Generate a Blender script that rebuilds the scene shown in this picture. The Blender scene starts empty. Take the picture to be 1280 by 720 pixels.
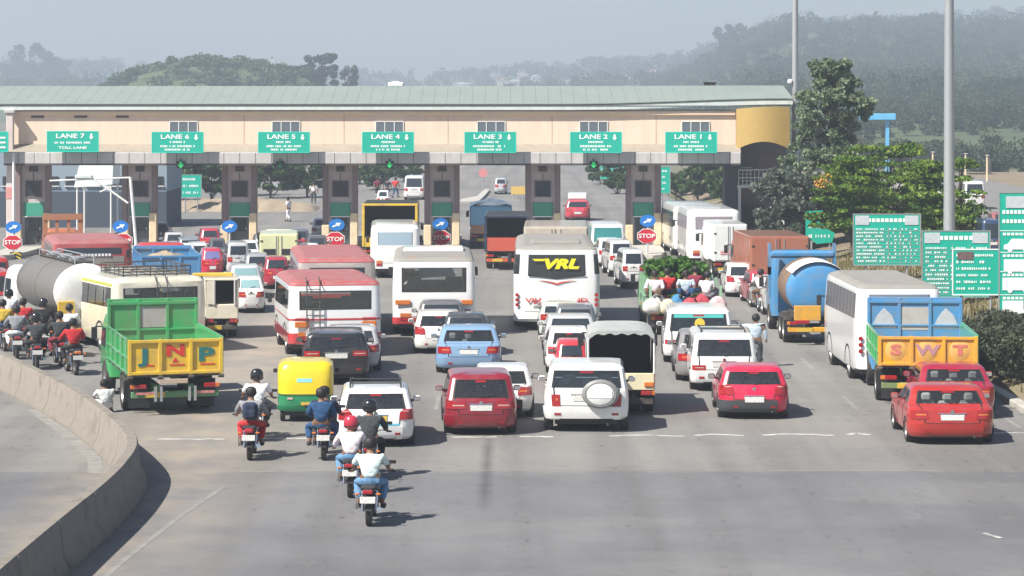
import bpy, math, random
import numpy as np
from mathutils import Vector, Matrix

random.seed(11)
R = math.radians
SC = bpy.context.scene
COL = SC.collection

# ------------------------------------------------------------------ camera, sky, sun, exposure
EYE = 9.1                      # camera height over the carriageway (a footbridge)
FPX, HORIZ, MIDX = 3200.0, 119.0, 640.0
cd = bpy.data.cameras.new("camera")
cd.sensor_width = 36.0
cd.lens = 90.0
cd.shift_y = -241.0 / 1280.0
cd.clip_start = 1.0
cd.clip_end = 9000.0
cam = bpy.data.objects.new("camera", cd)
cam.location = (0, 0, EYE)
cam.rotation_euler = (R(90), 0, 0)
COL.objects.link(cam)
SC.camera = cam

SUN_EL, SHX, SHY = 48.0, 0.80, 0.60     # elevation, ground direction in which shadows fall
w = bpy.data.worlds.new("World")
SC.world = w
w.use_nodes = True
nt = w.node_tree
sky = nt.nodes.new("ShaderNodeTexSky")
sky.sky_type = 'NISHITA'
sky.sun_disc = False
sky.sun_elevation = R(SUN_EL)
sky.sun_rotation = math.atan2(-SHX, -SHY)
sky.altitude = 800
sky.air_density = 1.0
sky.dust_density = 2.0
nt.links.new(sky.outputs[0], nt.nodes["Background"].inputs[0])
nt.nodes["Background"].inputs[1].default_value = 0.062
sd = bpy.data.lights.new("sun", 'SUN')
sd.energy = 5.0
sd.angle = R(0.6)
sd.color = (1.0, 0.95, 0.87)
sun = bpy.data.objects.new("sun", sd)
c_ = math.cos(R(SUN_EL))
sun.rotation_euler = Vector((SHX * c_, SHY * c_, -math.sin(R(SUN_EL)))).to_track_quat('-Z', 'Y').to_euler()
sun.location = (-30, -20, 60)
COL.objects.link(sun)
SC.view_settings.view_transform = 'Standard'
SC.view_settings.look = 'None'
SC.view_settings.exposure = 0.80
SC.view_settings.gamma = 1.0
SC.render.engine = 'CYCLES'
SC.cycles.use_denoising = True
SC.cycles.max_bounces = 6
SC.cycles.transparent_max_bounces = 12
SC.cycles.volume_bounces = 1
SC.cycles.use_adaptive_sampling = True


def at(px, py, z=0.0):
    """ground (or height z) point of the place that lies on a given sight line"""
    Y = FPX * (EYE - z) / (py - HORIZ)
    return Vector(((px - MIDX) * Y / FPX, Y, z))


def scale_at(py):
    return (py - HORIZ) / EYE


# ------------------------------------------------------------------ materials
MATS = {}


def pm(name, col, rough=0.5, metal=0.0, coat=0.0, var=0.12, scale=6.0, bump=0.0, emit=None, estr=1.0, spec=0.5, dirt=0.0, dirtcol=(0.22, 0.18, 0.13), transl=0.0, streak=0.0, bdist=0.02):
    if name in MATS:
        return MATS[name]
    m = bpy.data.materials.new(name)
    MATS[name] = m
    m.use_nodes = True
    t = m.node_tree
    b = t.nodes["Principled BSDF"]
    b.inputs["Roughness"].default_value = rough
    b.inputs["Metallic"].default_value = metal
    b.inputs["Specular IOR Level"].default_value = spec
    if coat:
        b.inputs["Coat Weight"].default_value = coat
        b.inputs["Coat Roughness"].default_value = 0.08
    tc = t.nodes.new("ShaderNodeTexCoord")
    n = t.nodes.new("ShaderNodeTexNoise")
    n.inputs["Scale"].default_value = scale
    n.inputs["Detail"].default_value = 5.0
    t.links.new(tc.outputs["Object"], n.inputs["Vector"])
    mx = t.nodes.new("ShaderNodeMix")
    mx.data_type = 'RGBA'
    a = tuple(max(0.0, c * (1 - var)) for c in col)
    d = tuple(min(1.0, c * (1 + var)) for c in col)
    mx.inputs["A"].default_value = (*a, 1)
    mx.inputs["B"].default_value = (*d, 1)
    t.links.new(n.outputs["Fac"], mx.inputs["Factor"])
    out = mx.outputs["Result"]
    if dirt > 0:
        n2 = t.nodes.new("ShaderNodeTexNoise")
        n2.inputs["Scale"].default_value = 2.3
        n2.inputs["Detail"].default_value = 7.0
        n2.inputs["Roughness"].default_value = 0.7
        if streak:
            sm = t.nodes.new("ShaderNodeMapping")
            sm.inputs["Scale"].default_value = (1.0, 1.0, streak)
            t.links.new(tc.outputs["Object"], sm.inputs[0])
            t.links.new(sm.outputs[0], n2.inputs["Vector"])
        else:
            t.links.new(tc.outputs["Object"], n2.inputs["Vector"])
        mr = t.nodes.new("ShaderNodeMapRange")
        mr.inputs["From Min"].default_value = 0.42
        mr.inputs["From Max"].default_value = 0.75
        mr.inputs["To Max"].default_value = dirt
        t.links.new(n2.outputs["Fac"], mr.inputs["Value"])
        m2 = t.nodes.new("ShaderNodeMix")
        m2.data_type = 'RGBA'
        t.links.new(mr.outputs[0], m2.inputs["Factor"])
        t.links.new(out, m2.inputs["A"])
        m2.inputs["B"].default_value = (*dirtcol, 1)
        out = m2.outputs["Result"]
    t.links.new(out, b.inputs["Base Color"])
    if bump:
        bp = t.nodes.new("ShaderNodeBump")
        bp.inputs["Strength"].default_value = bump
        bp.inputs["Distance"].default_value = bdist
        t.links.new(n.outputs["Fac"], bp.inputs["Height"])
        t.links.new(bp.outputs[0], b.inputs["Normal"])
    if emit:
        b.inputs["Emission Color"].default_value = (*emit, 1)
        b.inputs["Emission Strength"].default_value = estr
    if transl:
        tr = t.nodes.new("ShaderNodeBsdfTranslucent")
        t.links.new(out, tr.inputs["Color"])
        ms = t.nodes.new("ShaderNodeMixShader")
        ms.inputs[0].default_value = transl
        t.links.new(b.outputs[0], ms.inputs[1])
        t.links.new(tr.outputs[0], ms.inputs[2])
        t.links.new(ms.outputs[0], t.nodes["Material Output"].inputs[0])
    return m


def glass_mat(name, tint, refl=1.0):
    if name in MATS:
        return MATS[name]
    m = bpy.data.materials.new(name)
    MATS[name] = m
    m.use_nodes = True
    t = m.node_tree
    t.nodes.remove(t.nodes["Principled BSDF"])
    tr = t.nodes.new("ShaderNodeBsdfTransparent")
    tr.inputs[0].default_value = (*tint, 1)
    gl = t.nodes.new("ShaderNodeBsdfGlossy")
    gl.inputs["Color"].default_value = (refl, refl, refl, 1)
    gl.inputs["Roughness"].default_value = 0.04
    fr = t.nodes.new("ShaderNodeFresnel")
    fr.inputs[0].default_value = 1.75
    df = t.nodes.new("ShaderNodeBsdfDiffuse")          # dust film on the pane
    df.inputs[0].default_value = (0.30, 0.31, 0.31, 1)
    m0 = t.nodes.new("ShaderNodeMixShader")
    m0.inputs[0].default_value = 0.05
    ms = t.nodes.new("ShaderNodeMixShader")
    t.links.new(tr.outputs[0], m0.inputs[1])
    t.links.new(df.outputs[0], m0.inputs[2])
    t.links.new(fr.outputs[0], ms.inputs[0])
    t.links.new(m0.outputs[0], ms.inputs[1])
    t.links.new(gl.outputs[0], ms.inputs[2])
    t.links.new(ms.outputs[0], t.nodes["Material Output"].inputs[0])
    return m


G_CAR = glass_mat("tinted_glass", (0.74, 0.78, 0.79))
G_CLEAR = glass_mat("clear_glass", (0.80, 0.84, 0.85))
M_DGLASS = pm("dark_glass", (0.028, 0.036, 0.045), 0.12, spec=0.6, var=0.3)
M_BLACK = pm("black_plastic", (0.020, 0.020, 0.022), 0.55)
M_DARK = pm("dark_metal", (0.045, 0.043, 0.042), 0.6, dirt=0.5)
M_TYRE = pm("tyre_rubber", (0.022, 0.021, 0.020), 0.85, dirt=0.45, dirtcol=(0.14, 0.12, 0.095))
M_RIM = pm("steel_rim", (0.38, 0.38, 0.38), 0.42, 0.6, dirt=0.5)
M_RED = pm("red_lamp", (0.34, 0.018, 0.022), 0.16, coat=0.5, var=0.25, scale=30)
M_ORANGE = pm("orange_lamp", (0.60, 0.17, 0.03), 0.2, coat=0.4)
M_WLAMP = pm("clear_lamp", (0.55, 0.38, 0.34), 0.15, coat=0.5)
M_SEAT = pm("seat_cloth", (0.34, 0.33, 0.32), 0.9)
M_SEATL = pm("seat_cover_pale", (0.55, 0.53, 0.50), 0.9)
M_CHROME = pm("chrome", (0.75, 0.75, 0.76), 0.18, 1.0)


def plate_mat(name, base):
    """number plate: a row of worn dark marks too small to read"""
    if name in MATS:
        return MATS[name]
    m = pm(name, base, 0.4, var=0.03)
    t = m.node_tree
    b = t.nodes["Principled BSDF"]
    src = b.inputs["Base Color"].links[0].from_socket
    tc = t.nodes.new("ShaderNodeTexCoord")
    sp_ = t.nodes.new("ShaderNodeSeparateXYZ")
    cb = t.nodes.new("ShaderNodeCombineXYZ")
    mp = t.nodes.new("ShaderNodeMapping")
    mp.inputs["Scale"].default_value = (15, 9, 1)
    vo = t.nodes.new("ShaderNodeTexVoronoi")
    vo.voronoi_dimensions = '2D'
    t.links.new(tc.outputs["Object"], sp_.inputs[0])
    t.links.new(sp_.outputs["X"], cb.inputs["X"])
    t.links.new(sp_.outputs["Z"], cb.inputs["Y"])
    t.links.new(cb.outputs[0], mp.inputs[0])
    t.links.new(mp.outputs[0], vo.inputs["Vector"])
    gt = t.nodes.new("ShaderNodeMath")
    gt.operation = 'LESS_THAN'
    gt.inputs[1].default_value = 0.33
    t.links.new(vo.outputs["Distance"], gt.inputs[0])
    mx = t.nodes.new("ShaderNodeMix")
    mx.data_type = 'RGBA'
    mul = t.nodes.new("ShaderNodeMath")
    mul.operation = 'MULTIPLY'
    mul.inputs[1].default_value = 0.8
    t.links.new(gt.outputs[0], mul.inputs[0])
    t.links.new(mul.outputs[0], mx.inputs["Factor"])
    t.links.new(src, mx.inputs["A"])
    mx.inputs["B"].default_value = (0.08, 0.08, 0.08, 1)
    t.links.new(mx.outputs["Result"], b.inputs["Base Color"])
    return m


M_PLATE = plate_mat("white_plate", (0.78, 0.77, 0.73))
M_PLATEY = plate_mat("yellow_plate", (0.75, 0.50, 0.04))


def paint(col, name=None, dirt=0.18):
    name = name or "paint_%d_%d_%d" % tuple(int(c * 255) for c in col)
    return pm(name, col, 0.28, coat=0.8, var=0.05, scale=3, dirt=dirt, dirtcol=(0.25, 0.22, 0.18))


NUM = {1: 'one', 2: 'two', 3: 'three', 4: 'four', 5: 'five', 6: 'six', 7: 'seven'}


# ------------------------------------------------------------------ mesh helpers
class MB:
    def __init__(self):
        self.v, self.f = [], []

    def add(self, vs, fs):
        o = len(self.v)
        self.v += [tuple(p) for p in vs]
        self.f += [tuple(i + o for i in q) for q in fs]
        return self

    def box(self, c, s, rz=0.0, ch=0.0, rx=0.0):
        """box at centre c, size s, with chamfered edges ch"""
        hx, hy, hz = (k / 2 for k in s)
        ch = min(ch, hx * .9, hy * .9, hz * .9)
        M = Matrix.Translation(c) @ Matrix.Rotation(rz, 4, 'Z') @ Matrix.Rotation(rx, 4, 'X')
        if ch <= 0:
            vs = [(x, y, z) for z in (-hz, hz) for y in (-hy, hy) for x in (-hx, hx)]
            fs = [(0, 2, 3, 1), (4, 5, 7, 6), (0, 1, 5, 4), (2, 6, 7, 3), (0, 4, 6, 2), (1, 3, 7, 5)]
        else:
            vs, fs = [], []
            ring = [(-hx + ch, -hy), (hx - ch, -hy), (hx, -hy + ch), (hx, hy - ch), (hx - ch, hy), (-hx + ch, hy), (-hx, hy - ch), (-hx, -hy + ch)]
            inner = [(max(-hx + ch, min(hx - ch, x)), max(-hy + ch, min(hy - ch, y))) for x, y in ring]
            for (rg, z) in ((inner, -hz), (ring, -hz + ch), (ring, hz - ch), (inner, hz)):
                vs += [(x, y, z) for x, y in rg]
            for k in range(3):
                for i in range(8):
                    j = (i + 1) % 8
                    fs.append((k * 8 + i, k * 8 + j, k * 8 + 8 + j, k * 8 + 8 + i))
            fs.append(tuple(range(7, -1, -1)))
            fs.append(tuple(range(24, 32)))
        return self.add([M @ Vector(p) for p in vs], fs)

    def cyl(self, p0, p1, r0, r1=None, n=12, caps=True):
        p0, p1 = Vector(p0), Vector(p1)
        r1 = r0 if r1 is None else r1
        d = (p1 - p0)
        q = d.to_track_quat('Z', 'Y')
        vs = []
        for p, r in ((p0, r0), (p1, r1)):
            for i in range(n):
                a = 2 * math.pi * i / n
                vs.append(p + q @ Vector((r * math.cos(a), r * math.sin(a), 0)))
        fs = [(i, (i + 1) % n, n + (i + 1) % n, n + i) for i in range(n)]
        if caps:
            fs += [tuple(range(n - 1, -1, -1)), tuple(range(n, 2 * n))]
        return self.add(vs, fs)

    def tube(self, pts, r, n=8):
        for a, b in zip(pts[:-1], pts[1:]):
            self.cyl(a, b, r, r, n)
        return self

    def lathe(self, prof, c=(0, 0, 0), axis='X', n=20):
        """prof: (radius, offset along axis)"""
        vs, fs = [], []
        for r, o in prof:
            for i in range(n):
                a = 2 * math.pi * i / n
                u, v = r * math.cos(a), r * math.sin(a)
                p = {'X': (o, u, v), 'Y': (u, o, v), 'Z': (u, v, o)}[axis]
                vs.append((p[0] + c[0], p[1] + c[1], p[2] + c[2]))
        for k in range(len(prof) - 1):
            for i in range(n):
                j = (i + 1) % n
                fs.append((k * n + i, k * n + j, k * n + n + j, k * n + n + i))
        return self.add(vs, fs)

    def prism(self, poly, axis, a, b):
        """polygon (u,v) extruded along axis from a to b. axis X: (y,z); Y: (x,z); Z: (x,y)"""
        n = len(poly)
        f = {'X': lambda u, v, w_: (w_, u, v), 'Y': lambda u, v, w_: (u, w_, v), 'Z': lambda u, v, w_: (u, v, w_)}[axis]
        vs = [f(u, v, a) for u, v in poly] + [f(u, v, b) for u, v in poly]
        fs = [(i, (i + 1) % n, n + (i + 1) % n, n + i) for i in range(n)]
        fs += [tuple(range(n - 1, -1, -1)), tuple(range(n, 2 * n))]
        return self.add(vs, fs)

    def mesh(self, name, mat, smooth=True, angle=35):
        me = bpy.data.meshes.new(name)
        me.from_pydata(self.v, [], self.f)
        if mat:
            me.materials.append(mat)
        if smooth:
            me.polygons.foreach_set("use_smooth", [True] * len(me.polygons))
            me.set_sharp_from_angle(angle=R(angle))
        me.update()
        return me

    def build(self, name, mat, parent=None, loc=None, smooth=True, angle=35, **tags):
        return link(name, self.mesh(name, mat, smooth, angle), parent, loc, **tags)


def link(name, data, parent=None, loc=None, rot=None, **tags):
    o = bpy.data.objects.new(name, data)
    COL.objects.link(o)
    if parent:
        o.parent = parent
    if loc is not None:
        o.location = loc
    if rot is not None:
        o.rotation_euler = rot
    for k, v in tags.items():
        if v:
            o[k] = v
    return o


def thing(name, label, cat, loc=(0, 0, 0), yaw=0.0, group=None, scale=None):
    o = link(name, None, None, loc, (0, 0, yaw), label=label, category=cat, group=group)
    o.empty_display_size = 0.3
    if scale:
        o.scale = scale
    return o


def box(name, mat, parent, c, s, rz=0.0, ch=0.0, rx=0.0, **tags):
    return MB().box(c, s, rz, ch, rx).build(name, mat, parent, **tags)


def text(name, body, size, mat, parent, loc, rot=(R(90), 0, 0), sx=1.0, ext=0.006, bold=0.0, align='CENTER', shear=0.0):
    cu = bpy.data.curves.new(name, 'FONT')
    cu.body = body
    cu.size = size
    cu.align_x = align
    cu.align_y = 'CENTER'
    cu.extrude = ext
    cu.offset = bold
    cu.shear = shear
    cu.resolution_u = 3
    cu.materials.append(mat)
    tmp = bpy.data.objects.new(name, cu)                # lettering outlines become plain meshes
    COL.objects.link(tmp)
    dg = bpy.context.evaluated_depsgraph_get()
    me = bpy.data.meshes.new_from_object(tmp.evaluated_get(dg))
    bpy.data.objects.remove(tmp)
    o = link(name, me, parent, loc, rot)
    o.scale = (sx, 1, 1)
    return o


# ------------------------------------------------------------------ shells lofted through rounded plan outlines
# level = (y_rear, y_front, half_width, z_rear, z_front, corner_radius, bow)
def ring_pt(lv, p):
    yr, yf, hw, zr, zf, r, b = lv
    p = p % 8
    k = min(7, int(p))
    t = p - k
    r = min(r, hw * .9, (yf - yr) * .45)
    xr = hw - r
    bf = b
    if k == 0:
        x, y = (2 * t - 1) * xr, yr
    elif k == 1:
        a = t * math.pi / 2
        x, y = xr + r * math.sin(a), yr + r - r * math.cos(a)
    elif k == 2:
        x, y = hw, yr + r + b + t * (yf - yr - 2 * r - b - bf)
    elif k == 3:
        a = t * math.pi / 2
        x, y = xr + r * math.cos(a), yf - r + r * math.sin(a)
    elif k == 4:
        x, y = (1 - 2 * t) * xr, yf
    elif k == 5:
        a = t * math.pi / 2
        x, y = -xr - r * math.sin(a), yf - r + r * math.cos(a)
    elif k == 6:
        x, y = -hw, yf - r - bf - t * (yf - yr - 2 * r - b - bf)
    else:
        a = t * math.pi / 2
        x, y = -xr - r * math.cos(a), yr + r - r * math.sin(a)
    if k in (7, 0, 1):
        y += b * (x / hw) ** 2
    elif k in (3, 4, 5):
        y -= bf * (x / hw) ** 2
    q = (y - yr) / max(1e-6, yf - yr)
    return Vector((x, y, zr + (zf - zr) * q))


def surf(L, v, p):
    k = max(0, min(len(L) - 2, int(math.floor(v))))
    t = v - k
    return ring_pt(L[k], p).lerp(ring_pt(L[k + 1], p), t)


def surf_n(L, v, p):
    e = 0.02
    dp = surf(L, v, p + e) - surf(L, v, p - e)
    dv = surf(L, v + .02, p) - surf(L, v - .02, p)
    n = dp.cross(dv)
    if n.length < 1e-9:
        return Vector((0, -1, 0))
    return n.normalized()


def shell(L, openings=(), bottom=True):
    ps = set()
    for k in range(8):
        n = 8 if k in (0, 4) else (10 if k in (2, 6) else 3)
        for i in range(n):
            ps.add(round(k + i / n, 4))
    edges = sorted({round(e % 8, 4) for o in openings for e in (o[1], o[2])})
    for e in edges:                                         # snap grid lines to the edges of openings
        near = [q for q in ps if abs(q - e) < 0.04]
        for q in near:
            ps.discard(q)
        ps.add(e)
    ps = sorted(ps)
    n = len(ps)
    m = MB()
    vs = [ring_pt(lv, p) for lv in L for p in ps]
    fs = []
    for k in range(len(L) - 1):
        for i in range(n):
            j = (i + 1) % n
            mid = (ps[i] + (ps[j] if j else 8.0)) / 2
            if any(o[0] == k and o[1] - 1e-3 <= mid <= o[2] + 1e-3 for o in openings):
                continue
            fs.append((k * n + i, k * n + j, k * n + n + j, k * n + n + i))
    fs.append(tuple((len(L) - 1) * n + i for i in range(n)))
    if bottom:
        fs.append(tuple(i for i in range(n - 1, -1, -1)))
    m.add(vs, fs)
    return m


def patch(L, p0, p1, v0, v1, off=0.006, th=0.02, n_p=None, n_v=None, m=None):
    """plate that follows a stretch of a shell, standing off its surface"""
    m = m or MB()
    n_p = n_p or max(2, int(abs(p1 - p0) * 6) + 1)
    n_v = n_v or max(1, int(math.ceil(v1 - v0)) * 2)
    vs, fs = [], []
    A, B = [], []
    for j in range(n_v + 1):
        v = v0 + (v1 - v0) * j / n_v
        for i in range(n_p + 1):
            p = p0 + (p1 - p0) * i / n_p
            P, N = surf(L, v, p), surf_n(L, v, p)
            A.append(P + N * off)
            B.append(P + N * (off - th))
    W = n_p + 1
    T = len(A)
    for j in range(n_v):
        for i in range(n_p):
            a = j * W + i
            fs.append((a, a + 1, a + W + 1, a + W))
    rim = [i for i in range(W)] + [j * W + n_p for j in range(1, n_v + 1)] + [n_v * W + i for i in range(n_p - 1, -1, -1)] + [j * W for j in range(n_v - 1, 0, -1)]
    for a, b in zip(rim, rim[1:] + rim[:1]):
        fs.append((b, a, T + a, T + b))
    return m.add(A + B, fs)


def lerp_lv(a, b, t):
    return tuple(x + (y - x) * t for x, y in zip(a, b))


# ------------------------------------------------------------------ wheels
WHEELS = {}


def wheel(parent, c, r, wd, side, rim=True):
    """wheel (an axle hub) > tyre, rim; side = +1 outer face towards +x"""
    key = (round(r, 3), round(wd, 3))
    if key not in WHEELS:
        hw = wd / 2
        t = MB().lathe([(r * .62, -hw * .8), (r * .80, -hw), (r * .95, -hw * .92), (r, -hw * .6), (r, hw * .6), (r * .95, hw * .92), (r * .80, hw), (r * .62, hw * .8)], n=24)
        rm = MB().lathe([(r * .64, -hw * .8), (r * .64, hw * .78), (r * .58, hw * .84), (r * .52, hw * .45), (r * .24, hw * .40), (r * .2, hw * .7), (0.001, hw * .72)], n=18)
        for i in range(5):
            a = i * 2 * math.pi / 5
            rm.cyl((hw * .40, r * .36 * math.cos(a), r * .36 * math.sin(a)), (hw * .50, r * .36 * math.cos(a), r * .36 * math.sin(a)), r * .09, n=6)
        WHEELS[key] = (t.mesh("tyre", M_TYRE), rm.mesh("rim", M_RIM))
    ty, rm = WHEELS[key]
    o = link("wheel", ty, parent, c, (0, 0, 0 if side > 0 else math.pi))
    if rim:
        link("rim", rm, o)
    return o
# ------------------------------------------------------------------ ground, carriageway, terrain
def ramp_mat(name, stops, scale, rough=.9, bump=.3, detail=8, dist=0.03, coord='Object'):
    m = bpy.data.materials.new(name)
    MATS[name] = m
    m.use_nodes = True
    t = m.node_tree
    b = t.nodes["Principled BSDF"]
    b.inputs["Roughness"].default_value = rough
    tc = t.nodes.new("ShaderNodeTexCoord")
    n = t.nodes.new("ShaderNodeTexNoise")
    n.inputs["Scale"].default_value = scale
    n.inputs["Detail"].default_value = detail
    n.inputs["Roughness"].default_value = .65
    t.links.new(tc.outputs[coord], n.inputs["Vector"])
    cr = t.nodes.new("ShaderNodeValToRGB")
    els = cr.color_ramp.elements
    els[0].position, els[0].color = stops[0][0], (*stops[0][1], 1)
    els[1].position, els[1].color = stops[-1][0], (*stops[-1][1], 1)
    for p, c in stops[1:-1]:
        e = els.new(p)
        e.color = (*c, 1)
    t.links.new(n.outputs["Fac"], cr.inputs[0])
    t.links.new(cr.outputs[0], b.inputs["Base Color"])
    if bump:
        bp = t.nodes.new("ShaderNodeBump")
        bp.inputs["Strength"].default_value = bump
        bp.inputs["Distance"].default_value = dist
        t.links.new(n.outputs["Fac"], bp.inputs["Height"])
        t.links.new(bp.outputs[0], b.inputs["Normal"])
    return m


def road_mat():
    m = bpy.data.materials.new("worn_asphalt")
    m.use_nodes = True
    t = m.node_tree
    N, K = t.nodes, t.links
    b = N["Principled BSDF"]
    b.inputs["Roughness"].default_value = .82
    b.inputs["Specular IOR Level"].default_value = .3
    tc = N.new("ShaderNodeTexCoord")
    sep = N.new("ShaderNodeSeparateXYZ")
    K.new(tc.outputs["Object"], sep.inputs[0])

    def noise(scale, detail=6, rough=.6, mapscale=None):
        n = N.new("ShaderNodeTexNoise")
        n.inputs["Scale"].default_value = scale
        n.inputs["Detail"].default_value = detail
        n.inputs["Roughness"].default_value = rough
        if mapscale:
            mp = N.new("ShaderNodeMapping")
            mp.inputs["Scale"].default_value = mapscale
            K.new(tc.outputs["Object"], mp.inputs[0])
            K.new(mp.outputs[0], n.inputs["Vector"])
        else:
            K.new(tc.outputs["Object"], n.inputs["Vector"])
        return n.outputs["Fac"]

    def math_(op, a, c=None, clamp=False):
        n = N.new("ShaderNodeMath")
        n.operation = op
        n.use_clamp = clamp
        for i, q in enumerate((a, c)):
            if q is None:
                continue
            if isinstance(q, (int, float)):
                n.inputs[i].default_value = q
            else:
                K.new(q, n.inputs[i])
        return n.outputs[0]

    def mix(f, a, c):
        n = N.new("ShaderNodeMix")
        n.data_type = 'RGBA'
        if isinstance(f, (int, float)):
            n.inputs["Factor"].default_value = f
        else:
            K.new(f, n.inputs["Factor"])
        for k, q in (("A", a), ("B", c)):
            if isinstance(q, tuple):
                n.inputs[k].default_value = (*q, 1)
            else:
                K.new(q, n.inputs[k])
        return n.outputs["Result"]

    def rng(v, a, c, d=0.0, e=1.0):
        n = N.new("ShaderNodeMapRange")
        n.inputs[1].default_value, n.inputs[2].default_value, n.inputs[3].default_value, n.inputs[4].default_value = a, c, d, e
        K.new(v, n.inputs[0])
        return n.outputs[0]

    big, fine, mid_ = noise(.12, 5), noise(14, 8, .75), noise(1.1, 6, .7)
    lanes = noise(.5, 4, .5, (1.6, .05, 1))
    # older pale surface beyond the seam, greyer resurfacing this side of it
    wob = math_('ADD', sep.outputs["Y"], math_('MULTIPLY', math_('SUBTRACT', noise(.7, 4), .5), .7))
    far = rng(wob, 61.5, 62.0)
    old = mix(rng(big, .35, .65), (.195, .187, .176), (.258, .248, .232))
    new = mix(rng(big, .38, .62), (.136, .136, .146), (.198, .196, .200))
    c = mix(far, new, old)
    c = mix(math_('MULTIPLY', rng(lanes, .42, .66), .50), c, (.118, .113, .110))
    drip = noise(5.0, 3, .5, (1.0, .35, 1))
    c = mix(math_('MULTIPLY', math_('MULTIPLY', rng(drip, .62, .72), rng(lanes, .42, .58)), .7), c, (.06, .058, .056))                  # tyre-polished, oily tracks
    c = mix(math_('MULTIPLY', rng(mid_, .56, .74), .34), c, (.30, .272, .235))                     # dust
    c = mix(math_('MULTIPLY', rng(noise(.55, 7, .75), .58, .68), .45), c, (.10, .098, .098))
    c = mix(math_('MULTIPLY', rng(noise(.09, 3, .5, (1, 2.2, 1)), .53, .57), .13), c, (.30, .285, .26))           # oil stains and patching
    c = mix(math_('MULTIPLY', rng(fine, .25, .8), .35), c, (.12, .118, .116))
    c = mix(math_('MULTIPLY', rng(noise(2.6, 10, .8), .50, .68), .32), c, (.105, .103, .104))
    c = mix(math_('MULTIPLY', rng(noise(3.7, 10, .8), .56, .72), .30), c, (.31, .30, .285))
    # cracks
    vo = N.new("ShaderNodeTexVoronoi")
    vo.feature = 'DISTANCE_TO_EDGE'
    vo.inputs["Scale"].default_value = .16
    wv = N.new("ShaderNodeVectorMath")
    wv.operation = 'MULTIPLY_ADD'
    nz = N.new("ShaderNodeTexNoise")
    nz.inputs["Scale"].default_value = .8
    nz.inputs["Detail"].default_value = 5
    K.new(tc.outputs["Object"], nz.inputs["Vector"])
    K.new(nz.outputs["Color"], wv.inputs[0])
    wv.inputs[1].default_value = (2.2, 2.2, 0)
    K.new(tc.outputs["Object"], wv.inputs[2])
    K.new(wv.outputs[0], vo.inputs["Vector"])
    crack = math_('MULTIPLY', rng(vo.outputs["Distance"], .007, .001), math_('MULTIPLY', rng(noise(.25, 3), .45, .6), .22))
    c = mix(crack, c, (.06, .058, .056))
    # sealed joint at the seam
    sj = math_('MULTIPLY', rng(math_('ABSOLUTE', math_('SUBTRACT', wob, 61.7)), .10, .02), .22, True)
    c = mix(sj, c, (.07, .068, .066))
    # one long skid stain
    dx = math_('ABSOLUTE', math_('SUBTRACT', sep.outputs["X"], -.62))
    st = math_('MULTIPLY', rng(math_('ADD', dx, math_('MULTIPLY', mid_, .25)), .34, .12), math_('MULTIPLY', rng(sep.outputs["Y"], 55.5, 58.5), rng(sep.outputs["Y"], 70, 66)))
    c = mix(math_('MULTIPLY', st, .6, True), c, (.05, .049, .048))
    # sandy dust by the median
    sand = math_('MULTIPLY', rng(sep.outputs["X"], -5.0, -8.2), math_('MULTIPLY', rng(noise(.5, 5), .3, .65), rng(sep.outputs["X"], -11.5, -9.5)))
    c = mix(math_('MULTIPLY', sand, .65, True), c, (.36, .305, .235))
    K.new(c, b.inputs["Base Color"])
    bp = N.new("ShaderNodeBump")
    bp.inputs["Strength"].default_value = .35
    bp.inputs["Distance"].default_value = .012
    K.new(fine, bp.inputs["Height"])
    K.new(bp.outputs[0], b.inputs["Normal"])
    return m


M_EARTH = ramp_mat("dry_earth", [(.3, (.16, .125, .08)), (.5, (.23, .18, .12)), (.7, (.12, .13, .05))], .15, dist=.1)
M_HILL = ramp_mat("hill_scrub", [(.3, (.035, .06, .022)), (.48, (.07, .10, .035)), (.6, (.05, .075, .03)), (.75, (.16, .14, .075))], .05, dist=.5)
M_CONC = ramp_mat("weathered_concrete", [(.25, (.30, .28, .25)), (.5, (.44, .42, .38)), (.75, (.36, .34, .31))], 1.2, dist=.01, bump=.4)
M_BARR = ramp_mat("barrier_concrete", [(.25, (.13, .113, .093)), (.5, (.235, .208, .175)), (.75, (.18, .16, .135))], 1.6, dist=.015, bump=.5)
M_ROAD = road_mat()


def smooth(a, b, x):
    t = max(0.0, min(1.0, (x - a) / (b - a)))
    return t * t * (3 - 2 * t)


def bump2(x, y, cx, cy, rx, ry):
    return math.exp(-((x - cx) / rx) ** 2 - ((y - cy) / ry) ** 2)


def hgt(x, y):
    """terrain beyond the toll plaza"""
    u = x / max(1.0, y)                                   # bearing
    h = 0.0
    h += 31 * smooth(.055, .112, u) * (.30 * smooth(285, 760, y) + .70 * smooth(700, 1450, y))                          # wooded hill to the right
    h += 10 * smooth(.15, .20, u) * smooth(1500, 2050, y)
    h += 22 * smooth(1600, 2300, y)                                               # faint far slope
    h += 14 * smooth(-.05, .06, u) * smooth(900, 1500, y)
    h += 10 * smooth(-.12, -.16, u) * smooth(900, 1300, y)
    a = smooth(-.178, -.145, u) * smooth(-.062, -.084, u)
    h += (16.6 + 1.4 * math.sin(x * .13)) * a * smooth(640, 700, y) * smooth(900, 780, y)   # green mound to the left
    h += 1.2 * math.sin(x * .013 + 1) * math.sin(y * .011) * smooth(500, 900, y)
    return h - .6


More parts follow.
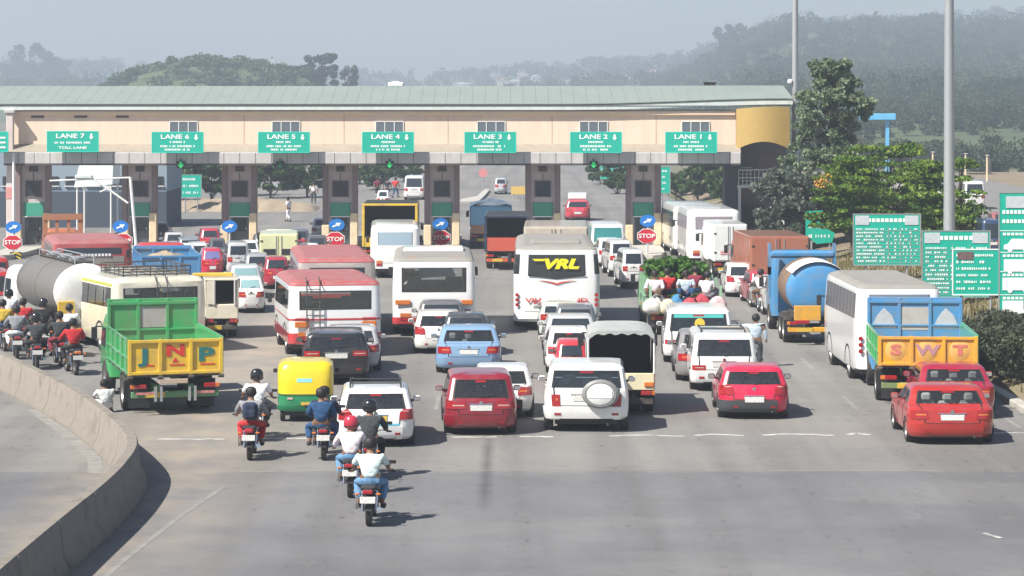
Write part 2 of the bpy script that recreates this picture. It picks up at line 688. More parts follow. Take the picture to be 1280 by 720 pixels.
def build_ground():
    m = MB()
    m.add([(-1300, -60, -.30), (1300, -60, -.30), (1300, 2750, -.30), (-1300, 2750, -.30)], [(0, 1, 2, 3)])
    m.build("ground", ramp_mat("rough_ground", [(.3, (.10, .105, .06)), (.5, (.15, .14, .09)), (.7, (.08, .10, .045))], .12, dist=.1), None, kind="structure", smooth=False)
    # road sheet
    m = MB()
    m.add([(-48, 20, 0), (14.6, 20, 0), (14.6, 120, 0), (14.2, 160, 0), (14, 230, 0), (9, 420, 0), (-22, 420, 0), (-40, 230, 0), (-46, 120, 0)], [tuple(range(9))])
    m.build("road", M_ROAD, None, kind="structure", smooth=False)
    # kerb on the right edge
    m = MB()
    n = 70
    for i in range(n):
        y = 40 + i * 1.6
        m.box((14.8, y + .79, .02), (.34, 1.57, .30), ch=.03)
    m.build("kerb", M_CONC, None, kind="structure")
    # verge rising to the service road
    prof = [(14.97, .10), (15.6, .22), (17.0, .5), (19.5, .9), (23, 1.0), (60, 1.0)]
    ny = 60
    vs, fs = [], []
    rnd = random.Random(5)
    for j in range(ny + 1):
        y = 30 + j * 4.0
        for i, (x, z) in enumerate(prof):
            vs.append((x, y, z + (rnd.random() - .5) * (.16 if 0 < i < 4 else 0)))
    k = len(prof)
    for j in range(ny):
        for i in range(k - 1):
            fs.append((j * k + i, j * k + i + 1, j * k + k + i + 1, j * k + k + i))
    MB().add(vs, fs).build("verge", M_EARTH, None, kind="structure")
    # service road on the right
    m = MB()
    m.add([(30, 110, 1.008), (42, 110, 1.008), (46, 268, 1.008), (34, 268, 1.008)], [(0, 1, 2, 3)])
    m.build("service_road", ramp_mat("grey_asphalt", [(.3, (.16, .155, .15)), (.7, (.21, .20, .19))], 1.0), None, kind="structure", smooth=False)
    # hills
    xs = np.linspace(-620, 760, 116)
    ys = np.concatenate([np.linspace(330, 620, 48), np.linspace(635, 2500, 90)])
    vs = [(x, y, hgt(x, y)) for y in ys for x in xs]
    k = len(xs)
    fs = [(j * k + i, j * k + i + 1, (j + 1) * k + i + 1, (j + 1) * k + i) for j in range(len(ys) - 1) for i in range(k - 1)]
    MB().add(vs, fs).build("hills", M_HILL, None, kind="structure", angle=180)


build_ground()

# ------------------------------------------------------------------ painted markings
M_WLINE = ramp_mat("worn_white_paint", [(.36, (.21, .20, .19)), (.50, (.42, .41, .39)), (.75, (.60, .59, .56))], 2.5, bump=0)
M_FAINT = ramp_mat("faded_paint", [(.38, (.19, .182, .17)), (.55, (.245, .235, .215)), (.8, (.33, .315, .29))], 2.0, bump=0)


def marking(pts, wd, mat, z=.004, name="road_marking"):
    m = MB()
    vs, fs = [], []
    for i, p in enumerate(pts):
        a, b = Vector(pts[max(0, i - 1)]), Vector(pts[min(len(pts) - 1, i + 1)])
        d = (b - a).normalized()
        n = Vector((-d.y, d.x))
        vs += [(p[0] + n.x * wd / 2, p[1] + n.y * wd / 2, z), (p[0] - n.x * wd / 2, p[1] - n.y * wd / 2, z)]
    fs = [(2 * i, 2 * i + 1, 2 * i + 3, 2 * i + 2) for i in range(len(pts) - 1)]
    m.add(vs, fs).build(name, mat, None, kind="structure", smooth=False)


rnd = random.Random(3)
for x0, x1 in ((-9.4, -7.6), (-7.1, -5.4), (-1.6, -.4), (.2, 1.1), (2.6, 4.6), (4.9, 6.2), (6.7, 8.6), (9.0, 9.6), (12.9, 14.4)):       # broken stop line
    y = 67.7 + (x0 + 9) * .05
    n = 9
    pts = [(x0 + (x1 - x0) * i / n, y + (.26 * math.sin(math.pi * min(1, i / n * 1.15)) if x0 > 2 else .05) + rnd.uniform(-.05, .05)) for i in range(n + 1)]
    marking(pts, .21, M_WLINE)
marking([(-7.9, 44), (-7.6, 50), (-7.2, 55), (-6.7, 59.5)], .13, M_FAINT)
marking([at(300, 590).xy, at(470, 588.5).xy, at(700, 588).xy, at(900, 588).xy, at(1180, 589).xy], .10, M_FAINT, .0045)
for xx in (-2.2, 3.0, 7.0, 10.0):
    for k in range(7):
        y0 = 74 + k * 11
        marking([(xx, y0), (xx * 1.0, y0 + 3.5)], .13, M_FAINT, .0048)
marking([(13.9, 70), (13.9, 130)], .14, M_FAINT)
p = at(1241, 670).xy
marking([(p.x - .12, p.y + .35), (p.x + .12, p.y - .25)], .12, M_WLINE)
marking([at(40, 512).xy, at(83, 543).xy, at(118, 573).xy, at(119, 592).xy], .35, M_FAINT)

# ------------------------------------------------------------------ concrete median barrier, precast lengths
bar = [(-8.9, 38), (-8.85, 44), (-8.75, 49), (-8.62, 53.5), (-8.64, 56.6), (-8.82, 59.4), (-9.3, 61.9), (-10.5, 66.0), (-12.2, 71.0), (-14.2, 76.0), (-16.3, 81.0), (-19.0, 87.5), (-22.5, 95.5), (-26, 103)]


def resample(pts, step):
    out, acc = [Vector(pts[0])], 0.0
    fine = []
    n = len(pts)
    for i in range(n - 1):                     # Catmull-Rom
        p0, p1, p2, p3 = (Vector(pts[max(0, min(n - 1, i + k))]) for k in (-1, 0, 1, 2))
        for j in range(24):
            t = j / 24
            fine.append(.5 * (2 * p1 + (p2 - p0) * t + (2 * p0 - 5 * p1 + 4 * p2 - p3) * t * t + (3 * p1 - p0 - 3 * p2 + p3) * t ** 3))
    fine.append(Vector(pts[-1]))
    for a, b in zip(fine, fine[1:]):
        acc += (b - a).length
        if acc >= step:
            out.append(b)
            acc = 0
    return out


barrier = thing("median_barrier", "curved pale concrete median barrier bending away beside the two-wheelers", "barrier", (bar[4][0], bar[4][1], 0))
bp_ = resample(bar, .5)
per = 6
BH = 1.0
prof = [(-.34, 0), (-.34, .10), (-.20, .36), (-.135, BH - .03), (-.11, BH), (.11, BH), (.135, BH - .03), (.20, .36), (.34, .10), (.34, 0)]
for k in range(0, len(bp_) - 1, per):
    seg = bp_[k:k + per + 1]
    if len(seg) < 2:
        break
    m = MB()
    vs, fs = [], []
    for i, q in enumerate(seg):
        gi_ = k + i
        d = (bp_[min(len(bp_) - 1, gi_ + 1)] - bp_[max(0, gi_ - 1)]).normalized()
        nn = Vector((d.y, -d.x))
        sh = 0
        if i == 0:
            sh = .02
        if i == len(seg) - 1:
            sh = -.02
        for a, z in prof:
            vs.append((q.x + nn.x * a + d.x * sh - bar[4][0], q.y + nn.y * a + d.y * sh - bar[4][1], z + .002))
    w_ = len(prof)
    for i in range(len(seg) - 1):
        for j in range(w_ - 1):
            fs.append((i * w_ + j, (i + 1) * w_ + j, (i + 1) * w_ + j + 1, i * w_ + j + 1))
    fs.append(tuple(range(w_)))
    fs.append(tuple((len(seg) - 1) * w_ + j for j in range(w_ - 1, -1, -1)))
    o = m.add(vs, fs).build("barrier_segment", M_BARR, barrier)

# ------------------------------------------------------------------ toll plaza
PY = 151.0                                   # front of the booths
PS = PY / FPX


def X(px, Y=PY):
    return (px - MIDX) * Y / FPX


def Z(py, Y=PY):
    return EYE - (py - HORIZ) * Y / FPX


M_PEACH = pm("peach_wall", (.80, .61, .49), .85, var=.05, scale=.6, dirt=.30, dirtcol=(.46, .37, .29), streak=.16)
M_ROOF = pm("green_grey_roof_sheet", (.225, .265, .242), .6, var=.12, scale=.4, dirt=.3, dirtcol=(.3, .34, .28))
M_FASC = pm("pale_fascia", (.60, .66, .64), .6, var=.08, dirt=.3)
M_SLAB = pm("grey_slab", (.50, .48, .47), .8, var=.12, scale=1, dirt=.45, dirtcol=(.24, .22, .20), streak=.2)
M_APRON = pm("olive_apron", (.33, .29, .235), .85, var=.15, scale=.8, dirt=.4, dirtcol=(.2, .17, .12))
M_BROWN = pm("maroon_column", (.22, .165, .168), .6, var=.2, dirt=.3)
M_MAUVE = pm("mauve_booth_wall", (.54, .475, .475), .7, var=.1, dirt=.25)
M_BGREEN = pm("booth_green_panel", (.04, .30, .20), .5, var=.08)
M_CREAM = pm("cream_wall", (.72, .58, .38), .8, var=.08, dirt=.3)
M_GOLD = pm("golden_cladding", (.50, .335, .10), .6, var=.06, dirt=.15)
M_SIGN = pm("sign_green", (.005, .405, .295), .45, var=.05)
M_SIGNW = pm("sign_white", (.80, .86, .84), .5, var=.03)
M_WFRAME = pm("white_frame", (.70, .70, .69), .5)
M_GALV = pm("galvanised_steel", (.42, .43, .44), .45, .5, var=.15)

plaza = thing("toll_plaza_canopy", "long peach toll plaza building with green-grey roof spanning all lanes", "toll plaza", (0, PY, 0))
XL, XR = X(22), X(918)                      # facade ends
XM, XW = (XL + XR) / 2, XR - XL


def pl(name, mat, c, s, ch=0.0, rx=0.0, parent=None):
    return box(name, mat, parent or plaza, (c[0], c[1] - PY, c[2]), s, ch=ch, rx=rx)


YF = PY - 1.0                              # facade plane
pl("office_wall", M_PEACH, (XM, YF + 3.2, (Z(138, YF) + Z(181, YF)) / 2), (XW, 6.4, Z(138, YF) - Z(181, YF)))
pl("wall_band", pm("peach_band", (.78, .58, .43), .8, var=.06), (XM, YF - .05, Z(141.5, YF)), (XW - .05, .22, .24), ch=.03)
# apron below the wall slopes out to the slab edge
m = MB()
za, zb = Z(180, YF), Z(190, YF - 1.1)
m.prism([(YF - .02 - PY, za), (YF - 1.1 - PY, zb), (YF - 1.1 - PY, zb - .02), (YF + 4 - PY, zb - .02), (YF + 4 - PY, za)], 'X', XL - .35, XR + .2)
m.build("canopy_apron", M_APRON, plaza)
zt, zl = zb - .021, Z(205, YF - 1.1)
pl("canopy_slab", M_SLAB, (XM - .1, YF + 2.4, (zt + zl) / 2), (XW + .6, 7.1, zt - zl), ch=.04)
pl("slab_drip", pm("dark_drip_edge", (.07, .06, .06), .7), (XM - .1, YF - 1.08, zl - .03), (XW + .58, .16, .09))
# precast joints along the slab face
for i in range(46):
    x = XL + XW * (i + .5) / 46
    pl("slab_joint", M_DARK, (x, YF - 1.152, (zt + zl) / 2), (.03, .01, zt - zl - .06))
# roof: fascia, gutter, sheets
zf0, zf1 = Z(137.5, YF - .36), Z(131.5, YF - .36)
xr0, xr1 = X(-30), X(988)
m = MB()
nn_ = 40
vs, fs = [], []
for i in range(nn_ + 1):                                        # the roof edge lifts a little and curves back at the right-hand end
    t = i / nn_
    x = xr0 + (xr1 - xr0) * t
    up = .33 * smooth(.72, 1, t)
    back = 0.0
    for (y, z) in ((YF - .36 + back, zf0), (YF - .36 + back, zf1), (YF - .10 + back, zf1), (YF - .10 + back, zf0)):
        vs.append((x, y - PY, z + up))
for i in range(nn_):
    for j in range(4):
        a, b = i * 4 + j, i * 4 + (j + 1) % 4
        fs.append((a, a + 4, b + 4, b))
fs += [(0, 1, 2, 3), (nn_ * 4 + 3, nn_ * 4 + 2, nn_ * 4 + 1, nn_ * 4)]
m.add(vs, fs).build("roof_fascia", M_FASC, plaza)
zr0, zr1 = Z(129.5, YF - .42), Z(107.5, YF + 5.0)
npan = 64
roof = link("roof", None, plaza)
for i in range(npan):                                           # standing-seam sheets, one by one
    x0 = xr0 + (xr1 - xr0) * i / npan
    x1 = xr0 + (xr1 - xr0) * (i + 1) / npan
    u0, u1 = .33 * smooth(.72, 1, i / npan), .33 * smooth(.72, 1, (i + 1) / npan)
    k0, k1 = u0 * .1, u1 * .1
    m = MB()
    m.add([(x0 + .005, YF - .42 - PY, zr0 + u0), (x1 - .005, YF - .42 - PY, zr0 + u1), (x1 - .005, YF + 5 - PY, zr1 + k1), (x0 + .005, YF + 5 - PY, zr1 + k0),
           (x0 + .005, YF - .42 - PY, zr0 + u0 - .05), (x1 - .005, YF - .42 - PY, zr0 + u1 - .05), (x1 - .005, YF + 5 - PY, zr1 + k1 - .05), (x0 + .005, YF + 5 - PY, zr1 + k0 - .05)],
          [(0, 1, 2, 3), (0, 4, 5, 1), (1, 5, 6, 2), (2, 6, 7, 3), (3, 7, 4, 0)])
    m.build("roof_sheet", M_ROOF, roof, smooth=False)
m = MB().prism([(YF - .40 - PY, zr0 - .12), (YF + 5 - PY, zr1 - .10), (YF + 6 - PY, zr1 - .1), (YF + 6.4 - PY, zr0 - .12)], 'X', xr0 + .1, xr1 - .1)
m.build("roof_frame", M_DARK, plaza)
# vents under the eaves, left end
for px in (47, 101, 153):
    o = pl("eaves_vent", M_DGLASS, (X(px, YF), YF - .005, Z(144.5, YF)), (.74, .05, .26))
    for i in range(4):
        pl("louvre", M_BROWN, (X(px, YF), YF - .04, Z(144.5, YF) - .09 + i * .06), (.70, .04, .02), rx=.5, parent=o)
# office windows above the lanes
for px in (229.5, 357.5, 487, 614, 742, 869.5):
    xx = X(px, YF)
    zc, hh = Z(160.5, YF), .80
    o = pl("window", M_DGLASS, (xx, YF - .002, zc), (1.62, .03, hh))
    f = MB()
    for dx in (-.81, -.28, .28, .81):
        f.box((xx + dx, YF - .03 - PY, zc), (.05, .05, hh + .05))
    for dz in (-hh / 2, hh / 2):
        f.box((xx, YF - .031 - PY, zc + dz), (1.67, .05, .05))
    f.build("window_frame", M_WFRAME, o)
    for dx in (-.53, 0, .53):
        pl("pane", pm("office_pane", (.13, .15, .18), .12), (xx + dx, YF - .022, zc), (.50, .012, hh - .05), parent=o)
    pl("window_sill", M_SLAB, (xx, YF - .08, zc - hh / 2 - .04), (1.8, .14, .05), parent=o)
for px in (305, 430, 560, 690, 820):                        # expansion joints in the render
    pl("wall_joint", pm("joint_line", (.42, .32, .24), .9), (X(px, YF), YF - .004, Z(160, YF)), (.035, .01, 1.85))
# golden curved end panel
m = MB()
n = 16
x0, x1 = X(918), X(984)
vs, fs = [], []
for i in range(n + 1):
    t = i / n
    x = x0 + (x1 - x0) * t
    y = YF - .5 - .30 * math.sin(math.pi * t)
    zt_ = Z(136, YF) + .12 * t + .06 * math.sin(math.pi * t)
    zb_ = Z(187.5, YF) + .50 * math.sin(math.pi * t) ** .8
    for yy in (y, y + .25):
        vs += [(x, yy - PY, zb_), (x, yy - PY, zt_)]
for i in range(n):
    a, b = i * 4, i * 4 + 4
    fs += [(a, b, b + 1, a + 1), (a + 2, a + 3, b + 3, b + 2), (a + 1, b + 1, b + 3, a + 3), (a, a + 2, b + 2, b)]
fs += [(0, 1, 3, 2), (n * 4, n * 4 + 2, n * 4 + 3, n * 4 + 1)]
m.add(vs, fs).build("curved_end_panel", M_GOLD, plaza)
# end wing behind the gold panel: stair, balcony, dark recess
pl("end_wing_wall", pm("wing_grey", (.20, .18, .19), .8), (X(955), PY + 3.5, 4.3), (3.0, 4.0, 4.4))
pl("end_wing_base", M_DARK, (X(958), PY + 3.0, 1.05), (2.6, 4.0, 2.1))
pl("end_wing_door", M_BROWN, (X(962), PY + 1.46, 5.0), (1.1, .06, 1.2))
pl("balcony_floor", M_WFRAME, (X(952), PY + .6, Z(233)), (2.9, 1.8, .16))
rl = MB()
for i in range(12):
    x = X(923) + i * .235
    rl.cyl((x, -.25, Z(233)), (x, -.25, Z(212)), .022, n=6)
for zz in (Z(212), Z(222)):
    rl.cyl((X(923), -.25, zz), (X(979), -.25, zz), .035, n=6)
rl.build("balcony_railing", M_WFRAME, plaza)
for i in range(9):
    pl("stair_tread", M_WFRAME, (X(931) + .02 * i, PY + .3 + i * .26, Z(233) + .12 + i * .19), (.9, .27, .05))
for px in (924, 978):
    pl("balcony_post", M_WFRAME, (X(px), PY - .2, Z(233) / 2), (.16, .16, Z(233) - .02))
pl("end_column", pm("slate_column", (.06, .07, .09), .6), (X(915), PY + .6, zl / 2), (.9, 1.6, zl))
pl("wing_window", M_DGLASS, (X(942), PY + .98, 1.9), (1.4, .05, 1.3))

# toll booths, one thing each
bx_list = [42, 175, 299.5, 425.5, 552.5, 678.5, 804]
lane_no = [7, 6, 5, 4, 3, 2, 1]
for bi, px in enumerate(bx_list):
    xb = X(px)
    isl = thing("traffic_island", "raised concrete island under the toll booth %s" % ("at the left end" if bi == 0 else "between the lane %s and lane %s signs" % (NUM[8 - bi], NUM[7 - bi]) if bi < 7 else ""), "island", (xb, PY - 7, 0), group="toll islands")
    plan = [(-.85, 0), (-.5, -2.4), (0, -3.2), (.5, -2.4), (.85, 0), (.95, 3), (.95, 18), (-.95, 18), (-.95, 3)]
    MB().prism(plan, 'Z', .0, .28).build("island_body", M_CONC, isl)
    for k in range(6):
        for sgn in (-1, 1):
            box("painted_kerb", pm("kerb_yellow", (.65, .45, .03), .7, dirt=.4) if k % 2 else M_BLACK, isl, (sgn * .957, 3.6 + k * 1.2, .16), (.03, 1.15, .20))
    where = "leftmost toll booth, beside the white pole" if bi == 0 else "mauve toll booth between the lane %s and lane %s signs" % (NUM[8 - bi], NUM[7 - bi])
    b = thing("toll_booth", where, "toll booth", (xb, PY, .28), group="toll booths")
    Hb = zl - .10 - .28
    wv = 44 * PS / 2
    for sgn in (-1, 1):
        box("column", M_BROWN, b, (sgn * (wv - .16), 0, Hb / 2), (.32, .5, Hb), ch=.03)
        box("column_base", M_CREAM, b, (sgn * (wv - .20), -.34, .95 if sgn > 0 else .6), (.44, .44, 1.9 if sgn > 0 else 1.2), ch=.04)
    box("booth_wall", M_MAUVE, b, (0, .22, Hb / 2), (wv * 2 - .63, .30, Hb), ch=.01)
    zz = lambda py: Z(py) - .28
    wn = box("window", M_DGLASS, b, (0, .06, (zz(226) + zz(246)) / 2), (.92, .05, .94))
    fr = MB()
    for dx in (-.47, 0, .47):
        fr.box((dx, .04, (zz(226) + zz(246)) / 2), (.05, .06, 1.0))
    for q in (226, 246):
        fr.box((0, .039, zz(q)), (.99, .06, .05))
    fr.build("window_frame", M_BROWN, wn)
    gp = box("green_panel", M_BGREEN, b, (0, .03, (zz(253.5) + zz(270)) / 2), (1.18, .08, zz(253.5) - zz(270)), ch=.01)
    box("panel_edge", M_SIGNW, gp, (0, .0, zz(270.8)), (1.2, .10, .06))
    dr = box("door", pm("booth_door", (.07, .085, .09), .4), b, (0, .045, .95), (1.0, .06, 1.9))
    box("door_pane", M_DGLASS, dr, (0, .01, 1.25), (.8, .02, .9))
    box("door_handle", M_CHROME, dr, (.38, -.01, .95), (.04, .06, .16))
    MB().cyl((0, -.06, zz(246)), (0, -.06, zz(216)), .022, n=6).build("conduit", M_DARK, b)
    box("ceiling_bracket", M_DARK, b, (0, -.02, Hb - .25), (.5, .2, .3))
for bi, px in enumerate([91, 222, 355, 485, 613, 745, 864]):
    YS = YF - 1.75
    n = lane_no[bi]
    xs, zs = X(px, YS), Z(178 + (0 if 0 < bi else -1), YS)
    sw, sh = 65 * YS / FPX, 26.5 * YS / FPX
    sg = thing("lane_sign", "green overhead sign reading LANE %d, number %s from the right" % (n, NUM[n]), "sign", (xs, YS, zs), group="overhead lane signs")
    box("sign_panel", M_SIGN, sg, (0, 0, 0), (sw, .06, sh), ch=.015)
    fr = MB()
    for dz in (-sh / 2 + .03, sh / 2 - .03):
        fr.box((0, -.035, dz), (sw - .02, .012, .03))
    for dx in (-sw / 2 + .03, sw / 2 - .03):
        fr.box((dx, -.0352, 0), (.03, .012, sh - .04))
    fr.build("border", pm("sign_border", (.02, .66, .54), .5), sg)
    text("lettering", "LANE %d" % n, .36, M_SIGNW, sg, (-.15, -.04, sh * .26), sx=1.45, bold=.008)
    ar = MB().prism([(1.02, .46), (1.14, .46), (1.14, .28), (1.22, .28), (1.08, .12), (.94, .28), (1.02, .28)], 'Y', -.045, -.03)
    ar.build("down_arrow", M_SIGNW, sg)
    rnd = random.Random(n)
    rows = (0.02, -.22, -.42)
    for ri, rz in enumerate(rows):
        if n == 7 and ri == 2:
            text("lettering", "TOLL LANE", .20, M_SIGNW, sg, (0, -.04, -.36), sx=1.6, bold=.006)
            continue
        wtot = (.9, 2.0, 1.5)[ri] if n != 7 else (0, 2.1, 0)[ri]
        if n == 7:
            rz = -.06
        if wtot == 0:
            continue
        mk = MB()
        x = -wtot / 2
        while x < wtot / 2 - .05:
            cw = rnd.uniform(.045, .075)
            if rnd.random() > .14:
                mk.box((x + cw / 2, -.036, rz), (cw, .012, rnd.uniform(.10, .125)))
            x += cw + .028
        mk.build("text_line", M_SIGNW, sg, kind="stuff")
    for dx in (-.8, .8):
        box("bracket", M_DARK, sg, (dx, .32, -.3), (.06, .58, .06))
# partial sign at the left edge
YS = YF - 1.75
sg = thing("lane_sign", "green overhead sign cut by the left edge of the picture", "sign", (X(-22, YS), YS, Z(177.5, YS)), group="overhead lane signs")
box("sign_panel", M_SIGN, sg, (0, 0, 0), (65 * YS / FPX, .06, 26 * YS / FPX), ch=.015)
fr = MB()
for dz in (-.56, .56):
    fr.box((0, -.035, dz), (3.0, .012, .03))
fr.box((1.48, -.0352, 0), (.03, .012, 1.1))
fr.build("border", MATS["sign_border"], sg)
for i in range(3):
    box("text_line", M_SIGNW, sg, (.7, -.04, .25 - i * .28), (1.3, .012, .1))
box("bracket", M_DARK, sg, (.8, .32, -.3), (.06, .58, .06))
# green arrow lamps under the canopy
M_GARROW = pm("green_lamp", (.02, .5, .12), .4, emit=(.03, .75, .22), estr=.2)
for px, on in ((226, 1), (350, 0), (487, 1), (742, 1)):
    YS = YF - 1.35
    l = thing("lane_signal", "green arrow signal hanging over the lane under the %s sign" % {226: "lane six", 350: "lane five", 487: "lane four", 742: "lane two"}[px], "signal", (X(px, YS), YS, Z(206, YS)), group="lane signals")
    box("housing", M_BLACK, l, (0, .06, 0), (.50, .12, .42), ch=.03)
    MB().prism([(-.07, .17), (.07, .17), (.07, .02), (.20, .02), (0, -.19), (-.20, .02), (-.07, .02)], 'Y', -.03, -.005).build("arrow", M_GARROW if on else pm("dim_lamp", (.01, .12, .05), .4), l)
    box("hanger", M_DARK, l, (0, .08, .25), (.08, .06, .2))

# island signs: stop octagon, blue arrow disc, chevrons
M_STOP = pm("stop_red", (.52, .012, .03), .45, var=.06)
M_BLUE = pm("sign_blue", (.01, .17, .55), .45, var=.06)


def sign_text_stop(px, py, Y, d, where):
    z = Z(py, Y)
    s_ = thing("stop_sign", "red octagonal STOP sign " + where, "sign", (X(px, Y), Y, 0), group="stop signs")
    MB().cyl((0, 0, .28), (0, 0, z + .1), .045, n=8).build("post", M_WFRAME, s_)
    oc = [(d * .65 * math.cos(R(22.5 + 45 * i)), z + d * .5 * math.sin(R(22.5 + 45 * i))) for i in range(8)]
    rim = [(q[0] * 1.08, z + (q[1] - z) * 1.08) for q in oc]
    MB().prism(rim, 'Y', -.07, -.05).build("rim", M_SIGNW, s_)
    MB().prism(oc, 'Y', -.085, -.072).build("face", M_STOP, s_)
    text("lettering", "STOP", d * .40, M_SIGNW, s_, (0, -.095, z), sx=1.15, bold=.006)


def sign_arrow(px, py, Y, d, where):
    z = Z(py, Y)
    s_ = thing("direction_sign", "blue disc with white arrow " + where, "sign", (X(px, Y), Y, 0), group="keep-side arrow signs")
    MB().cyl((0, 0, .28), (0, 0, z + .1), .045, n=8).build("post", M_WFRAME, s_)
    MB().prism([(d * .65 * math.cos(R(15 * i)), z + d * .5 * math.sin(R(15 * i))) for i in range(24)], 'Y', -.08, -.05).build("face", M_BLUE, s_)
    c, q = d * .5, math.cos(R(30))
    pts = [(-.62, -.12), (.05, -.12), (.05, -.38), (.66, 0), (.05, .38), (.05, .12), (-.62, .12)]
    MB().prism([((x * math.cos(R(30)) - y * math.sin(R(30))) * c * 1.25, z + (x * math.sin(R(30)) + y * math.cos(R(30))) * c) for x, y in pts], 'Y', -.095, -.082).build("arrow", M_SIGNW, s_)


YI = PY - 8.6
for px, py, wh in ((16, 303, "at the far left, below a blue arrow"), (154, 301, "beside the booth between lanes seven and six"), (419, 299, "in front of the booth between lanes five and four"), (551.5, 297, "in front of the booth between lanes four and three"), (808.5, 295, "in front of the booth between lanes two and one")):
    sign_text_stop(px, py, YI, .82, wh)
for px, py, wh in ((17, 284, "above the leftmost stop sign"), (151, 283, "beside the booth between lanes seven and six"), (287, 283, "beside the booth between lanes six and five"), (421, 281, "in front of the booth between lanes five and four"), (550.5, 280, "in front of the booth between lanes four and three"), (809.5, 276, "in front of the booth between lanes two and one")):
    sign_arrow(px, py, YI + .5, .68, wh)
for px, py, wh in ((20, 322, "under the leftmost stop sign"), (287, 316, "on the island between lanes six and five"), (421, 314, "on the island between lanes five and four")):
    Y = YI - .1
    s_ = thing("chevron_board", "small yellow and black chevron board " + wh, "sign", (X(px, Y), Y, 0), group="chevron boards")
    z = Z(py, Y)
    MB().cyl((0, 0, .0), (0, 0, z), .04, n=8).build("post", M_DARK, s_)
    box("face", M_BLACK, s_, (0, -.06, z), (.66, .03, .62))
    for k in range(3):
        q = z - .24 + k * .2
        MB().prism([(-.30, q - .05), (0, q + .08), (.30, q - .05), (.30, q + .03), (0, q + .16), (-.30, q + .03)], 'Y', -.09, -.077).build("chevron", pm("chevron_yellow", (.62, .45, .02), .5), s_)

# poles
def lamp_mast(label, px, Y, r0, r1, h, arms=True):
    o = thing("lamp_mast", label, "lamp post", (X(px, Y), Y, 0))
    m = MB()
    n = 14
    m.lathe([(r0 * 1.9, 0), (r0 * 1.9, .06), (r0 * 1.05, .1), (r0, .2), ((r0 + r1) / 2, h / 2), (r1, h)], (0, 0, 0), 'Z', n)
    m.build("pole", M_GALV, o)
    box("base_door", M_DARK, o, (0, -r0 - .005, 1.0), (.16, .03, .5))
    for sgn in (-1, 1):
        MB().tube([(0, 0, h - .2), (sgn * 1.2, 0, h + .25), (sgn * 2.2, 0, h + .3)], .05, 8).build("arm", M_GALV, o)
        box("lamp_head", M_FASC, o, (sgn * 2.5, 0, h + .3), (.8, .35, .16), ch=.05)
    return o


lm = lamp_mast("tall tapered steel lamp mast rising behind the green tariff boards", 1186.5, 114, .27, .19, 16.5)
lm2 = lamp_mast("slim pale lamp mast at the right end of the toll roof, beside the conifer", 994, 154, .23, .16, 18)
box("camera_box", M_WFRAME, lm2, (-.32, -.1, Z(102, 154)), (.3, .3, .3), ch=.08)
wp = thing("height_gauge_post", "thin white post at the left end of the toll plaza", "post", (X(27), PY - 2.4, 0))
MB().cyl((0, 0, 0), (0, 0, Z(190)), .085, .08, 10).build("post", M_WFRAME, wp)
box("post_base", M_CONC, wp, (0, 0, .18), (.5, .5, .36), ch=.05)
wp = thing("edge_column", "pinkish white column at the left end of the toll facade", "column", (X(19.5), PY - 1.6, 0))
box("shaft", pm("pale_column", (.66, .56, .52), .8, dirt=.25), wp, (0, 0, 4.05), (.40, .4, 8.1), ch=.03)
box("capital", M_SLAB, wp, (0, 0, 8.15), (.6, .6, .2), ch=.03)
box("lower_band", pm("pink_band", (.60, .26, .24), .7), wp, (0, -.01, 3.4), (.43, .43, .7), ch=.02)
ga = thing("boom_gantry", "thin pale gantry mast with horizontal arm in front of the leftmost lanes", "gantry", (X(171, PY - 4), PY - 4, 0))
yq = PY - 4
g = lambda px, py: (X(px, yq) - X(171, yq), 0, Z(py, yq))
MB().tube([(0, 0, 0), g(163, 222)], .09, 8).build("mast", M_WFRAME, ga)
MB().tube([g(62, 226), g(163, 222)], .05, 8).build("arm", M_WFRAME, ga)
MB().tube([g(118, 224), g(160, 254)], .06, 8).build("brace", M_WFRAME, ga)
MB().tube([g(125, 240), g(138, 234)], .04, 6).build("strut", M_WFRAME, ga)
box("arm_lamp", M_FASC, ga, g(105, 221), (1.0, .3, .22), ch=.05)
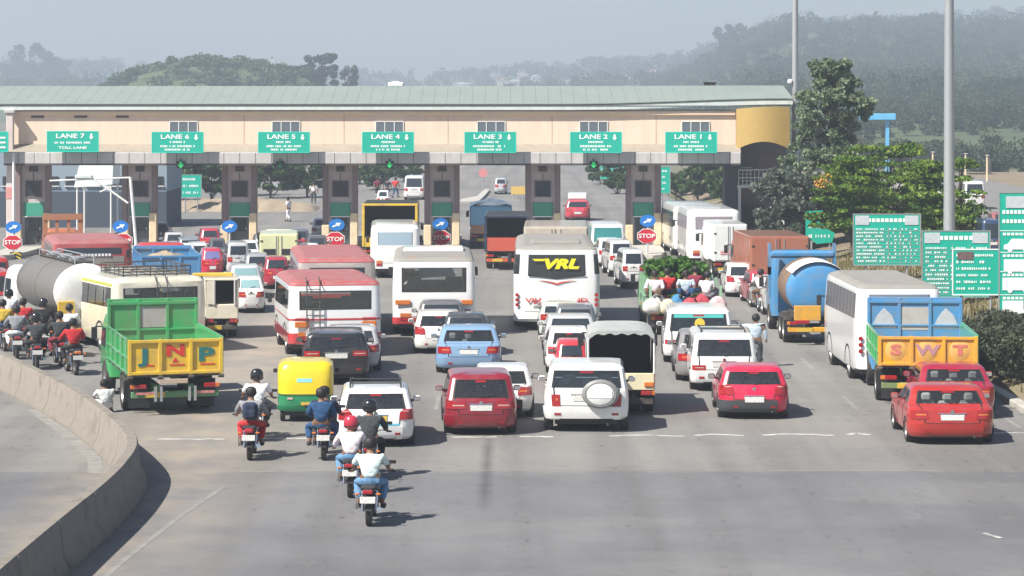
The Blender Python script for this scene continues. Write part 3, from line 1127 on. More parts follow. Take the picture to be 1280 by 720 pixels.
# ------------------------------------------------------------------ cars
def car_levels(style, L, W, H):
    """returns levels and index of the glazed band"""
    if style == 'hatch':
        lv = [(.16, L - .18, W * .90, .20, .20, .30, .05), (.05, L - .05, W * .965, .28, .26, .34, .07), (0, L, W * .995, .52, .48, .36, .08),
              (.03, L - .05, W, .70, .64, .34, .08), (.09, L - .22, W * .985, .90, .80, .30, .07), (.13, L - .95, W * .965, .94, .93, .15, .06),
              (.36, L - 1.55, W * .83, H - .10, H - .09, .13, .05), (.48, L - 1.78, W * .75, H - .03, H - .02, .16, .05), (.9, L - 2.1, W * .45, H, H, .2, 0)]
    elif style == 'sedan':
        lv = [(.16, L - .18, W * .90, .20, .20, .28, .05), (.05, L - .05, W * .965, .28, .26, .32, .07), (0, L, W * .995, .52, .48, .34, .08),
              (.03, L - .05, W, .72, .64, .32, .08), (.07, L - .22, W * .985, .91, .80, .24, .06), (.16, L - .30, W * .96, .965, .84, .20, .05),
              (.50, L - 1.10, W * .945, .99, .95, .14, .05), (.98, L - 1.72, W * .82, H - .09, H - .09, .13, .05), (1.13, L - 1.95, W * .74, H - .02, H - .02, .16, .05), (1.5, L - 2.2, W * .4, H, H, .2, 0)]
    elif style == 'estate':
        lv = [(.16, L - .18, W * .90, .20, .20, .26, .05), (.05, L - .05, W * .965, .28, .26, .30, .06), (0, L, W * .995, .52, .48, .32, .06),
              (.02, L - .05, W, .72, .64, .30, .06), (.05, L - .22, W * .985, .92, .80, .26, .05), (.08, L - 1.10, W * .965, .95, .94, .15, .05),
              (.38, L - 1.72, W * .84, H - .10, H - .09, .13, .04), (.46, L - 1.95, W * .76, H - .03, H - .02, .15, .04), (.9, L - 2.2, W * .45, H, H, .2, 0)]
    elif style == 'suv':
        lv = [(.14, L - .15, W * .90, .34, .32, .18, .02), (.03, L - .04, W * .97, .42, .40, .20, .03), (0, L, W * .995, .66, .62, .20, .03),
              (.01, L - .03, W, .92, .82, .18, .03), (.02, L - .12, W * .985, 1.10, .98, .16, .03), (.03, L - 1.15, W * .965, 1.16, 1.14, .12, .03),
              (.12, L - 1.75, W * .88, H - .12, H - .12, .11, .03), (.18, L - 1.88, W * .81, H - .03, H - .03, .14, .03), (.45, L - 2.1, W * .6, H, H, .14, 0)]
    else:                                            # 'van': upright, short nose
        lv = [(.10, L - .12, W * .92, .26, .26, .16, .03), (.03, L - .04, W * .98, .34, .34, .18, .04), (0, L, W * .995, .62, .60, .18, .04),
              (.01, L - .03, W, .84, .80, .17, .04), (.02, L - .10, W * .985, 1.02, .96, .15, .03), (.03, L - .45, W * .97, 1.04, 1.04, .12, .03),
              (.16, L - 1.05, W * .89, H - .13, H - .12, .11, .03), (.24, L - 1.2, W * .82, H - .03, H - .03, .14, .03), (.5, L - 1.5, W * .6, H, H, .14, 0)]
    gi = 6 if style == 'sedan' else 5
    a, b = lv[gi], lv[gi + 1]
    lv = lv[:gi + 1] + [lerp_lv(a, b, .09), lerp_lv(a, b, .90)] + lv[gi + 1:]
    return lv, gi + 1


SEATS = {}


def seat_mesh(wd, mat):
    k = (round(wd, 2), mat.name)
    if k not in SEATS:
        m = MB().box((0, 0, .32), (wd, .16, .66), ch=.05, rx=-.15).box((0, -.05, .76), (wd * .55, .11, .22), ch=.05).box((0, .26, .0), (wd, .55, .18), ch=.05)
        SEATS[k] = m.mesh("seat", mat)
    return SEATS[k]


def car(name, label, x0, x1, yb, L, H, col, style='hatch', yaw=0.0, cat='car', det=2, group=None, lamp='corner', bumper=None, plate='white', glass=None, rack=False,
        spare=False, spoiler=False, seatmat=None, wheel_r=None, roofcol=None, emblem=True, stripe=None, sticker=None, mat=None):
    s = scale_at(yb)
    W = (x1 - x0) / s / 2
    loc = at((x0 + x1) / 2, yb)
    root = thing(name, label, cat, loc, R(yaw), group)
    lv, gi = car_levels(style, L, W, H)
    pt = mat or paint(col)
    g = glass or G_CAR
    rl, rr = (.03, .97)
    ops = [(gi, rl, rr), (gi, 2.06, 2.44), (gi, 2.49, 2.94), (gi, 4.04, 4.96), (gi, 6.06, 6.51), (gi, 6.56, 6.94)]
    if style in ('suv', 'estate', 'van'):
        ops = [(gi, rl, rr), (gi, 2.04, 2.28), (gi, 2.32, 2.62), (gi, 2.66, 2.96), (gi, 4.04, 4.96), (gi, 6.04, 6.34), (gi, 6.38, 6.68), (gi, 6.72, 6.96)]
    if det < 2:
        gopen = []
        g = M_DGLASS if glass is None else glass
    else:
        gopen = ops
    shell(lv, gopen).build("body", pt, root)
    for i, (k, a, b) in enumerate(ops):
        if det < 1 and i not in (0, len(ops) - 1, len(ops) - 2):
            continue
        nm = "rear_window" if i == 0 else ("windscreen" if a > 4 and a < 5 else "side_window")
        o = patch(lv, a, b, k, k + 1, -.006 if det == 2 else .008, .012).build(nm, g, root)
        if i == 0 and det >= 1:
            patch(lv, .40, .60, k + .86, k + .96, .004, .02).build("stop_lamp", M_RED, root)
            # rubber surround of the rear window
            f = MB()
            patch(lv, rl - .015, rl + .012, k - .02, k + 1.02, .005, .02, m=f)
            patch(lv, rr - .012, rr + .015, k - .02, k + 1.02, .005, .02, m=f)
            patch(lv, rl, rr, k - .04, k + .015, .0052, .02, m=f)
            patch(lv, rl, rr, k + .985, k + 1.04, .0052, .02, m=f)
            f.build("window_seal", M_BLACK, o)
    # lamps
    if lamp == 'corner':
        rng = ((7.40, 8.12, 2.8, 3.95), (.88, 1.60, 2.8, 3.95))
    elif lamp == 'high':
        rng = ((7.35, 8.07, 3.0, gi - .3), (.93, 1.65, 3.0, gi - .3))
    elif lamp == 'wide':
        rng = ((7.45, 8.20, 3.0, 3.9), (.80, 1.55, 3.0, 3.9))
    elif lamp == 'low':
        rng = ((7.45, 8.16, 2.2, 2.9), (.84, 1.55, 2.2, 2.9))
    else:
        rng = ((8.01, 8.13, 2.2, 3.6), (.87, .99, 2.2, 3.6))
    for a, b, c, d in rng:
        o = patch(lv, a, b, c, d, .014, .03).build("tail_lamp", M_RED, root)
        if det:
            q = a + (b - a) * .5
            (patch(lv, q, b - .03, c + (d - c) * .42, c + (d - c) * .58, .017, .01) if a > 5 else patch(lv, a + .03, q, c + (d - c) * .42, c + (d - c) * .58, .017, .01)).build(
                "indicator", M_ORANGE if lamp in ('corner', 'block') else M_WLAMP, o)
    # bumper, plate, seams
    bm = bumper or pt
    bo = patch(lv, 6.96, 9.04, .55, 2.15, .045, .07, n_p=20).build("rear_bumper", bm, root)
    if det:
        patch(lv, .10, .90, .35, .95, .050, .06).build("rear_valance", M_BLACK, root)
        for a_ in (8.03, .87):
            patch(lv, a_, a_ + .10, 1.25, 1.5, .052, .02).build("reflector", M_RED, root)
    vpl = 3.0 if style in ('hatch', 'estate', 'suv') else 2.9
    if style == 'hatch':
        vpl = 2.2
    pl = M_PLATEY if plate == 'yellow' else M_PLATE
    hw_p = .42 / (2 * W)
    patch(lv, .5 - hw_p, .5 + hw_p, vpl - .25, vpl + .48, .052 if vpl < 2.4 else .016, .03).build("number_plate", pl, root)
    if det:
        if emblem:
            P = surf(lv, 3.8, .5)
            MB().lathe([(.001, -.012), (.05, -.012), (.055, 0), (.05, .01)], (P.x, P.y - .004, P.z), 'Y', 12).build("emblem", M_CHROME, root)
        sm = MB()                                                   # shut lines of the tail gate and doors
        for a, b, c, d in ((.07, .93, 2.20, 2.29), (.04, .062, 2.25, gi), (.938, .96, 2.25, gi)):
            patch(lv, a, b, c, d, .003, .01, m=sm)
        for q in (6.36, 6.70, 2.30, 2.64):
            patch(lv, q, q + .014, 1.2, gi - .1, .003, .01, m=sm)
        sm.build("shut_line", M_BLACK, root, kind="stuff")
        patch(lv, .28, .72, vpl + .56, vpl + .68, .020, .04).build("plate_trim", M_CHROME if det == 2 else M_BLACK, root)
        for q in (6.66, 6.33, 2.34, 2.67):
            P, N = surf(lv, gi - .6, q), surf_n(lv, gi - .6, q)
            box("door_handle", pt, root, P + N * .02, (.04, .20, .03), ch=.012)
        # wiper
        a, b = surf(lv, gi + .05, .5), surf(lv, gi + .15, .75)
        MB().tube([a + Vector((0, -.03, 0)), b + Vector((0, -.03, .02))], .010, 6).build("wiper", M_BLACK, root)
        for sgn, q in ((-1, 6.30), (1, 2.70)):
            P = surf(lv, gi - .1, q)
            mo = box("wing_mirror", bumper or pt, root, (sgn * (W + .10), P.y, P.z + .06), (.20, .10, .15), ch=.035)
            box("mirror_glass", M_CHROME, mo, (sgn * (W + .10), P.y - .053, P.z + .06), (.16, .008, .11), ch=.003)
            box("mirror_arm", M_BLACK, mo, (sgn * (W - .02), P.y + .02, P.z + .01), (.12, .06, .05))
    # underside, exhaust
    box("underbody", M_BLACK, root, (0, L * .5, .27), (W * 1.5, L * .82, .16))
    MB().cyl((W * .5, .16, .24), (W * .5, -.01, .22), .03, n=8).build("exhaust", M_DARK, root)
    # wheels
    r = wheel_r or (.38 if style == 'suv' else .305)
    wd = .20 * 1.2
    for sgn in (-1, 1):
        for yy in (L * .19, L * .81):
            wheel(root, (sgn * (W - .115), yy, r), r, wd, sgn)
            if det:
                arc = MB()
                n = 12
                pts = []
                for i in range(n + 1):
                    a = -.25 + (math.pi + .5) * i / n
                    pts.append((math.cos(a), math.sin(a)))
                vs = [(sgn * (W + .006), yy + c * (r + .03), r + s_ * (r + .03)) for c, s_ in pts] + [(sgn * (W + .010), yy + c * (r + .075), r + s_ * (r + .075)) for c, s_ in pts]
                vs += [(sgn * (W - .10), q[1], q[2]) for q in vs[:n + 1]] + [(sgn * (W - .10), q[1], q[2]) for q in vs[n + 1:2 * n + 2]]
                k = n + 1
                fs = []
                for i in range(n):
                    fs += [(i, i + 1, k + i + 1, k + i), (2 * k + i, 2 * k + i + 1, i + 1, i), (k + i, k + i + 1, 3 * k + i + 1, 3 * k + i)]
                arc.add(vs, fs).build("wheel_arch", bumper or M_BLACK, root)
    if det == 2:
        sm_ = seatmat or (M_SEAT, M_SEATL, pm("seat_beige", (.40, .34, .27), .9))[len(label) % 3]
        zs = .50 if style in ('suv', 'van') else .40
        for (sx, sy) in ((-.50, L * .24), (0.0, L * .24), (.50, L * .24), (-.42, L * .50), (.42, L * .50)):
            link("seat", seat_mesh(W * .42 if sy < L * .4 else W * .55, sm_), root, (sx * W, sy, zs))
        patch(lv, 4.1, 4.9, gi - 1.0, gi - .2, -.08, .12).build("dashboard", M_BLACK, root)
        box("parcel_shelf" if style in ('hatch', 'sedan', 'estate') else "load_floor", M_BLACK, root, (0, L * .20, lv[gi][3] - .14), (W * 1.6, L * .16, .05), ch=.01)
        box("cabin_floor", M_BLACK, root, (0, L * .45, .42), (W * 1.7, L * .6, .06))
        MB().lathe([(.16, -.015), (.185, -.015), (.185, .015), (.16, .015), (.16, -.015)], (W * .42, L * .66, lv[gi][3] - .06), 'Y', 16).build("steering_wheel", M_BLACK, root)
    if rack:
        m = MB()
        for sgn in (-1, 1):
            m.tube([(sgn * W * .66, .6, H + .0), (sgn * W * .66, .75, H + .07), (sgn * W * .66, L * .55, H + .07), (sgn * W * .66, L * .6, H)], .022, 6)
        for yy in (.9, L * .3, L * .48):
            m.tube([(-W * .66, yy, H + .07), (W * .66, yy, H + .07)], .018, 6)
        m.build("roof_rack", M_BLACK, root)
    if spoiler:
        patch(lv, .02, .98, gi + 1.2, gi + 2.2, .05, .06).build("spoiler", pt, root)
    if spare:
        c = (W * .33, -.10, 1.06)
        t = MB().lathe([(.20, -.10), (.33, -.11), (.385, -.07), (.395, 0), (.385, .07), (.33, .10), (.2, .10)], c, 'Y', 28).build("spare_wheel", pm("grey_cover", (.22, .22, .22), .5), root)
        MB().lathe([(.001, -.135), (.26, -.13), (.285, -.115), (.29, -.09)], c, 'Y', 28).build("wheel_cover", pt, t)
        box("cover_band", pm("cover_white", (.82, .81, .78), .5), t, (c[0], c[1] - .137, c[2]), (.50, .012, .20), ch=.004)
        for o_ in [t] + list(t.children):
            for vtx in o_.data.vertices:
                vtx.co.x = c[0] + (vtx.co.x - c[0]) * 1.28
    if stripe:
        patch(lv, .05, .95, 2.25, 2.5, .010, .02).build("stripe", stripe, root)
    if sticker:
        k = gi
        patch(lv, .06, .94, k + .78, k + .98, .004, .01).build("sun_strip", sticker[0], root)
        P = surf(lv, k + .45, .52)
        MB().lathe([(.001, -.008), (.17, -.008), (.18, .0)], (P.x, P.y - .02, P.z), 'Y', 10).build("sticker", sticker[1], root)
    return root


# ------------------------------------------------------------------ buses
def bus_levels(L, W, H, taper=.97, rear_in=.05, wz0=None, wz1=None):
    wz0 = wz0 or 1.62
    wz1 = wz1 or H - .34
    lv = [(.12, L - .15, W * .95, .36, .36, .20, .03), (.02, L - .03, W * .99, .46, .46, .24, .05), (0, L, W, .90, .90, .26, .06), (0, L, W, wz0, wz0 - .1, .24, .06),
          (rear_in * .8, L - .10, W * (.3 + taper * .7), wz1, wz1 - .03, .20, .06), (rear_in, L - .22, W * taper, wz1 + (H - wz1) * .45, wz1 + (H - wz1) * .4, .20, .05), (rear_in + .10, L - .4, W * (taper - .05), H - .06, H - .08, .22, .04), (rear_in + .35, L - .7, W * (taper - .2), H, H, .2, 0)]
    return lv


def bus(name, label, x0, x1, yb, L, H, body, yaw=0.0, bands=(), rwin=(.10, .90, 3.1, 4.0), roofmat=None, det=2, cat='bus', group=None, lampmat=None, lamps='low', ladder=None, rack=None, npanes=6, glass=None,
        taper=.97, rear_in=.05, plate=True, wheel_r=.50, mats=None, sideglass=None, panes_v=(3.05, 3.95), seats=True, wz=(None, None)):
    s = scale_at(yb)
    W = (x1 - x0) / s / 2
    root = thing(name, label, cat, at((x0 + x1) / 2, yb), R(yaw), group)
    lv = bus_levels(L, W, H, taper, rear_in, *wz)
    full = det == 2
    k0, k1 = int(rwin[2]), 3
    lva = lv[:4] + [lerp_lv(lv[3], lv[4], .06), lerp_lv(lv[3], lv[4], .96)] + lv[4:]
    gi = 4
    ops = [(gi, rwin[0], rwin[1])]
    panes = []
    for i in range(npanes):
        a = .03 + .94 * i / npanes
        b = .03 + .94 * (i + .90) / npanes
        panes += [(gi, 2 + a, 2 + b), (gi, 6 + 1 - b, 6 + 1 - a)]
    ops += panes + [(gi, 4.06, 4.94)]
    g = glass or (G_CAR if full else M_DGLASS)
    gs = sideglass or g
    bd = shell(lva, ops if full else ()).build("body", body, root)
    for i, (k, a, b) in enumerate(ops):
        nm = "rear_window" if i == 0 else ("windscreen" if i == len(ops) - 1 else "side_window")
        if det == 0 and not (i == 0 or 6 < a < 7):
            continue
        o = patch(lva, a, b, k, k + 1, -.008 if full else .008, .012).build(nm, g if i == 0 else gs, root)
        if i == 0:
            f = MB()
            for aa, bb, c, d in ((a - .012, a + .01, k - .02, k + 1.02), (b - .01, b + .012, k - .02, k + 1.02), (a, b, k - .03, k + .02), (a, b, k + .98, k + 1.03)):
                patch(lva, aa, bb, c, d, .006, .02, m=f)
            f.build("window_seal", M_BLACK, o)
    for (a, b, c, d, mt, nm) in bands:
        patch(lv, a, b, c, d, .009, .015, n_p=max(4, int((b - a) * 8))).build(nm, mt, root)
    if roofmat:
        patch(lv, 0, 8, 5.15, 7, .010, .015, n_p=56, n_v=6).build("roof", roofmat, root)
        m = MB()
        n = 48
        m.add([ring_pt(lv[7], 8 * i / n) + Vector((0, 0, .012)) for i in range(n)], [tuple(range(n))])
        m.build("roof_top", roofmat, root)
    for a, b in ((8.02, 8.17), (.83, .98)) if lamps == 'low' else ():
        c, d = (1.35, 1.62)
        o = patch(lv, a, b, c, d, .022, .03).build("tail_lamp", M_RED, root)
        if lamps == 'low':
            patch(lv, a, b, c + .32, d + .35, .020, .03).build("indicator", M_ORANGE, o)
    patch(lv, 6.98, 9.02, .35, 1.05, .04, .06, n_p=22).build("rear_bumper", M_BLACK if not mats else mats, root)
    if plate:
        patch(lv, .42, .58, 1.12, 1.36, .02, .03).build("number_plate", M_PLATE, root)
    patch(lv, .06, .94, 1.68, 1.71, .004, .01).build("engine_door_seam", M_BLACK, root)
    box("underbody", M_BLACK, root, (0, L * .5, .40), (W * 1.7, L * .9, .25))
    for sgn in (-1, 1):
        for yy, dual in ((L * .26, True), (L * .80, False)):
            wheel(root, (sgn * (W - .17), yy, wheel_r), wheel_r, .30, sgn)
            if dual:
                wheel(root, (sgn * (W - .52), yy, wheel_r), wheel_r, .30, sgn, rim=False)
            n = 12
            pts = [(math.cos(-.1 + 3.34 * i / n), math.sin(-.1 + 3.34 * i / n)) for i in range(n + 1)]
            m = MB()
            vs = [(sgn * (W + .012), yy + c * (wheel_r + .05), wheel_r + s_ * (wheel_r + .05)) for c, s_ in pts] + [(sgn * (W + .012), yy + c * (wheel_r + .12), wheel_r + s_ * (wheel_r + .12)) for c, s_ in pts]
            m.add(vs, [(i, i + 1, n + 2 + i, n + 1 + i) for i in range(n)]).build("wheel_arch", M_BLACK, root)
        P = surf(lv, 3.6, 4.0)
        box("wing_mirror", M_BLACK, root, (sgn * (W + .16), L - .1, H - 1.05), (.16, .10, .36), ch=.03)
        box("mirror_arm", M_BLACK, root, (sgn * (W + .02), L - .06, H - .92), (.22, .05, .05))
    if full and seats:
        box("cabin_floor", M_BLACK, root, (0, L * .5, .95), (W * 1.8, L * .9, .06))
        sm = seat_mesh(W * .8, M_SEAT)
        for i in range(int(L / 1.1) - 2):
            for sgn in (-1, 1):
                link("seat", sm, root, (sgn * W * .52, .8 + i * 1.05, 1.05))
    if ladder:
        m = MB()
        xl, xr2, z0, z1 = ladder
        for x in (xl, xr2):
            m.tube([(x * W, -.10, z0), (x * W, -.10, z1), (x * W, .25, H + .10)], .022, 6)
        for i in range(8):
            z = z0 + (z1 - z0) * (i + .5) / 8
            m.tube([(xl * W, -.10, z), (xr2 * W, -.10, z)], .016, 6)
        m.build("ladder", M_DARK, root)
    if rack:
        y0, y1, xw, hh = rack
        m = MB()
        for z in (.06, hh * .5, hh):
            m.tube([(-xw * W, y0, H + z), (xw * W, y0, H + z), (xw * W, y1, H + z), (-xw * W, y1, H + z), (-xw * W, y0, H + z)], .028, 6)
        n = 5
        for i in range(n + 1):
            x = -xw * W + 2 * xw * W * i / n
            m.tube([(x, y0, H), (x, y0, H + hh)], .02, 6)
            m.tube([(x, y0, H + .06), (x, y1, H + .06)], .02, 6)
        for i in range(n + 1):
            y = y0 + (y1 - y0) * i / n
            for sgn in (-1, 1):
                m.tube([(sgn * xw * W, y, H), (sgn * xw * W, y, H + hh)], .02, 6)
        m.build("roof_rack", M_DARK, root)
    return root, lv, W


# ------------------------------------------------------------------ trucks
def truck_base(name, label, x0, x1, yb, L, H, cabmat, yaw=0.0, cab_len=1.9, r=.50, chassis=M_DARK, cat='truck', group=None, axles=None, bumpermat=None, det=1, platemat=None):
    """chassis, wheels, cab; the load body is added by the caller. y=0 is the rear of the load body"""
    s = scale_at(yb)
    W = (x1 - x0) / s / 2
    root = thing(name, label, cat, at((x0 + x1) / 2, yb), R(yaw), group)
    for sgn in (-1, 1):
        box("chassis_rail", chassis, root, (sgn * W * .36, L * .48, r * 1.45), (.12, L * .93, .24))
    for y in (axles or (L * .24, L * .80)):
        MB().cyl((-W * .8, y, r), (W * .8, y, r), .09, n=10).build("axle", M_DARK, root)
        rear = y < L * .6
        for sgn in (-1, 1):
            wheel(root, (sgn * (W - .20), y, r), r, .32, sgn)
            if rear:
                wheel(root, (sgn * (W - .58), y, r), r, .32, sgn, rim=False)
                box("mudguard", M_BLACK, root, (sgn * (W - .38), y - r - .12, r * 1.2), (.72, .03, r * 1.1))
    lv = [(L - cab_len, L - .05, W * .90, .55, .55, .12, .02), (L - cab_len, L, W * .94, .8, .8, .16, .04), (L - cab_len, L, W * .95, 1.35, 1.35, .18, .05),
          (L - cab_len, L - .15, W * .92, 2.05, 2.0, .18, .05), (L - cab_len + .05, L - .30, W * .86, H - .12, H - .15, .2, .05), (L - cab_len + .2, L - .5, W * .7, H, H, .2, 0)]
    shell(lv).build("cab", cabmat, root)
    patch(lv, 4.06, 4.94, 2.1, 3.0, .01, .02).build("windscreen", M_DGLASS, root)
    patch(lv, .12, .88, 2.1, 2.95, .01, .02).build("rear_window", M_DGLASS, root)
    for sgn, a, b in ((-1, 6.1, 6.8), (1, 2.2, 2.9)):
        patch(lv, a, b, 2.1, 2.95, .01, .02).build("side_window", M_DGLASS, root)
        box("wing_mirror", M_BLACK, root, (sgn * (W + .12), L - .2, 1.75), (.18, .08, .38), ch=.02)
        box("mirror_arm", M_BLACK, root, (sgn * (W - .02), L - .18, 1.95), (.22, .04, .04))
    bmz = r * 1.15
    o = box("rear_bumper", bumpermat or chassis, root, (0, .06, bmz), (W * 1.86, .10, .18), ch=.02)
    for sgn in (-1, 1):
        t = box("tail_lamp", M_RED, root, (sgn * W * .74, -.02, bmz + .24), (.34, .06, .12), ch=.015)
        box("indicator", M_ORANGE, t, (sgn * W * .90, -.02, bmz + .24), (.14, .06, .12), ch=.015)
    box("number_plate", platemat or M_PLATEY, root, (-W * .42, -.006, bmz), (.55, .03, .15), ch=.004)
    MB().cyl((W * .2, .3, r), (W * .2, .7, r + .1), .17, n=12).build("differential", M_DARK, root)
    MB().cyl((-W * .55, L * .52, r * 1.2), (-W * .55, L * .64, r * 1.2), .26, n=14).build("fuel_tank", M_DARK, root)
    return root, W


def tipper_body(root, W, y1, z0, gate_h, head_h, gate, side, head, ribs=4, side_h=None, letters=(), lettermat=None, headpaint=None, load=None):
    """open load bed: floor, tail gate with framed panels, ribbed sides, tall head board"""
    side_h = side_h or gate_h
    box("bed_floor", M_DARK, root, (0, y1 / 2, z0 + .03), (W * 1.96, y1, .10))
    g = box("tail_gate", gate, root, (0, -.03, z0 + gate_h / 2 + .06), (W * 1.98, .05, gate_h), ch=.01)
    fr = MB()
    for z in (z0 + .10, z0 + gate_h + .02):
        fr.box((0, -.075, z), (W * 2.02, .07, .09), ch=.012)
    for i in range(4):
        x = -W * .97 + 2 * W * .97 * i / 3
        fr.box((x, -.077, z0 + gate_h / 2 + .06), (.11, .065, gate_h + .04), ch=.012)
    fr.build("gate_frame", gate, g)
    for i in range(4):
        x = -W * .97 + 2 * W * .97 * i / 3
        MB().cyl((x - .08, -.09, z0 - .02), (x + .08, -.09, z0 - .02), .05, n=8).build("hinge", M_DARK, g)
    for sgn in (-1, 1):
        sp = box("side_board", side, root, (sgn * (W - .03), y1 / 2, z0 + side_h / 2 + .08), (.05, y1 - .06, side_h), ch=.01)
        rb = MB()
        n = ribs
        for i in range(n + 1):
            rb.box((sgn * (W + .02), .1 + (y1 - .2) * i / n, z0 + side_h / 2 + .06), (.06, .10, side_h + .02), ch=.01)
        for z in (z0 + .12, z0 + side_h * .55, z0 + side_h + .08):
            rb.box((sgn * (W + .021), y1 / 2, z), (.05, y1, .07), ch=.01)
        rb.build("side_rib", side, sp)
    hb = box("head_board", head, root, (0, y1 - .04, z0 + head_h / 2 + .08), (W * 2.02, .06, head_h), ch=.01)
    hr = MB()
    for i in range(4):
        x = -W * .98 + 2 * W * .98 * i / 3
        hr.box((x, y1 - .09, z0 + head_h / 2 + .08), (.10, .06, head_h - .02), ch=.01)
    hr.box((0, y1 - .092, z0 + head_h * .97), (W * 2.02, .07, .10), ch=.01)
    hr.box((0, y1 - .092, z0 + head_h * .52), (W * 2.0, .05, .06), ch=.01)
    hr.build("head_rib", headpaint or head, hb)
    if load:
        m = MB()
        n, k = 12, 16
        rnd = random.Random(int(W * 1000))
        vs = []
        for j in range(k + 1):
            for i in range(n + 1):
                u, v = i / n, j / k
                z = z0 + load[1] * (.6 + .5 * math.sin(math.pi * u) * math.sin(math.pi * min(1, v * 1.1)) + .2 * rnd.random())
                vs.append((-W * .93 + 1.86 * W * u, .04 + (y1 - .14) * v, z))
        m.add(vs, [(j * (n + 1) + i, j * (n + 1) + i + 1, (j + 1) * (n + 1) + i + 1, (j + 1) * (n + 1) + i) for j in range(k) for i in range(n)])
        m.build("load_heap", load[0], root)
    return g


def tank(root, W, y0, y1, zc, rx, rz, body, cap, nm="tank"):
    """lying tank with dished rear end"""
    n = 28
    prof = [(.001, y0 - .16), (.35, y0 - .15), (.7, y0 - .10), (.90, y0 - .04), (.985, y0 + .05), (1.0, y0 + .16)]
    def rings(pr):
        m = MB()
        vs = [(q * rx * math.cos(2 * math.pi * i / n), y, zc + q * rz * math.sin(2 * math.pi * i / n)) for q, y in pr for i in range(n)]
        return m.add(vs, [(k * n + i, k * n + (i + 1) % n, k * n + n + (i + 1) % n, k * n + n + i) for k in range(len(pr) - 1) for i in range(n)])
    t = rings([(1.0, y0 + .16), (1.0, y1 - .1), (.9, y1), (.001, y1 + .05)]).build(nm, body, root, angle=50)
    rings(prof).build("tank_end", cap, t, angle=60)
    for y in (y0 + .22, (y0 + y1) / 2, y1 - .3):
        rings([(1.0, y - .05), (1.012, y - .05), (1.012, y + .05), (1.0, y + .05)]).build("tank_band", body, t, angle=20)
    return t


def auto_rickshaw(name, label, x0, x1, yb, yaw=0.0):
    s = scale_at(yb)
    W = (x1 - x0) / s / 2
    L, H = 2.65, 1.68
    root = thing(name, label, 'auto rickshaw', at((x0 + x1) / 2, yb), R(yaw))
    yel = paint((.80, .60, .015), "rickshaw_yellow", .10)
    grn = paint((.015, .22, .09), "rickshaw_green", .15)
    lv = [(.05, L - .2, W * .86, .30, .32, .20, .05), (0, L - .1, W * .95, .40, .42, .24, .06), (0, L - .05, W * .97, .62, .62, .24, .06), (.01, L - .3, W * .97, .74, .74, .24, .06)]
    shell(lv).build("body", grn, root)
    up = [(.005, L - .62, W * .965, .745, .95, .24, .06), (.02, L - .60, W * .97, 1.1, 1.1, .22, .06), (.05, L - .58, W * .97, H - .30, H - .35, .22, .06), (.10, L - .62, W * .95, H - .12, H - .16, .24, .06), (.2, L - .8, W * .8, H - .02, H - .05, .25, .04), (.5, L - 1.1, W * .5, H, H - .01, .2, 0)]
    hood = shell(up, [(1, 2.35, 2.98), (1, 6.02, 6.65), (1, 4.05, 4.95)], bottom=False).build("hood", yel, root)
    patch(up, .28, .66, 1.05, 1.42, .006, .01).build("sticker", pm("cyan_sticker", (.25, .62, .66), .5), root)
    patch(up, 6.9, 9.1, .02, .10, .012, .02, n_p=20).build("hood_seam", pm("rickshaw_trim", (.02, .12, .05), .6), root)
    patch(up, 4.05, 4.95, 1.0, 1.98, .0, .01).build("windscreen", G_CLEAR, root)
    for a, b in ((8.03, 8.17), (.83, .97)):
        t = patch(lv, a, b, 2.15, 2.6, .02, .03).build("tail_lamp", M_WLAMP, root)
    patch(lv, 6.95, 9.05, .5, 1.15, .05, .04, n_p=20).build("rear_bumper", pm("rickshaw_bumper", (.012, .16, .07), .5), root)
    patch(lv, .38, .62, 1.35, 1.75, .02, .02).build("number_plate", M_PLATEY, root)
    for i in range(6):
        patch(lv, .25 + i * .09, .29 + i * .09, 1.25, 1.3, .012, .02).build("vent_slot", M_BLACK, root)
    box("underbody", M_BLACK, root, (0, L * .45, .26), (W * 1.5, L * .8, .16))
    box("seat", M_SEAT, root, (0, .75, .85), (W * 1.7, .5, .35), ch=.06)
    box("seat_back", M_SEAT, root, (0, .45, 1.08), (W * 1.7, .14, .5), ch=.05)
    box("driver_seat", M_SEAT, root, (0, 1.55, .82), (W * .8, .35, .3), ch=.06)
    MB().tube([(-.4, 2.0, 1.05), (0, 1.95, 1.0), (.4, 2.0, 1.05)], .02, 8).build("handlebar", M_BLACK, root)
    for sgn in (-1, 1):
        wheel(root, (sgn * (W - .16), .42, .23), .23, .14, sgn)
        box("wing_mirror", M_BLACK, root, (sgn * (W + .08), L - .75, 1.25), (.12, .05, .12), ch=.02)
    wheel(root, (0, L - .35, .23), .23, .12, 1)
    box("front_fork", M_BLACK, root, (0, L - .30, .45), (.12, .16, .4), ch=.02)
    return root


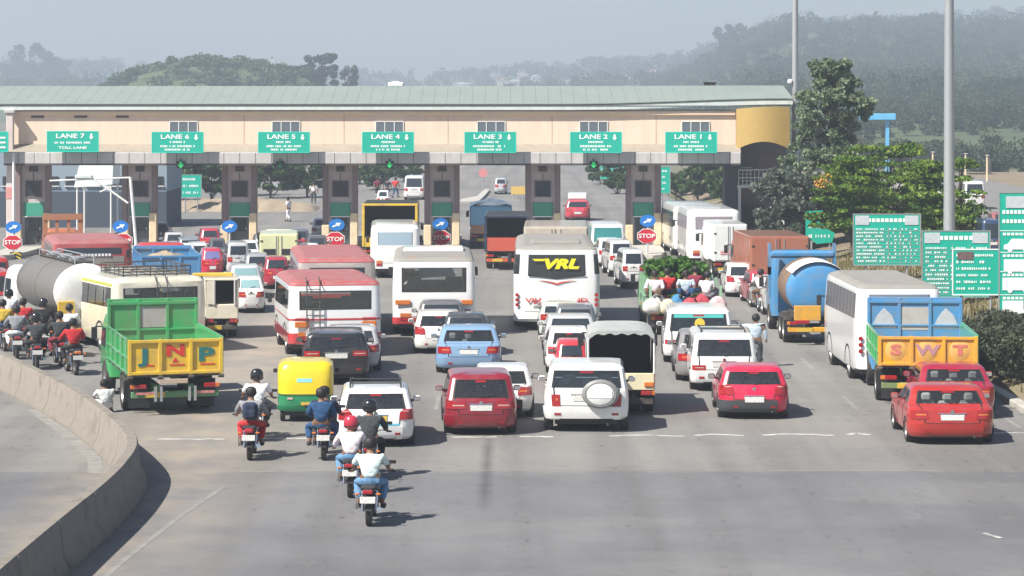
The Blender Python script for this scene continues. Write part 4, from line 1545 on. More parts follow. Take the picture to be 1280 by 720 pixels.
# ------------------------------------------------------------------ motorcycles and people
def motorcycle(name, label, px, py, yaw=0.0, col=(.03, .03, .03), group=None, tail=M_RED, rackbox=False, plate=True):
    root = thing(name, label, 'motorcycle', at(px, py), R(yaw), group, (1.25, 1, 1))
    pt = paint(col)
    r = .30
    for y in (r, r + 1.27):
        wheel(root, (0, y, r), r, .10, 1)
        m = MB()
        for i in range(10):
            a = i * math.pi / 5
            m.cyl((0, y, r), (0, y + r * .64 * math.cos(a), r + r * .64 * math.sin(a)), .006, n=4)
        m.build("spoke", M_CHROME, root)
    m = MB()
    for i in range(9):
        a0, a1 = R(35 + i * 15), R(35 + (i + 1) * 15)
        m.box((0, r + (r + .05) * math.cos((a0 + a1) / 2), r + (r + .05) * math.sin((a0 + a1) / 2)), (.13, .10, .012), rx=(a0 + a1) / 2 + math.pi / 2)
    m.build("rear_mudguard", M_BLACK, root)
    box("number_plate", M_PLATE if plate else M_BLACK, root, (0, -.10, .60), (.26, .015, .14), ch=.004, rx=-.15)
    t = box("tail_lamp", tail, root, (0, -.06, .76), (.18, .08, .09), ch=.025)
    for sgn in (-1, 1):
        MB().tube([(0, -.02, .72), (sgn * .17, -.05, .72)], .010, 6).build("indicator_stem", M_BLACK, root)
        box("indicator", M_ORANGE, root, (sgn * .18, -.06, .72), (.08, .06, .05), ch=.02)
        MB().cyl((sgn * .11, r, r), (sgn * .12, .42, .72), .028, n=8).build("shock_absorber", M_CHROME, root)
        MB().cyl((sgn * .10, 1.57, r), (sgn * .10, 1.30, .98), .026, n=8).build("fork_leg", M_CHROME, root)
        MB().tube([(sgn * .10, 1.30, 1.0), (sgn * .20, 1.22, 1.06), (sgn * .38, 1.10, 1.04)], .013, 6).build("handlebar", M_BLACK, root)
        MB().cyl((sgn * .30, 1.15, 1.045), (sgn * .40, 1.09, 1.04), .02, n=8).build("grip", M_BLACK, root)
        MB().tube([(sgn * .27, 1.17, 1.05), (sgn * .33, 1.16, 1.20)], .007, 5).build("mirror_stem", M_BLACK, root)
        box("mirror", M_BLACK, root, (sgn * .35, 1.16, 1.23), (.13, .025, .08), ch=.012)
        MB().tube([(sgn * .06, .62, .34), (sgn * .26, .64, .33)], .014, 6).build("footrest", M_BLACK, root)
    box("seat", M_BLACK, root, (0, .48, .80), (.28, .72, .10), ch=.04, rx=-.04)
    box("tail_cowl", pt, root, (0, .12, .76), (.19, .38, .10), ch=.04, rx=-.12)
    lv = [(.70, 1.22, .10, .70, .72, .07, .02), (.68, 1.26, .15, .82, .84, .1, .02), (.78, 1.22, .12, .95, .95, .1, .02), (.85, 1.12, .05, .99, .98, .04, 0)]
    shell(lv).build("fuel_tank", pt, root)
    MB().box((0, .82, .42), (.26, .34, .30), ch=.05).box((0, .90, .60), (.20, .2, .2), ch=.03).build("engine", M_DARK, root)
    MB().cyl((.15, .70, .30), (.19, -.02, .40), .042, .05, n=10).build("exhaust", M_CHROME, root)
    m = MB().tube([(0, 1.28, .92), (0, .95, .45), (0, .60, .42), (0, .35, .72), (0, .95, .80), (0, 1.28, .92)], .022, 6)
    m.build("frame", M_BLACK, root)
    box("side_panel", pt, root, (0, .50, .62), (.26, .26, .20), ch=.05)
    MB().lathe([(.001, .09), (.08, .09), (.09, .03), (.06, -.06), (.001, -.07)], (0, 1.38, .92), 'Y', 14).build("headlamp", M_CHROME, root)
    box("instrument", M_BLACK, root, (0, 1.25, 1.06), (.2, .08, .09), ch=.03, rx=.5)
    m = MB()
    for i in range(6):
        a = R(40 + i * 18)
        m.box((0, 1.57 + (r + .04) * math.cos(a), r + (r + .04) * math.sin(a)), (.12, .12, .012), rx=a + math.pi / 2)
    m.build("front_mudguard", pt, root)
    MB().tube([(-.20, .50, .33), (-.22, .20, .36), (-.21, .18, .62), (-.20, .46, .66), (-.20, .50, .33)], .010, 6).build("leg_guard", M_CHROME, root)
    return root


POSES = {
    # pelvis, spine, chest, neck, head ; shoulder, elbow, wrist, hand ; hip, knee, ankle, toe  (x for the right side)
    'ride': ([(0, .55, .93), (0, .57, 1.13), (0, .62, 1.34), (0, .67, 1.50), (0, .70, 1.66)], [(.20, .64, 1.41), (.30, .80, 1.19), (.30, 1.03, 1.09), (.33, 1.12, 1.06)], [(.11, .58, .90), (.24, .96, .84), (.20, .72, .42), (.22, .88, .35)]),
    'pillion': ([(0, .20, .95), (0, .20, 1.15), (0, .23, 1.36), (0, .26, 1.52), (0, .28, 1.68)], [(.19, .24, 1.42), (.27, .28, 1.20), (.20, .46, 1.08), (.15, .52, 1.06)], [(.11, .22, .92), (.28, .52, .84), (.24, .34, .48), (.26, .48, .41)]),
    'stand': ([(0, 0, .93), (0, 0, 1.13), (0, 0, 1.34), (0, .01, 1.50), (0, .03, 1.66)], [(.20, 0, 1.42), (.27, -.02, 1.14), (.29, .08, .90), (.29, .10, .82)], [(.10, 0, .90), (.11, .02, .50), (.11, -.02, .09), (.12, .14, .04)]),
    'walk': ([(0, 0, .92), (0, .01, 1.12), (0, .02, 1.33), (0, .04, 1.49), (0, .07, 1.65)], [(.20, .02, 1.41), (.27, .10, 1.15), (.28, .24, .95), (.28, .28, .88)], [(.10, 0, .89), (.11, .20, .52), (.11, .24, .09), (.12, .38, .05)]),
    'sit': ([(0, 0, .12), (0, 0, .32), (0, .02, .53), (0, .05, .69), (0, .08, .85)], [(.20, .02, .60), (.27, .10, .36), (.22, .30, .30), (.18, .36, .30)], [(.11, .03, .10), (.22, .38, .34), (.18, .40, .06), (.18, .54, .05)]),
    'crouch': ([(0, 0, .26), (0, .04, .44), (0, .10, .62), (0, .16, .76), (0, .20, .90)], [(.20, .11, .68), (.26, .28, .48), (.18, .46, .40), (.12, .50, .40)], [(.11, .03, .24), (.20, .38, .46), (.18, .12, .09), (.19, .27, .05)]),
}
SKIN = pm("skin", (.22, .115, .07), .55, var=.1)
HAIR = pm("black_hair", (.012, .010, .010), .6, var=.4, scale=40, bump=.4)


def skin_obj(name, verts, edges, mat, parent, levels=1, roots=(0,)):
    me = bpy.data.meshes.new(name)
    me.from_pydata([v[0] for v in verts], edges, [])
    me.materials.append(mat)
    o = link(name, me, parent)
    o.modifiers.new("Skin", 'SKIN').use_smooth_shade = True
    for i, d in enumerate(me.skin_vertices[0].data):
        rr = verts[i][1]
        d.radius = rr if isinstance(rr, tuple) else (rr, rr)
        d.use_root = i in roots
    sb = o.modifiers.new("Subdivision", 'SUBSURF')
    sb.levels = sb.render_levels = levels
    return o


def person(label, loc, yaw, pose, shirt, trousers, head='hair', headcol=None, scale=1.0, group=None, backpack=None, det=2, sleeves='short', arm_out=False, twist=0.0):
    root = thing("person", label, "person", loc, R(yaw), group, (1.22 * scale, scale, scale))
    sp, arm, leg = POSES[pose]
    lv = 2 if det == 2 else 1
    fl = lambda p, s_: (p[0] * s_, p[1], p[2])
    # continuous body
    V = [(sp[0], (.145, .11)), (sp[1], (.125, .095)), (sp[2], (.145, .10)), (sp[3], .052), (tuple(a * .45 + b * .55 for a, b in zip(sp[3], sp[4])), .075), (sp[4], (.088, .10)), ((sp[4][0], sp[4][1] + .005, sp[4][2] + .085), .062)]
    E = [(0, 1), (1, 2), (2, 3), (3, 4), (4, 5), (5, 6)]
    for s_ in (-1, 1):
        a = [fl(p, s_) for p in arm]
        if pose == 'walk' and s_ < 0:
            a = [a[0], (a[1][0], -.10, a[1][2]), (a[2][0], -.12, a[2][2] - .02), (a[3][0], -.10, a[3][2])]
        if arm_out and s_ < 0:
            a = [a[0], (-.46, .02, a[0][2] - .04), (-.74, .06, a[0][2] - .02), (-.83, .07, a[0][2] - .02)]
        g = [fl(p, s_) for p in leg]
        if pose == 'walk' and s_ < 0:
            g = [g[0], (g[1][0], .03, .50), (g[2][0], -.26, .16), (g[3][0], -.16, .06)]
        k = len(V)
        V += [(a[0], .062), (a[1], .045), (a[2], .030), (a[3], (.036, .022))]
        E += [(2, k), (k, k + 1), (k + 1, k + 2), (k + 2, k + 3)]
        if det == 2:                                               # fingers and thumb
            h = Vector(a[3])
            d = (h - Vector(a[2])).normalized()
            side = Vector((0, 0, 1)).cross(d)
            if side.length < .1:
                side = Vector((1, 0, 0))
            side.normalize()
            for f in range(4):
                q = len(V)
                b0 = h + side * (f - 1.5) * .019 + d * .03
                b1 = b0 + d * (.034 - abs(f - 1.4) * .004) + Vector((0, 0, -.010))
                b2 = b1 + d * .012 + Vector((0, 0, -.028))
                V += [(tuple(b0), .0085), (tuple(b1), .008), (tuple(b2), .007)]
                E += [(k + 3, q), (q, q + 1), (q + 1, q + 2)]
            q = len(V)
            b0 = h - side * s_ * .036 - d * .01
            V += [(tuple(b0), .0095), (tuple(b0 + d * .03 - side * s_ * .012 + Vector((0, 0, -.012))), .008)]
            E += [(k + 3, q), (q, q + 1)]
        k = len(V)
        V += [(g[0], .095), (g[1], .062), (g[2], .042), (g[3], (.042, .03))]
        E += [(0, k), (k, k + 1), (k + 1, k + 2), (k + 2, k + 3)]
        # trouser leg and sleeve built below use the same joints
        if s_ < 0:
            aL, gL = a, g
        else:
            aR, gR = a, g
    skin_obj("body", V, E, SKIN, root, lv)
    # shirt: torso and sleeves
    mid = lambda p, q, t: tuple(x + (y - x) * t for x, y in zip(p, q))
    SV = [(mid(sp[0], sp[1], .05), (.172, .137)), (sp[1], (.155, .125)), (sp[2], (.175, .13)), (mid(sp[2], sp[3], .45), (.155, .118)), (mid(sp[2], sp[3], .95), (.082, .078))]
    SE = [(0, 1), (1, 2), (2, 3), (3, 4)]
    for a in (aL, aR):
        k = len(SV)
        end = mid(a[0], a[1], .85) if sleeves == 'short' else mid(a[1], a[2], .92)
        if sleeves == 'short':
            SV += [(a[0], .085), (end, .07)]
            SE += [(2, k), (k, k + 1)]
        else:
            SV += [(a[0], .088), (a[1], .066), (end, .05)]
            SE += [(2, k), (k, k + 1), (k + 1, k + 2)]
    skin_obj("shirt", SV, SE, shirt, root, lv)
    TV = [(mid(sp[0], sp[1], .22), (.158, .122)), (sp[0], (.17, .132))]
    TE = [(0, 1)]
    for g in (gL, gR):
        k = len(TV)
        TV += [(g[0], .112), (g[1], .083), (mid(g[1], g[2], .88), .066)]
        TE += [(1, k), (k, k + 1), (k + 1, k + 2)]
    skin_obj("trousers", TV, TE, trousers, root, lv)
    for g in (gL, gR):
        d = Vector(g[3]) - Vector(g[2])
        c = Vector(g[3]) - Vector((0, d.y * .35, 0))
        box("shoe", M_BLACK, root, (c.x, c.y, c.z + .0), (.10, .27, .10), ch=.035)
    H_ = Vector(sp[4])
    hm = headcol or HAIR
    n = 14
    if head == 'helmet':
        prof = [(.001, .185), (.065, .172), (.110, .135), (.137, .075), (.142, .0), (.135, -.07), (.118, -.115), (.095, -.125)]
        o = MB().lathe(prof, (H_.x, H_.y + .005, H_.z + .02), 'Z', 20).build("helmet", hm, root, angle=60)
        box("visor", M_BLACK, o, (H_.x, H_.y + .125, H_.z + .02), (.19, .05, .10), ch=.02)
        MB().lathe([(.1435, -.012), (.146, -.012), (.146, .012), (.1435, .012)], (H_.x, H_.y + .005, H_.z - .05), 'Z', 20).build("helmet_trim", M_BLACK, o)
    else:
        prof = [(.001, .165), (.05, .158), (.088, .130), (.112, .075), (.116, .02), (.108, -.03), (.085, -.075)]
        m = MB().lathe(prof, (H_.x, H_.y - .012, H_.z), 'Z', 18)
        rnd = random.Random(len(label))
        m.v = [(x + (rnd.random() - .5) * .012, y + (rnd.random() - .5) * .012, z + (rnd.random() - .5) * .014) if True else 0 for x, y, z in m.v]
        m.build("hair", hm, root, angle=60)
        # face: nose, eyes and ears stand proud of the head
        box("nose", SKIN, root, (H_.x, H_.y + .108, H_.z - .005), (.03, .035, .045), ch=.01)
        for s_ in (-1, 1):
            box("eye", HAIR, root, (H_.x + s_ * .034, H_.y + .094, H_.z + .025), (.026, .012, .012), ch=.004)
            box("ear", SKIN, root, (H_.x + s_ * .106, H_.y + .01, H_.z), (.022, .045, .06), ch=.01)
    if backpack:
        c = Vector(sp[1]).lerp(Vector(sp[2]), .5)
        o = box("backpack", backpack, root, (c.x, c.y - .20, c.z + .0), (.32, .18, .44), ch=.07)
        box("backpack_pocket", backpack, o, (c.x, c.y - .30, c.z - .07), (.24, .06, .2), ch=.025)
    return root


CL = lambda n, c: pm("cloth_" + n, c, .9, var=.30, scale=7, bump=.9, bdist=.05)
C_WHITE, C_PINK, C_MINT = CL("white", (.74, .75, .76)), CL("pale_pink", (.74, .66, .68)), CL("mint", (.62, .74, .72))
C_DARK, C_NAVY, C_BLUE = CL("charcoal", (.045, .05, .055)), CL("navy", (.018, .026, .06)), CL("blue", (.02, .07, .17))
C_JEANS, C_RED, C_GREY = CL("jeans", (.12, .25, .42)), CL("red", (.50, .025, .03)), CL("grey", (.26, .27, .29))
C_BROWN, C_GREEN, C_YELL = CL("brown", (.12, .07, .045)), CL("green", (.05, .2, .1)), CL("yellow", (.6, .42, .05))
C_SKYB, C_BLACK, C_MAROON = CL("pale_blue", (.50, .60, .68)), CL("black", (.015, .015, .017)), CL("maroon", (.2, .02, .04))
C_ORNG = CL("orange", (.62, .2, .03))
HB = pm("black_helmet", (.012, .012, .014), .2, coat=.6)
HR = pm("red_helmet", (.48, .03, .06), .25, coat=.6)
# ------------------------------------------------------------------ vegetation
def leaf_mat(name, a, b, c, scale=.8):
    if name in MATS:
        return MATS[name]
    m = bpy.data.materials.new(name)
    MATS[name] = m
    m.use_nodes = True
    t = m.node_tree
    p = t.nodes["Principled BSDF"]
    p.inputs["Roughness"].default_value = .55
    p.inputs["Specular IOR Level"].default_value = .3
    tc = t.nodes.new("ShaderNodeTexCoord")
    n = t.nodes.new("ShaderNodeTexNoise")
    n.inputs["Scale"].default_value = scale
    n.inputs["Detail"].default_value = 6
    n.inputs["Roughness"].default_value = .7
    t.links.new(tc.outputs["Object"], n.inputs["Vector"])
    cr = t.nodes.new("ShaderNodeValToRGB")
    e = cr.color_ramp.elements
    e[0].position, e[0].color = .32, (*a, 1)
    e[1].position, e[1].color = .70, (*c, 1)
    q = e.new(.5)
    q.color = (*b, 1)
    t.links.new(n.outputs["Fac"], cr.inputs[0])
    t.links.new(cr.outputs[0], p.inputs["Base Color"])
    tr = t.nodes.new("ShaderNodeBsdfTranslucent")
    t.links.new(cr.outputs[0], tr.inputs["Color"])
    ms = t.nodes.new("ShaderNodeMixShader")
    ms.inputs[0].default_value = .3
    t.links.new(p.outputs[0], ms.inputs[1])
    t.links.new(tr.outputs[0], ms.inputs[2])
    t.links.new(ms.outputs[0], t.nodes["Material Output"].inputs[0])
    return m


L_CON = leaf_mat("conifer_leaf", (.05, .092, .045), (.14, .195, .105), (.40, .45, .29), 2.2)  # palest stop paints sunlit highlights into the foliage colour
L_BRI = leaf_mat("bright_leaf", (.020, .060, .012), (.10, .19, .022), (.31, .40, .045), 1.5)  # darkest stop paints the shaded gaps among the boughs into the leaves
L_MID = leaf_mat("mid_leaf", (.025, .055, .016), (.055, .10, .028), (.10, .16, .045), .5)
L_DRY = leaf_mat("dusty_leaf", (.04, .05, .03), (.07, .085, .05), (.14, .14, .09), 1.5)
L_FAR = leaf_mat("far_leaf", (.016, .036, .020), (.040, .066, .030), (.12, .125, .06), .016)
M_BARK = ramp_mat("bark", [(.3, (.05, .038, .028)), (.7, (.13, .10, .075))], 6, bump=.8)


def leaf_cloud(clumps, per, size, rng_, flat=0.0):
    """clumps: rows (x,y,z,rx,ry,rz); returns verts, faces of many small leaf blades"""
    c = np.asarray(clumps, float)
    n = len(c) * per
    idx = np.repeat(np.arange(len(c)), per)
    d = rng_.normal(size=(n, 3))
    d /= np.linalg.norm(d, axis=1)[:, None]
    rad = rng_.uniform(.35, 1.0, n) ** .6
    P = c[idx, :3] + d * rad[:, None] * c[idx, 3:6]
    a = rng_.normal(size=(n, 3))
    a[:, 2] *= (1 - flat)
    a /= np.linalg.norm(a, axis=1)[:, None]
    b = np.cross(a, rng_.normal(size=(n, 3)) * np.array([1, 1, 1 - flat * .6]) + np.array([0, 0, flat * .01]))
    b /= np.linalg.norm(b, axis=1)[:, None] + 1e-9
    s = size * rng_.uniform(.6, 1.3, n)[:, None]
    v = np.empty((n, 4, 3))
    v[:, 0] = P - a * s
    v[:, 1] = P + b * s * .55
    v[:, 2] = P + a * s
    v[:, 3] = P - b * s * .55
    return v.reshape(-1, 3)


def leaf_mesh(name, verts, mat):
    n = len(verts) // 4
    me = bpy.data.meshes.new(name)
    me.vertices.add(n * 4)
    me.vertices.foreach_set("co", verts.astype(np.float32).ravel())
    me.loops.add(n * 4)
    me.loops.foreach_set("vertex_index", np.arange(n * 4, dtype=np.int32))
    me.polygons.add(n)
    me.polygons.foreach_set("loop_start", np.arange(0, n * 4, 4, dtype=np.int32))
    me.polygons.foreach_set("loop_total", np.full(n, 4, dtype=np.int32))
    me.update()
    me.materials.append(mat)
    me.validate()
    return me


def trunk_mesh(h, r, limbs, seed):
    rn = random.Random(seed)
    m = MB()
    pts, k = [], 7
    for i in range(k):
        t = i / (k - 1)
        pts.append((Vector((rn.uniform(-.12, .12) * h * .06 * i, rn.uniform(-.12, .12) * h * .06 * i, h * t)), r * (1 - .75 * t)))
    for (a, ra), (b, rb) in zip(pts, pts[1:]):
        m.cyl(a, b, ra, rb, 8)
    for (t, tip, rr) in limbs:
        i = min(k - 2, int(t * (k - 1)))
        a = pts[i][0]
        b = Vector(tip)
        mid_ = a.lerp(b, .5) + Vector((0, 0, (b - a).length * .10))
        m.cyl(a, mid_, rr, rr * .7, 6)
        m.cyl(mid_, b, rr * .7, rr * .25, 6)
    return m


def tree(name, label, loc, h, clumps, per, leaf, mat, r=.2, trunk_h=None, seed=1, group=None, flat=0.0, flowers=None):
    o = thing(name, label, "tree", loc, 0, group)
    rg = np.random.default_rng(seed)
    limbs = []
    rn = random.Random(seed)
    for q in rn.sample(list(clumps), min(14, len(clumps))):
        limbs.append((min(.9, max(.15, (q[2] - .8) / h)), (q[0], q[1], q[2]), r * .35))
    trunk_mesh(trunk_h or h * .85, r, limbs, seed).build("trunk", M_BARK, o)
    link("crown", leaf_mesh("crown", leaf_cloud(clumps, per, leaf, rg, flat), mat), o)
    if flowers:
        link("blossom", leaf_mesh("blossom", leaf_cloud(flowers, 90, .055, rg), pm("orange_blossom", (.62, .30, .02), .7)), o)
    return o


# tall irregular conifer at the end of the toll roof
Yc = 146.0
rn = random.Random(21)
cl = []
hc = Z(76, Yc)
for k in range(330):
    t = rn.random() ** .8
    z = .8 + t * (hc - 1.2)
    q = t
    halfw = (2.35 - .35 * q) * (1 - .40 * smooth(.72, 1, q)) * (.88 + .16 * math.sin(z * 1.7))
    a = rn.uniform(0, 6.28)
    rr = halfw * rn.choice((.35, .6, .8, .9, 1.0, 1.1)) * rn.uniform(.85, 1.08)
    cl.append((rr * math.cos(a) + .25 * math.sin(z * .9), rr * math.sin(a) * .8, z, rn.uniform(.2, .5), rn.uniform(.2, .5), rn.uniform(.14, .34)))
tree("conifer_tree", "tall dark grey-green conifer at the right end of the toll roof", (X(1038, Yc), Yc, .3), hc, cl, 58, .14, L_CON, .24, seed=3)
cl = []
for k in range(110):
    t = rn.random()
    a = rn.uniform(0, 6.28)
    cl.append((2.1 * math.cos(a) * rn.random(), 1.4 * math.sin(a) * rn.random(), .4 + t * 4.2, .4, .4, .3))
Yd = 143.0
tree("conifer_tree", "low dusty grey conifer in front of the balcony at the roof's end", (X(990, Yd), Yd, .2), 4.8, cl, 70, .14, leaf_mat("dusty_conifer", (.05, .075, .055), (.11, .14, .105), (.28, .30, .24), 1.8), .14, seed=5)
# layered bright-green trees
def layered(px, py_top, Y, wpx, seed, label, n=74, mat=L_BRI, flowers=None, name="spreading_tree"):
    rn = random.Random(seed)
    top = Z(py_top, Y)
    hw = wpx * Y / FPX / 2
    cl = []
    for k in range(n):
        t = rn.random()
        z = 1.0 + (top - 1.2) * (.12 + .88 * t)
        rr = hw * math.sqrt(rn.random()) * (1.0 - .50 * smooth(.55, 1, t))
        a = rn.uniform(0, 6.28)
        cl.append((rr * math.cos(a), rr * .7 * math.sin(a), z, rn.uniform(.55, 1.25), rn.uniform(.45, .9), rn.uniform(.11, .24)))
    fl = None
    if flowers:
        fl = [(X(q, Y) - X(px, Y), -hw * .6, Z(p_, Y), .45, .3, .3) for q, p_ in flowers]
    return tree(name, label, (X(px, Y), Y, .4), top, cl, 130, .13, mat, .16, seed=seed, flat=.35, flowers=fl)


layered(1112, 186, 139, 128, 31, "wide bright green layered tree behind the tariff boards")
layered(1168, 204, 131, 66, 33, "bright green layered tree just left of the thick lamp mast", 50)
layered(1066, 200, 134, 84, 35, "green tree with a spray of orange blossom beside the conifer", 80, flowers=((1024, 238), (1029, 233)))
layered(1202, 200, 128, 20, 36, "small yellow-green tree right behind the thick lamp mast", 14)
# shrubs on the verge under the boards
rn = random.Random(8)
for k, (px, py, wd, ht, lb) in enumerate(((1222, 452, 1.5, 1.5, "dark dusty shrub behind the orange tipper's tail gate"), (1246, 462, 1.7, 1.7, "dark dusty shrub under the short tariff board"), (1272, 470, 1.8, 1.9, "large dusty shrub under the tall tariff board"), (1262, 440, 1.6, 1.6, "dusty shrub behind the others on the verge"),
                                 (1292, 452, 1.8, 1.8, "dusty shrub cut by the picture's edge"), (1208, 432, 1.3, 1.3, "low shrub farthest along the verge"), (1238, 436, 1.4, 1.5, "leafy shrub between the boards' posts"))):
    p = at(px, py, .5)
    o = thing("shrub", lb, "shrub", (p.x, p.y, .35), group="shrubs on the verge")
    cl = [(rn.uniform(-wd, wd) * .5, rn.uniform(-wd, wd) * .5, ht * rn.uniform(.15, .85), .34, .34, .3) for _ in range(22)]
    link("crown", leaf_mesh("crown", leaf_cloud(cl, 120, .075, np.random.default_rng(k + 50)), L_DRY), o)
    trunk_mesh(ht * .6, .05, [(.3, q[:3], .02) for q in cl[:6]], k).build("trunk", M_BARK, o)
# grass on the verge
rg = np.random.default_rng(77)
n = 9000
gx, gy = rg.uniform(15.2, 22, n), rg.uniform(60, 135, n)
gz = np.interp(gx, [14.97, 15.6, 17, 19.5, 23], [.1, .22, .5, .9, 1.0])
hh = rg.uniform(.08, .28, n)
v = np.empty((n, 4, 3))
dx, dy = rg.uniform(-.05, .05, n), rg.uniform(-.1, .1, n)
v[:, 0] = np.stack([gx - .03, gy, gz - .03], 1)
v[:, 1] = np.stack([gx + .03, gy, gz - .03], 1)
v[:, 2] = np.stack([gx + dx + .01, gy + dy, gz + hh], 1)
v[:, 3] = np.stack([gx + dx - .01, gy + dy, gz + hh], 1)
link("grass", leaf_mesh("grass", v.reshape(-1, 3), leaf_mat("dry_grass", (.10, .11, .03), (.20, .17, .07), (.30, .24, .11), .6)), None, kind="stuff", label="dry grass on the verge below the tariff boards")

# ------------------------------------------------------------------ wooded hills
def far_crown(rn, x, y, z, r, h):
    out = []
    for _ in range(4):
        out.append((x + rn.uniform(-.5, .5) * r, y + rn.uniform(-.5, .5) * r, z + h * rn.uniform(.35, .95), r * .55, r * .55, h * .30))
    return out


rn = random.Random(99)
cl = []
while len(cl) < 4 * 2300:
    y = 272 + 1360 * rn.random() ** .85
    u = rn.uniform(.052 + .05 * smooth(620, 400, y), .22)
    x = u * y
    if .5 + .5 * math.sin(x * .045 + 1.3 * math.sin(y * .02)) * math.sin(y * .017 + x * .01) < .28 * rn.random() + .12:
        continue
    k_ = .45 + .75 * smooth(300, 1100, y)
    r = rn.choice((2.6, 3.4, 4.4, 5.6)) * rn.uniform(.8, 1.2) * k_
    cl += far_crown(rn, x, y, hgt(x, y) - .5, r, r * rn.uniform(1.1, 1.6))
near = [q for q in cl if q[1] < 620]
far_ = [q for q in cl if q[1] >= 620]
fv = np.concatenate([leaf_cloud(near, 110, .26, np.random.default_rng(4)), leaf_cloud(far_, 60, .44, np.random.default_rng(14))])
link("forest", leaf_mesh("forest", fv, L_FAR), None, kind="stuff", label="hazy wood covering the hillside right of the toll plaza")
cl = []
for _ in range(900):                                        # scattered woods on the far slopes
    y = rn.uniform(1400, 2350)
    u = rn.uniform(-.21, .21)
    cl += far_crown(rn, u * y, y, hgt(u * y, y), rn.uniform(5, 10), rn.uniform(6, 11))
link("far_forest", leaf_mesh("far_forest", leaf_cloud(cl, 14, 1.7, np.random.default_rng(5)), L_FAR), None, kind="stuff", label="faint woods on the far slopes above the roof")
cl = []
for _ in range(420):                                        # scrub on the green mound
    y = rn.uniform(645, 790)
    u = rn.uniform(-.172, -.068)
    x = u * y
    h = hgt(x, y)
    if h < 1:
        continue
    r = rn.uniform(2.0, 4.4)
    cl += far_crown(rn, x, y, h - 1.0, r, rn.uniform(2.2, 4.0))
link("mound_scrub", leaf_mesh("mound_scrub", leaf_cloud(cl, 40, .5, np.random.default_rng(6)), leaf_mat("scrub_leaf", (.03, .065, .024), (.06, .11, .036), (.14, .18, .065), .07)), None, kind="stuff", label="scrub covering the green mound behind the roof's left half")


def far_tree(px, py_top, Y, wpx, seed, label, group=None, dens=30, leaf=.5, base=None, mat=L_FAR):
    rn = random.Random(seed)
    base = hgt(X(px, Y), Y) if base is None else base
    h = Z(py_top, Y) - base
    hw = wpx * Y / FPX / 2
    cl = []
    for _ in range(dens):
        t = rn.random()
        a = rn.uniform(0, 6.28)
        rr = hw * math.sqrt(rn.random()) * (.55 + .45 * math.sin(math.pi * (.15 + .75 * t)))
        cl.append((rr * math.cos(a), rr * math.sin(a), h * (.30 + .66 * t), hw * .26, hw * .26, h * .085))
    return tree("broadleaf_tree", label, (X(px, Y), Y, base), h, cl, 90, leaf, mat, h * .03, seed=seed, group=group)


far_tree(402, 67, 715, 46, 201, "spreading tree at the right end of the green mound", leaf=.5)
far_tree(436, 78, 722, 36, 202, "lower thin tree beside the mound's spreading tree", leaf=.45, dens=16)
far_tree(374, 84, 705, 40, 203, "rounded tree on the shoulder of the green mound", leaf=.5)
far_tree(38, 55, 1700, 50, 204, "large hazy tree standing far off at the left", leaf=1.1)
far_tree(66, 68, 1740, 40, 205, "hazy tree right of the far-off large tree", leaf=1.1)
far_tree(12, 80, 1720, 44, 206, "hazy tree at the far left picture edge", leaf=1.1)
for i, (px, py, wd) in enumerate(((912, 30, 44), (955, 34, 40), (1098, 22, 20), (1132, 22, 34), (1158, 26, 30), (1015, 34, 36), (1060, 33, 32), (1225, 40, 46), (1262, 44, 48))):
    far_tree(px, py, 1440 + 14 * (i % 4), wd, 300 + i, "hazy ridge-line tree " + ("just left of the slim mast on the ridge", "behind the slim mast top, a little left", "directly above the blue portal", "between the blue portal and the thick mast", "left beside the thick mast", "just right of the slim mast", "above the conifer top", "right beside the thick mast", "nearest the right picture edge")[i], "ridge trees", leaf=.9, dens=26)
# trees just behind the plaza, seen through the lanes
for i, (px, py, Y, wd, lb) in enumerate(((872, 200, 215, 60, "dark green tree seen through lane one"), (905, 196, 205, 46, "green tree beside the slate column at lane one"), (845, 214, 228, 34, "green tree behind the small green board in lane one"), (470, 204, 246, 44, "small green tree seen through lane four"), (772, 204, 236, 40, "dark hazy tree behind the green boards, lane two"),
                                         (338, 196, 226, 56, "blue-green hazy tree seen through lane five"), (384, 198, 228, 50, "hazy tree at the right of lane five"), (225, 196, 216, 60, "dark hazy tree seen through lane six"), (264, 198, 218, 44, "dark hazy tree behind the green board in lane six"), (6, 196, 205, 50, "dark hazy tree left of the leftmost booth"), (300, 194, 232, 60, "dark hazy tree behind the booth left of lane five"), (360, 196, 250, 60, "farther hazy tree in the middle of lane five"), (450, 196, 262, 50, "hazy tree behind the booth left of lane four"), (505, 198, 268, 44, "hazy tree at the right of lane four"), (205, 194, 222, 40, "dark hazy tree beside the warehouse's right end"), (755, 202, 262, 40, "hazy tree left of the green boards beyond lane two"))):
    far_tree(px, py, Y, wd, 400 + i, lb, leaf=.22, base=-.2, dens=30, mat=L_MID)

# ------------------------------------------------------------------ far houses
M_HW = [pm("house_white", (.50, .50, .49), .8), pm("house_cream", (.46, .42, .36), .8), pm("house_pink", (.44, .36, .32), .8)]
M_HR = [pm("roof_tin", (.55, .57, .58), .5), pm("roof_tile", (.36, .17, .12), .8), pm("roof_flat", (.50, .48, .45), .8)]


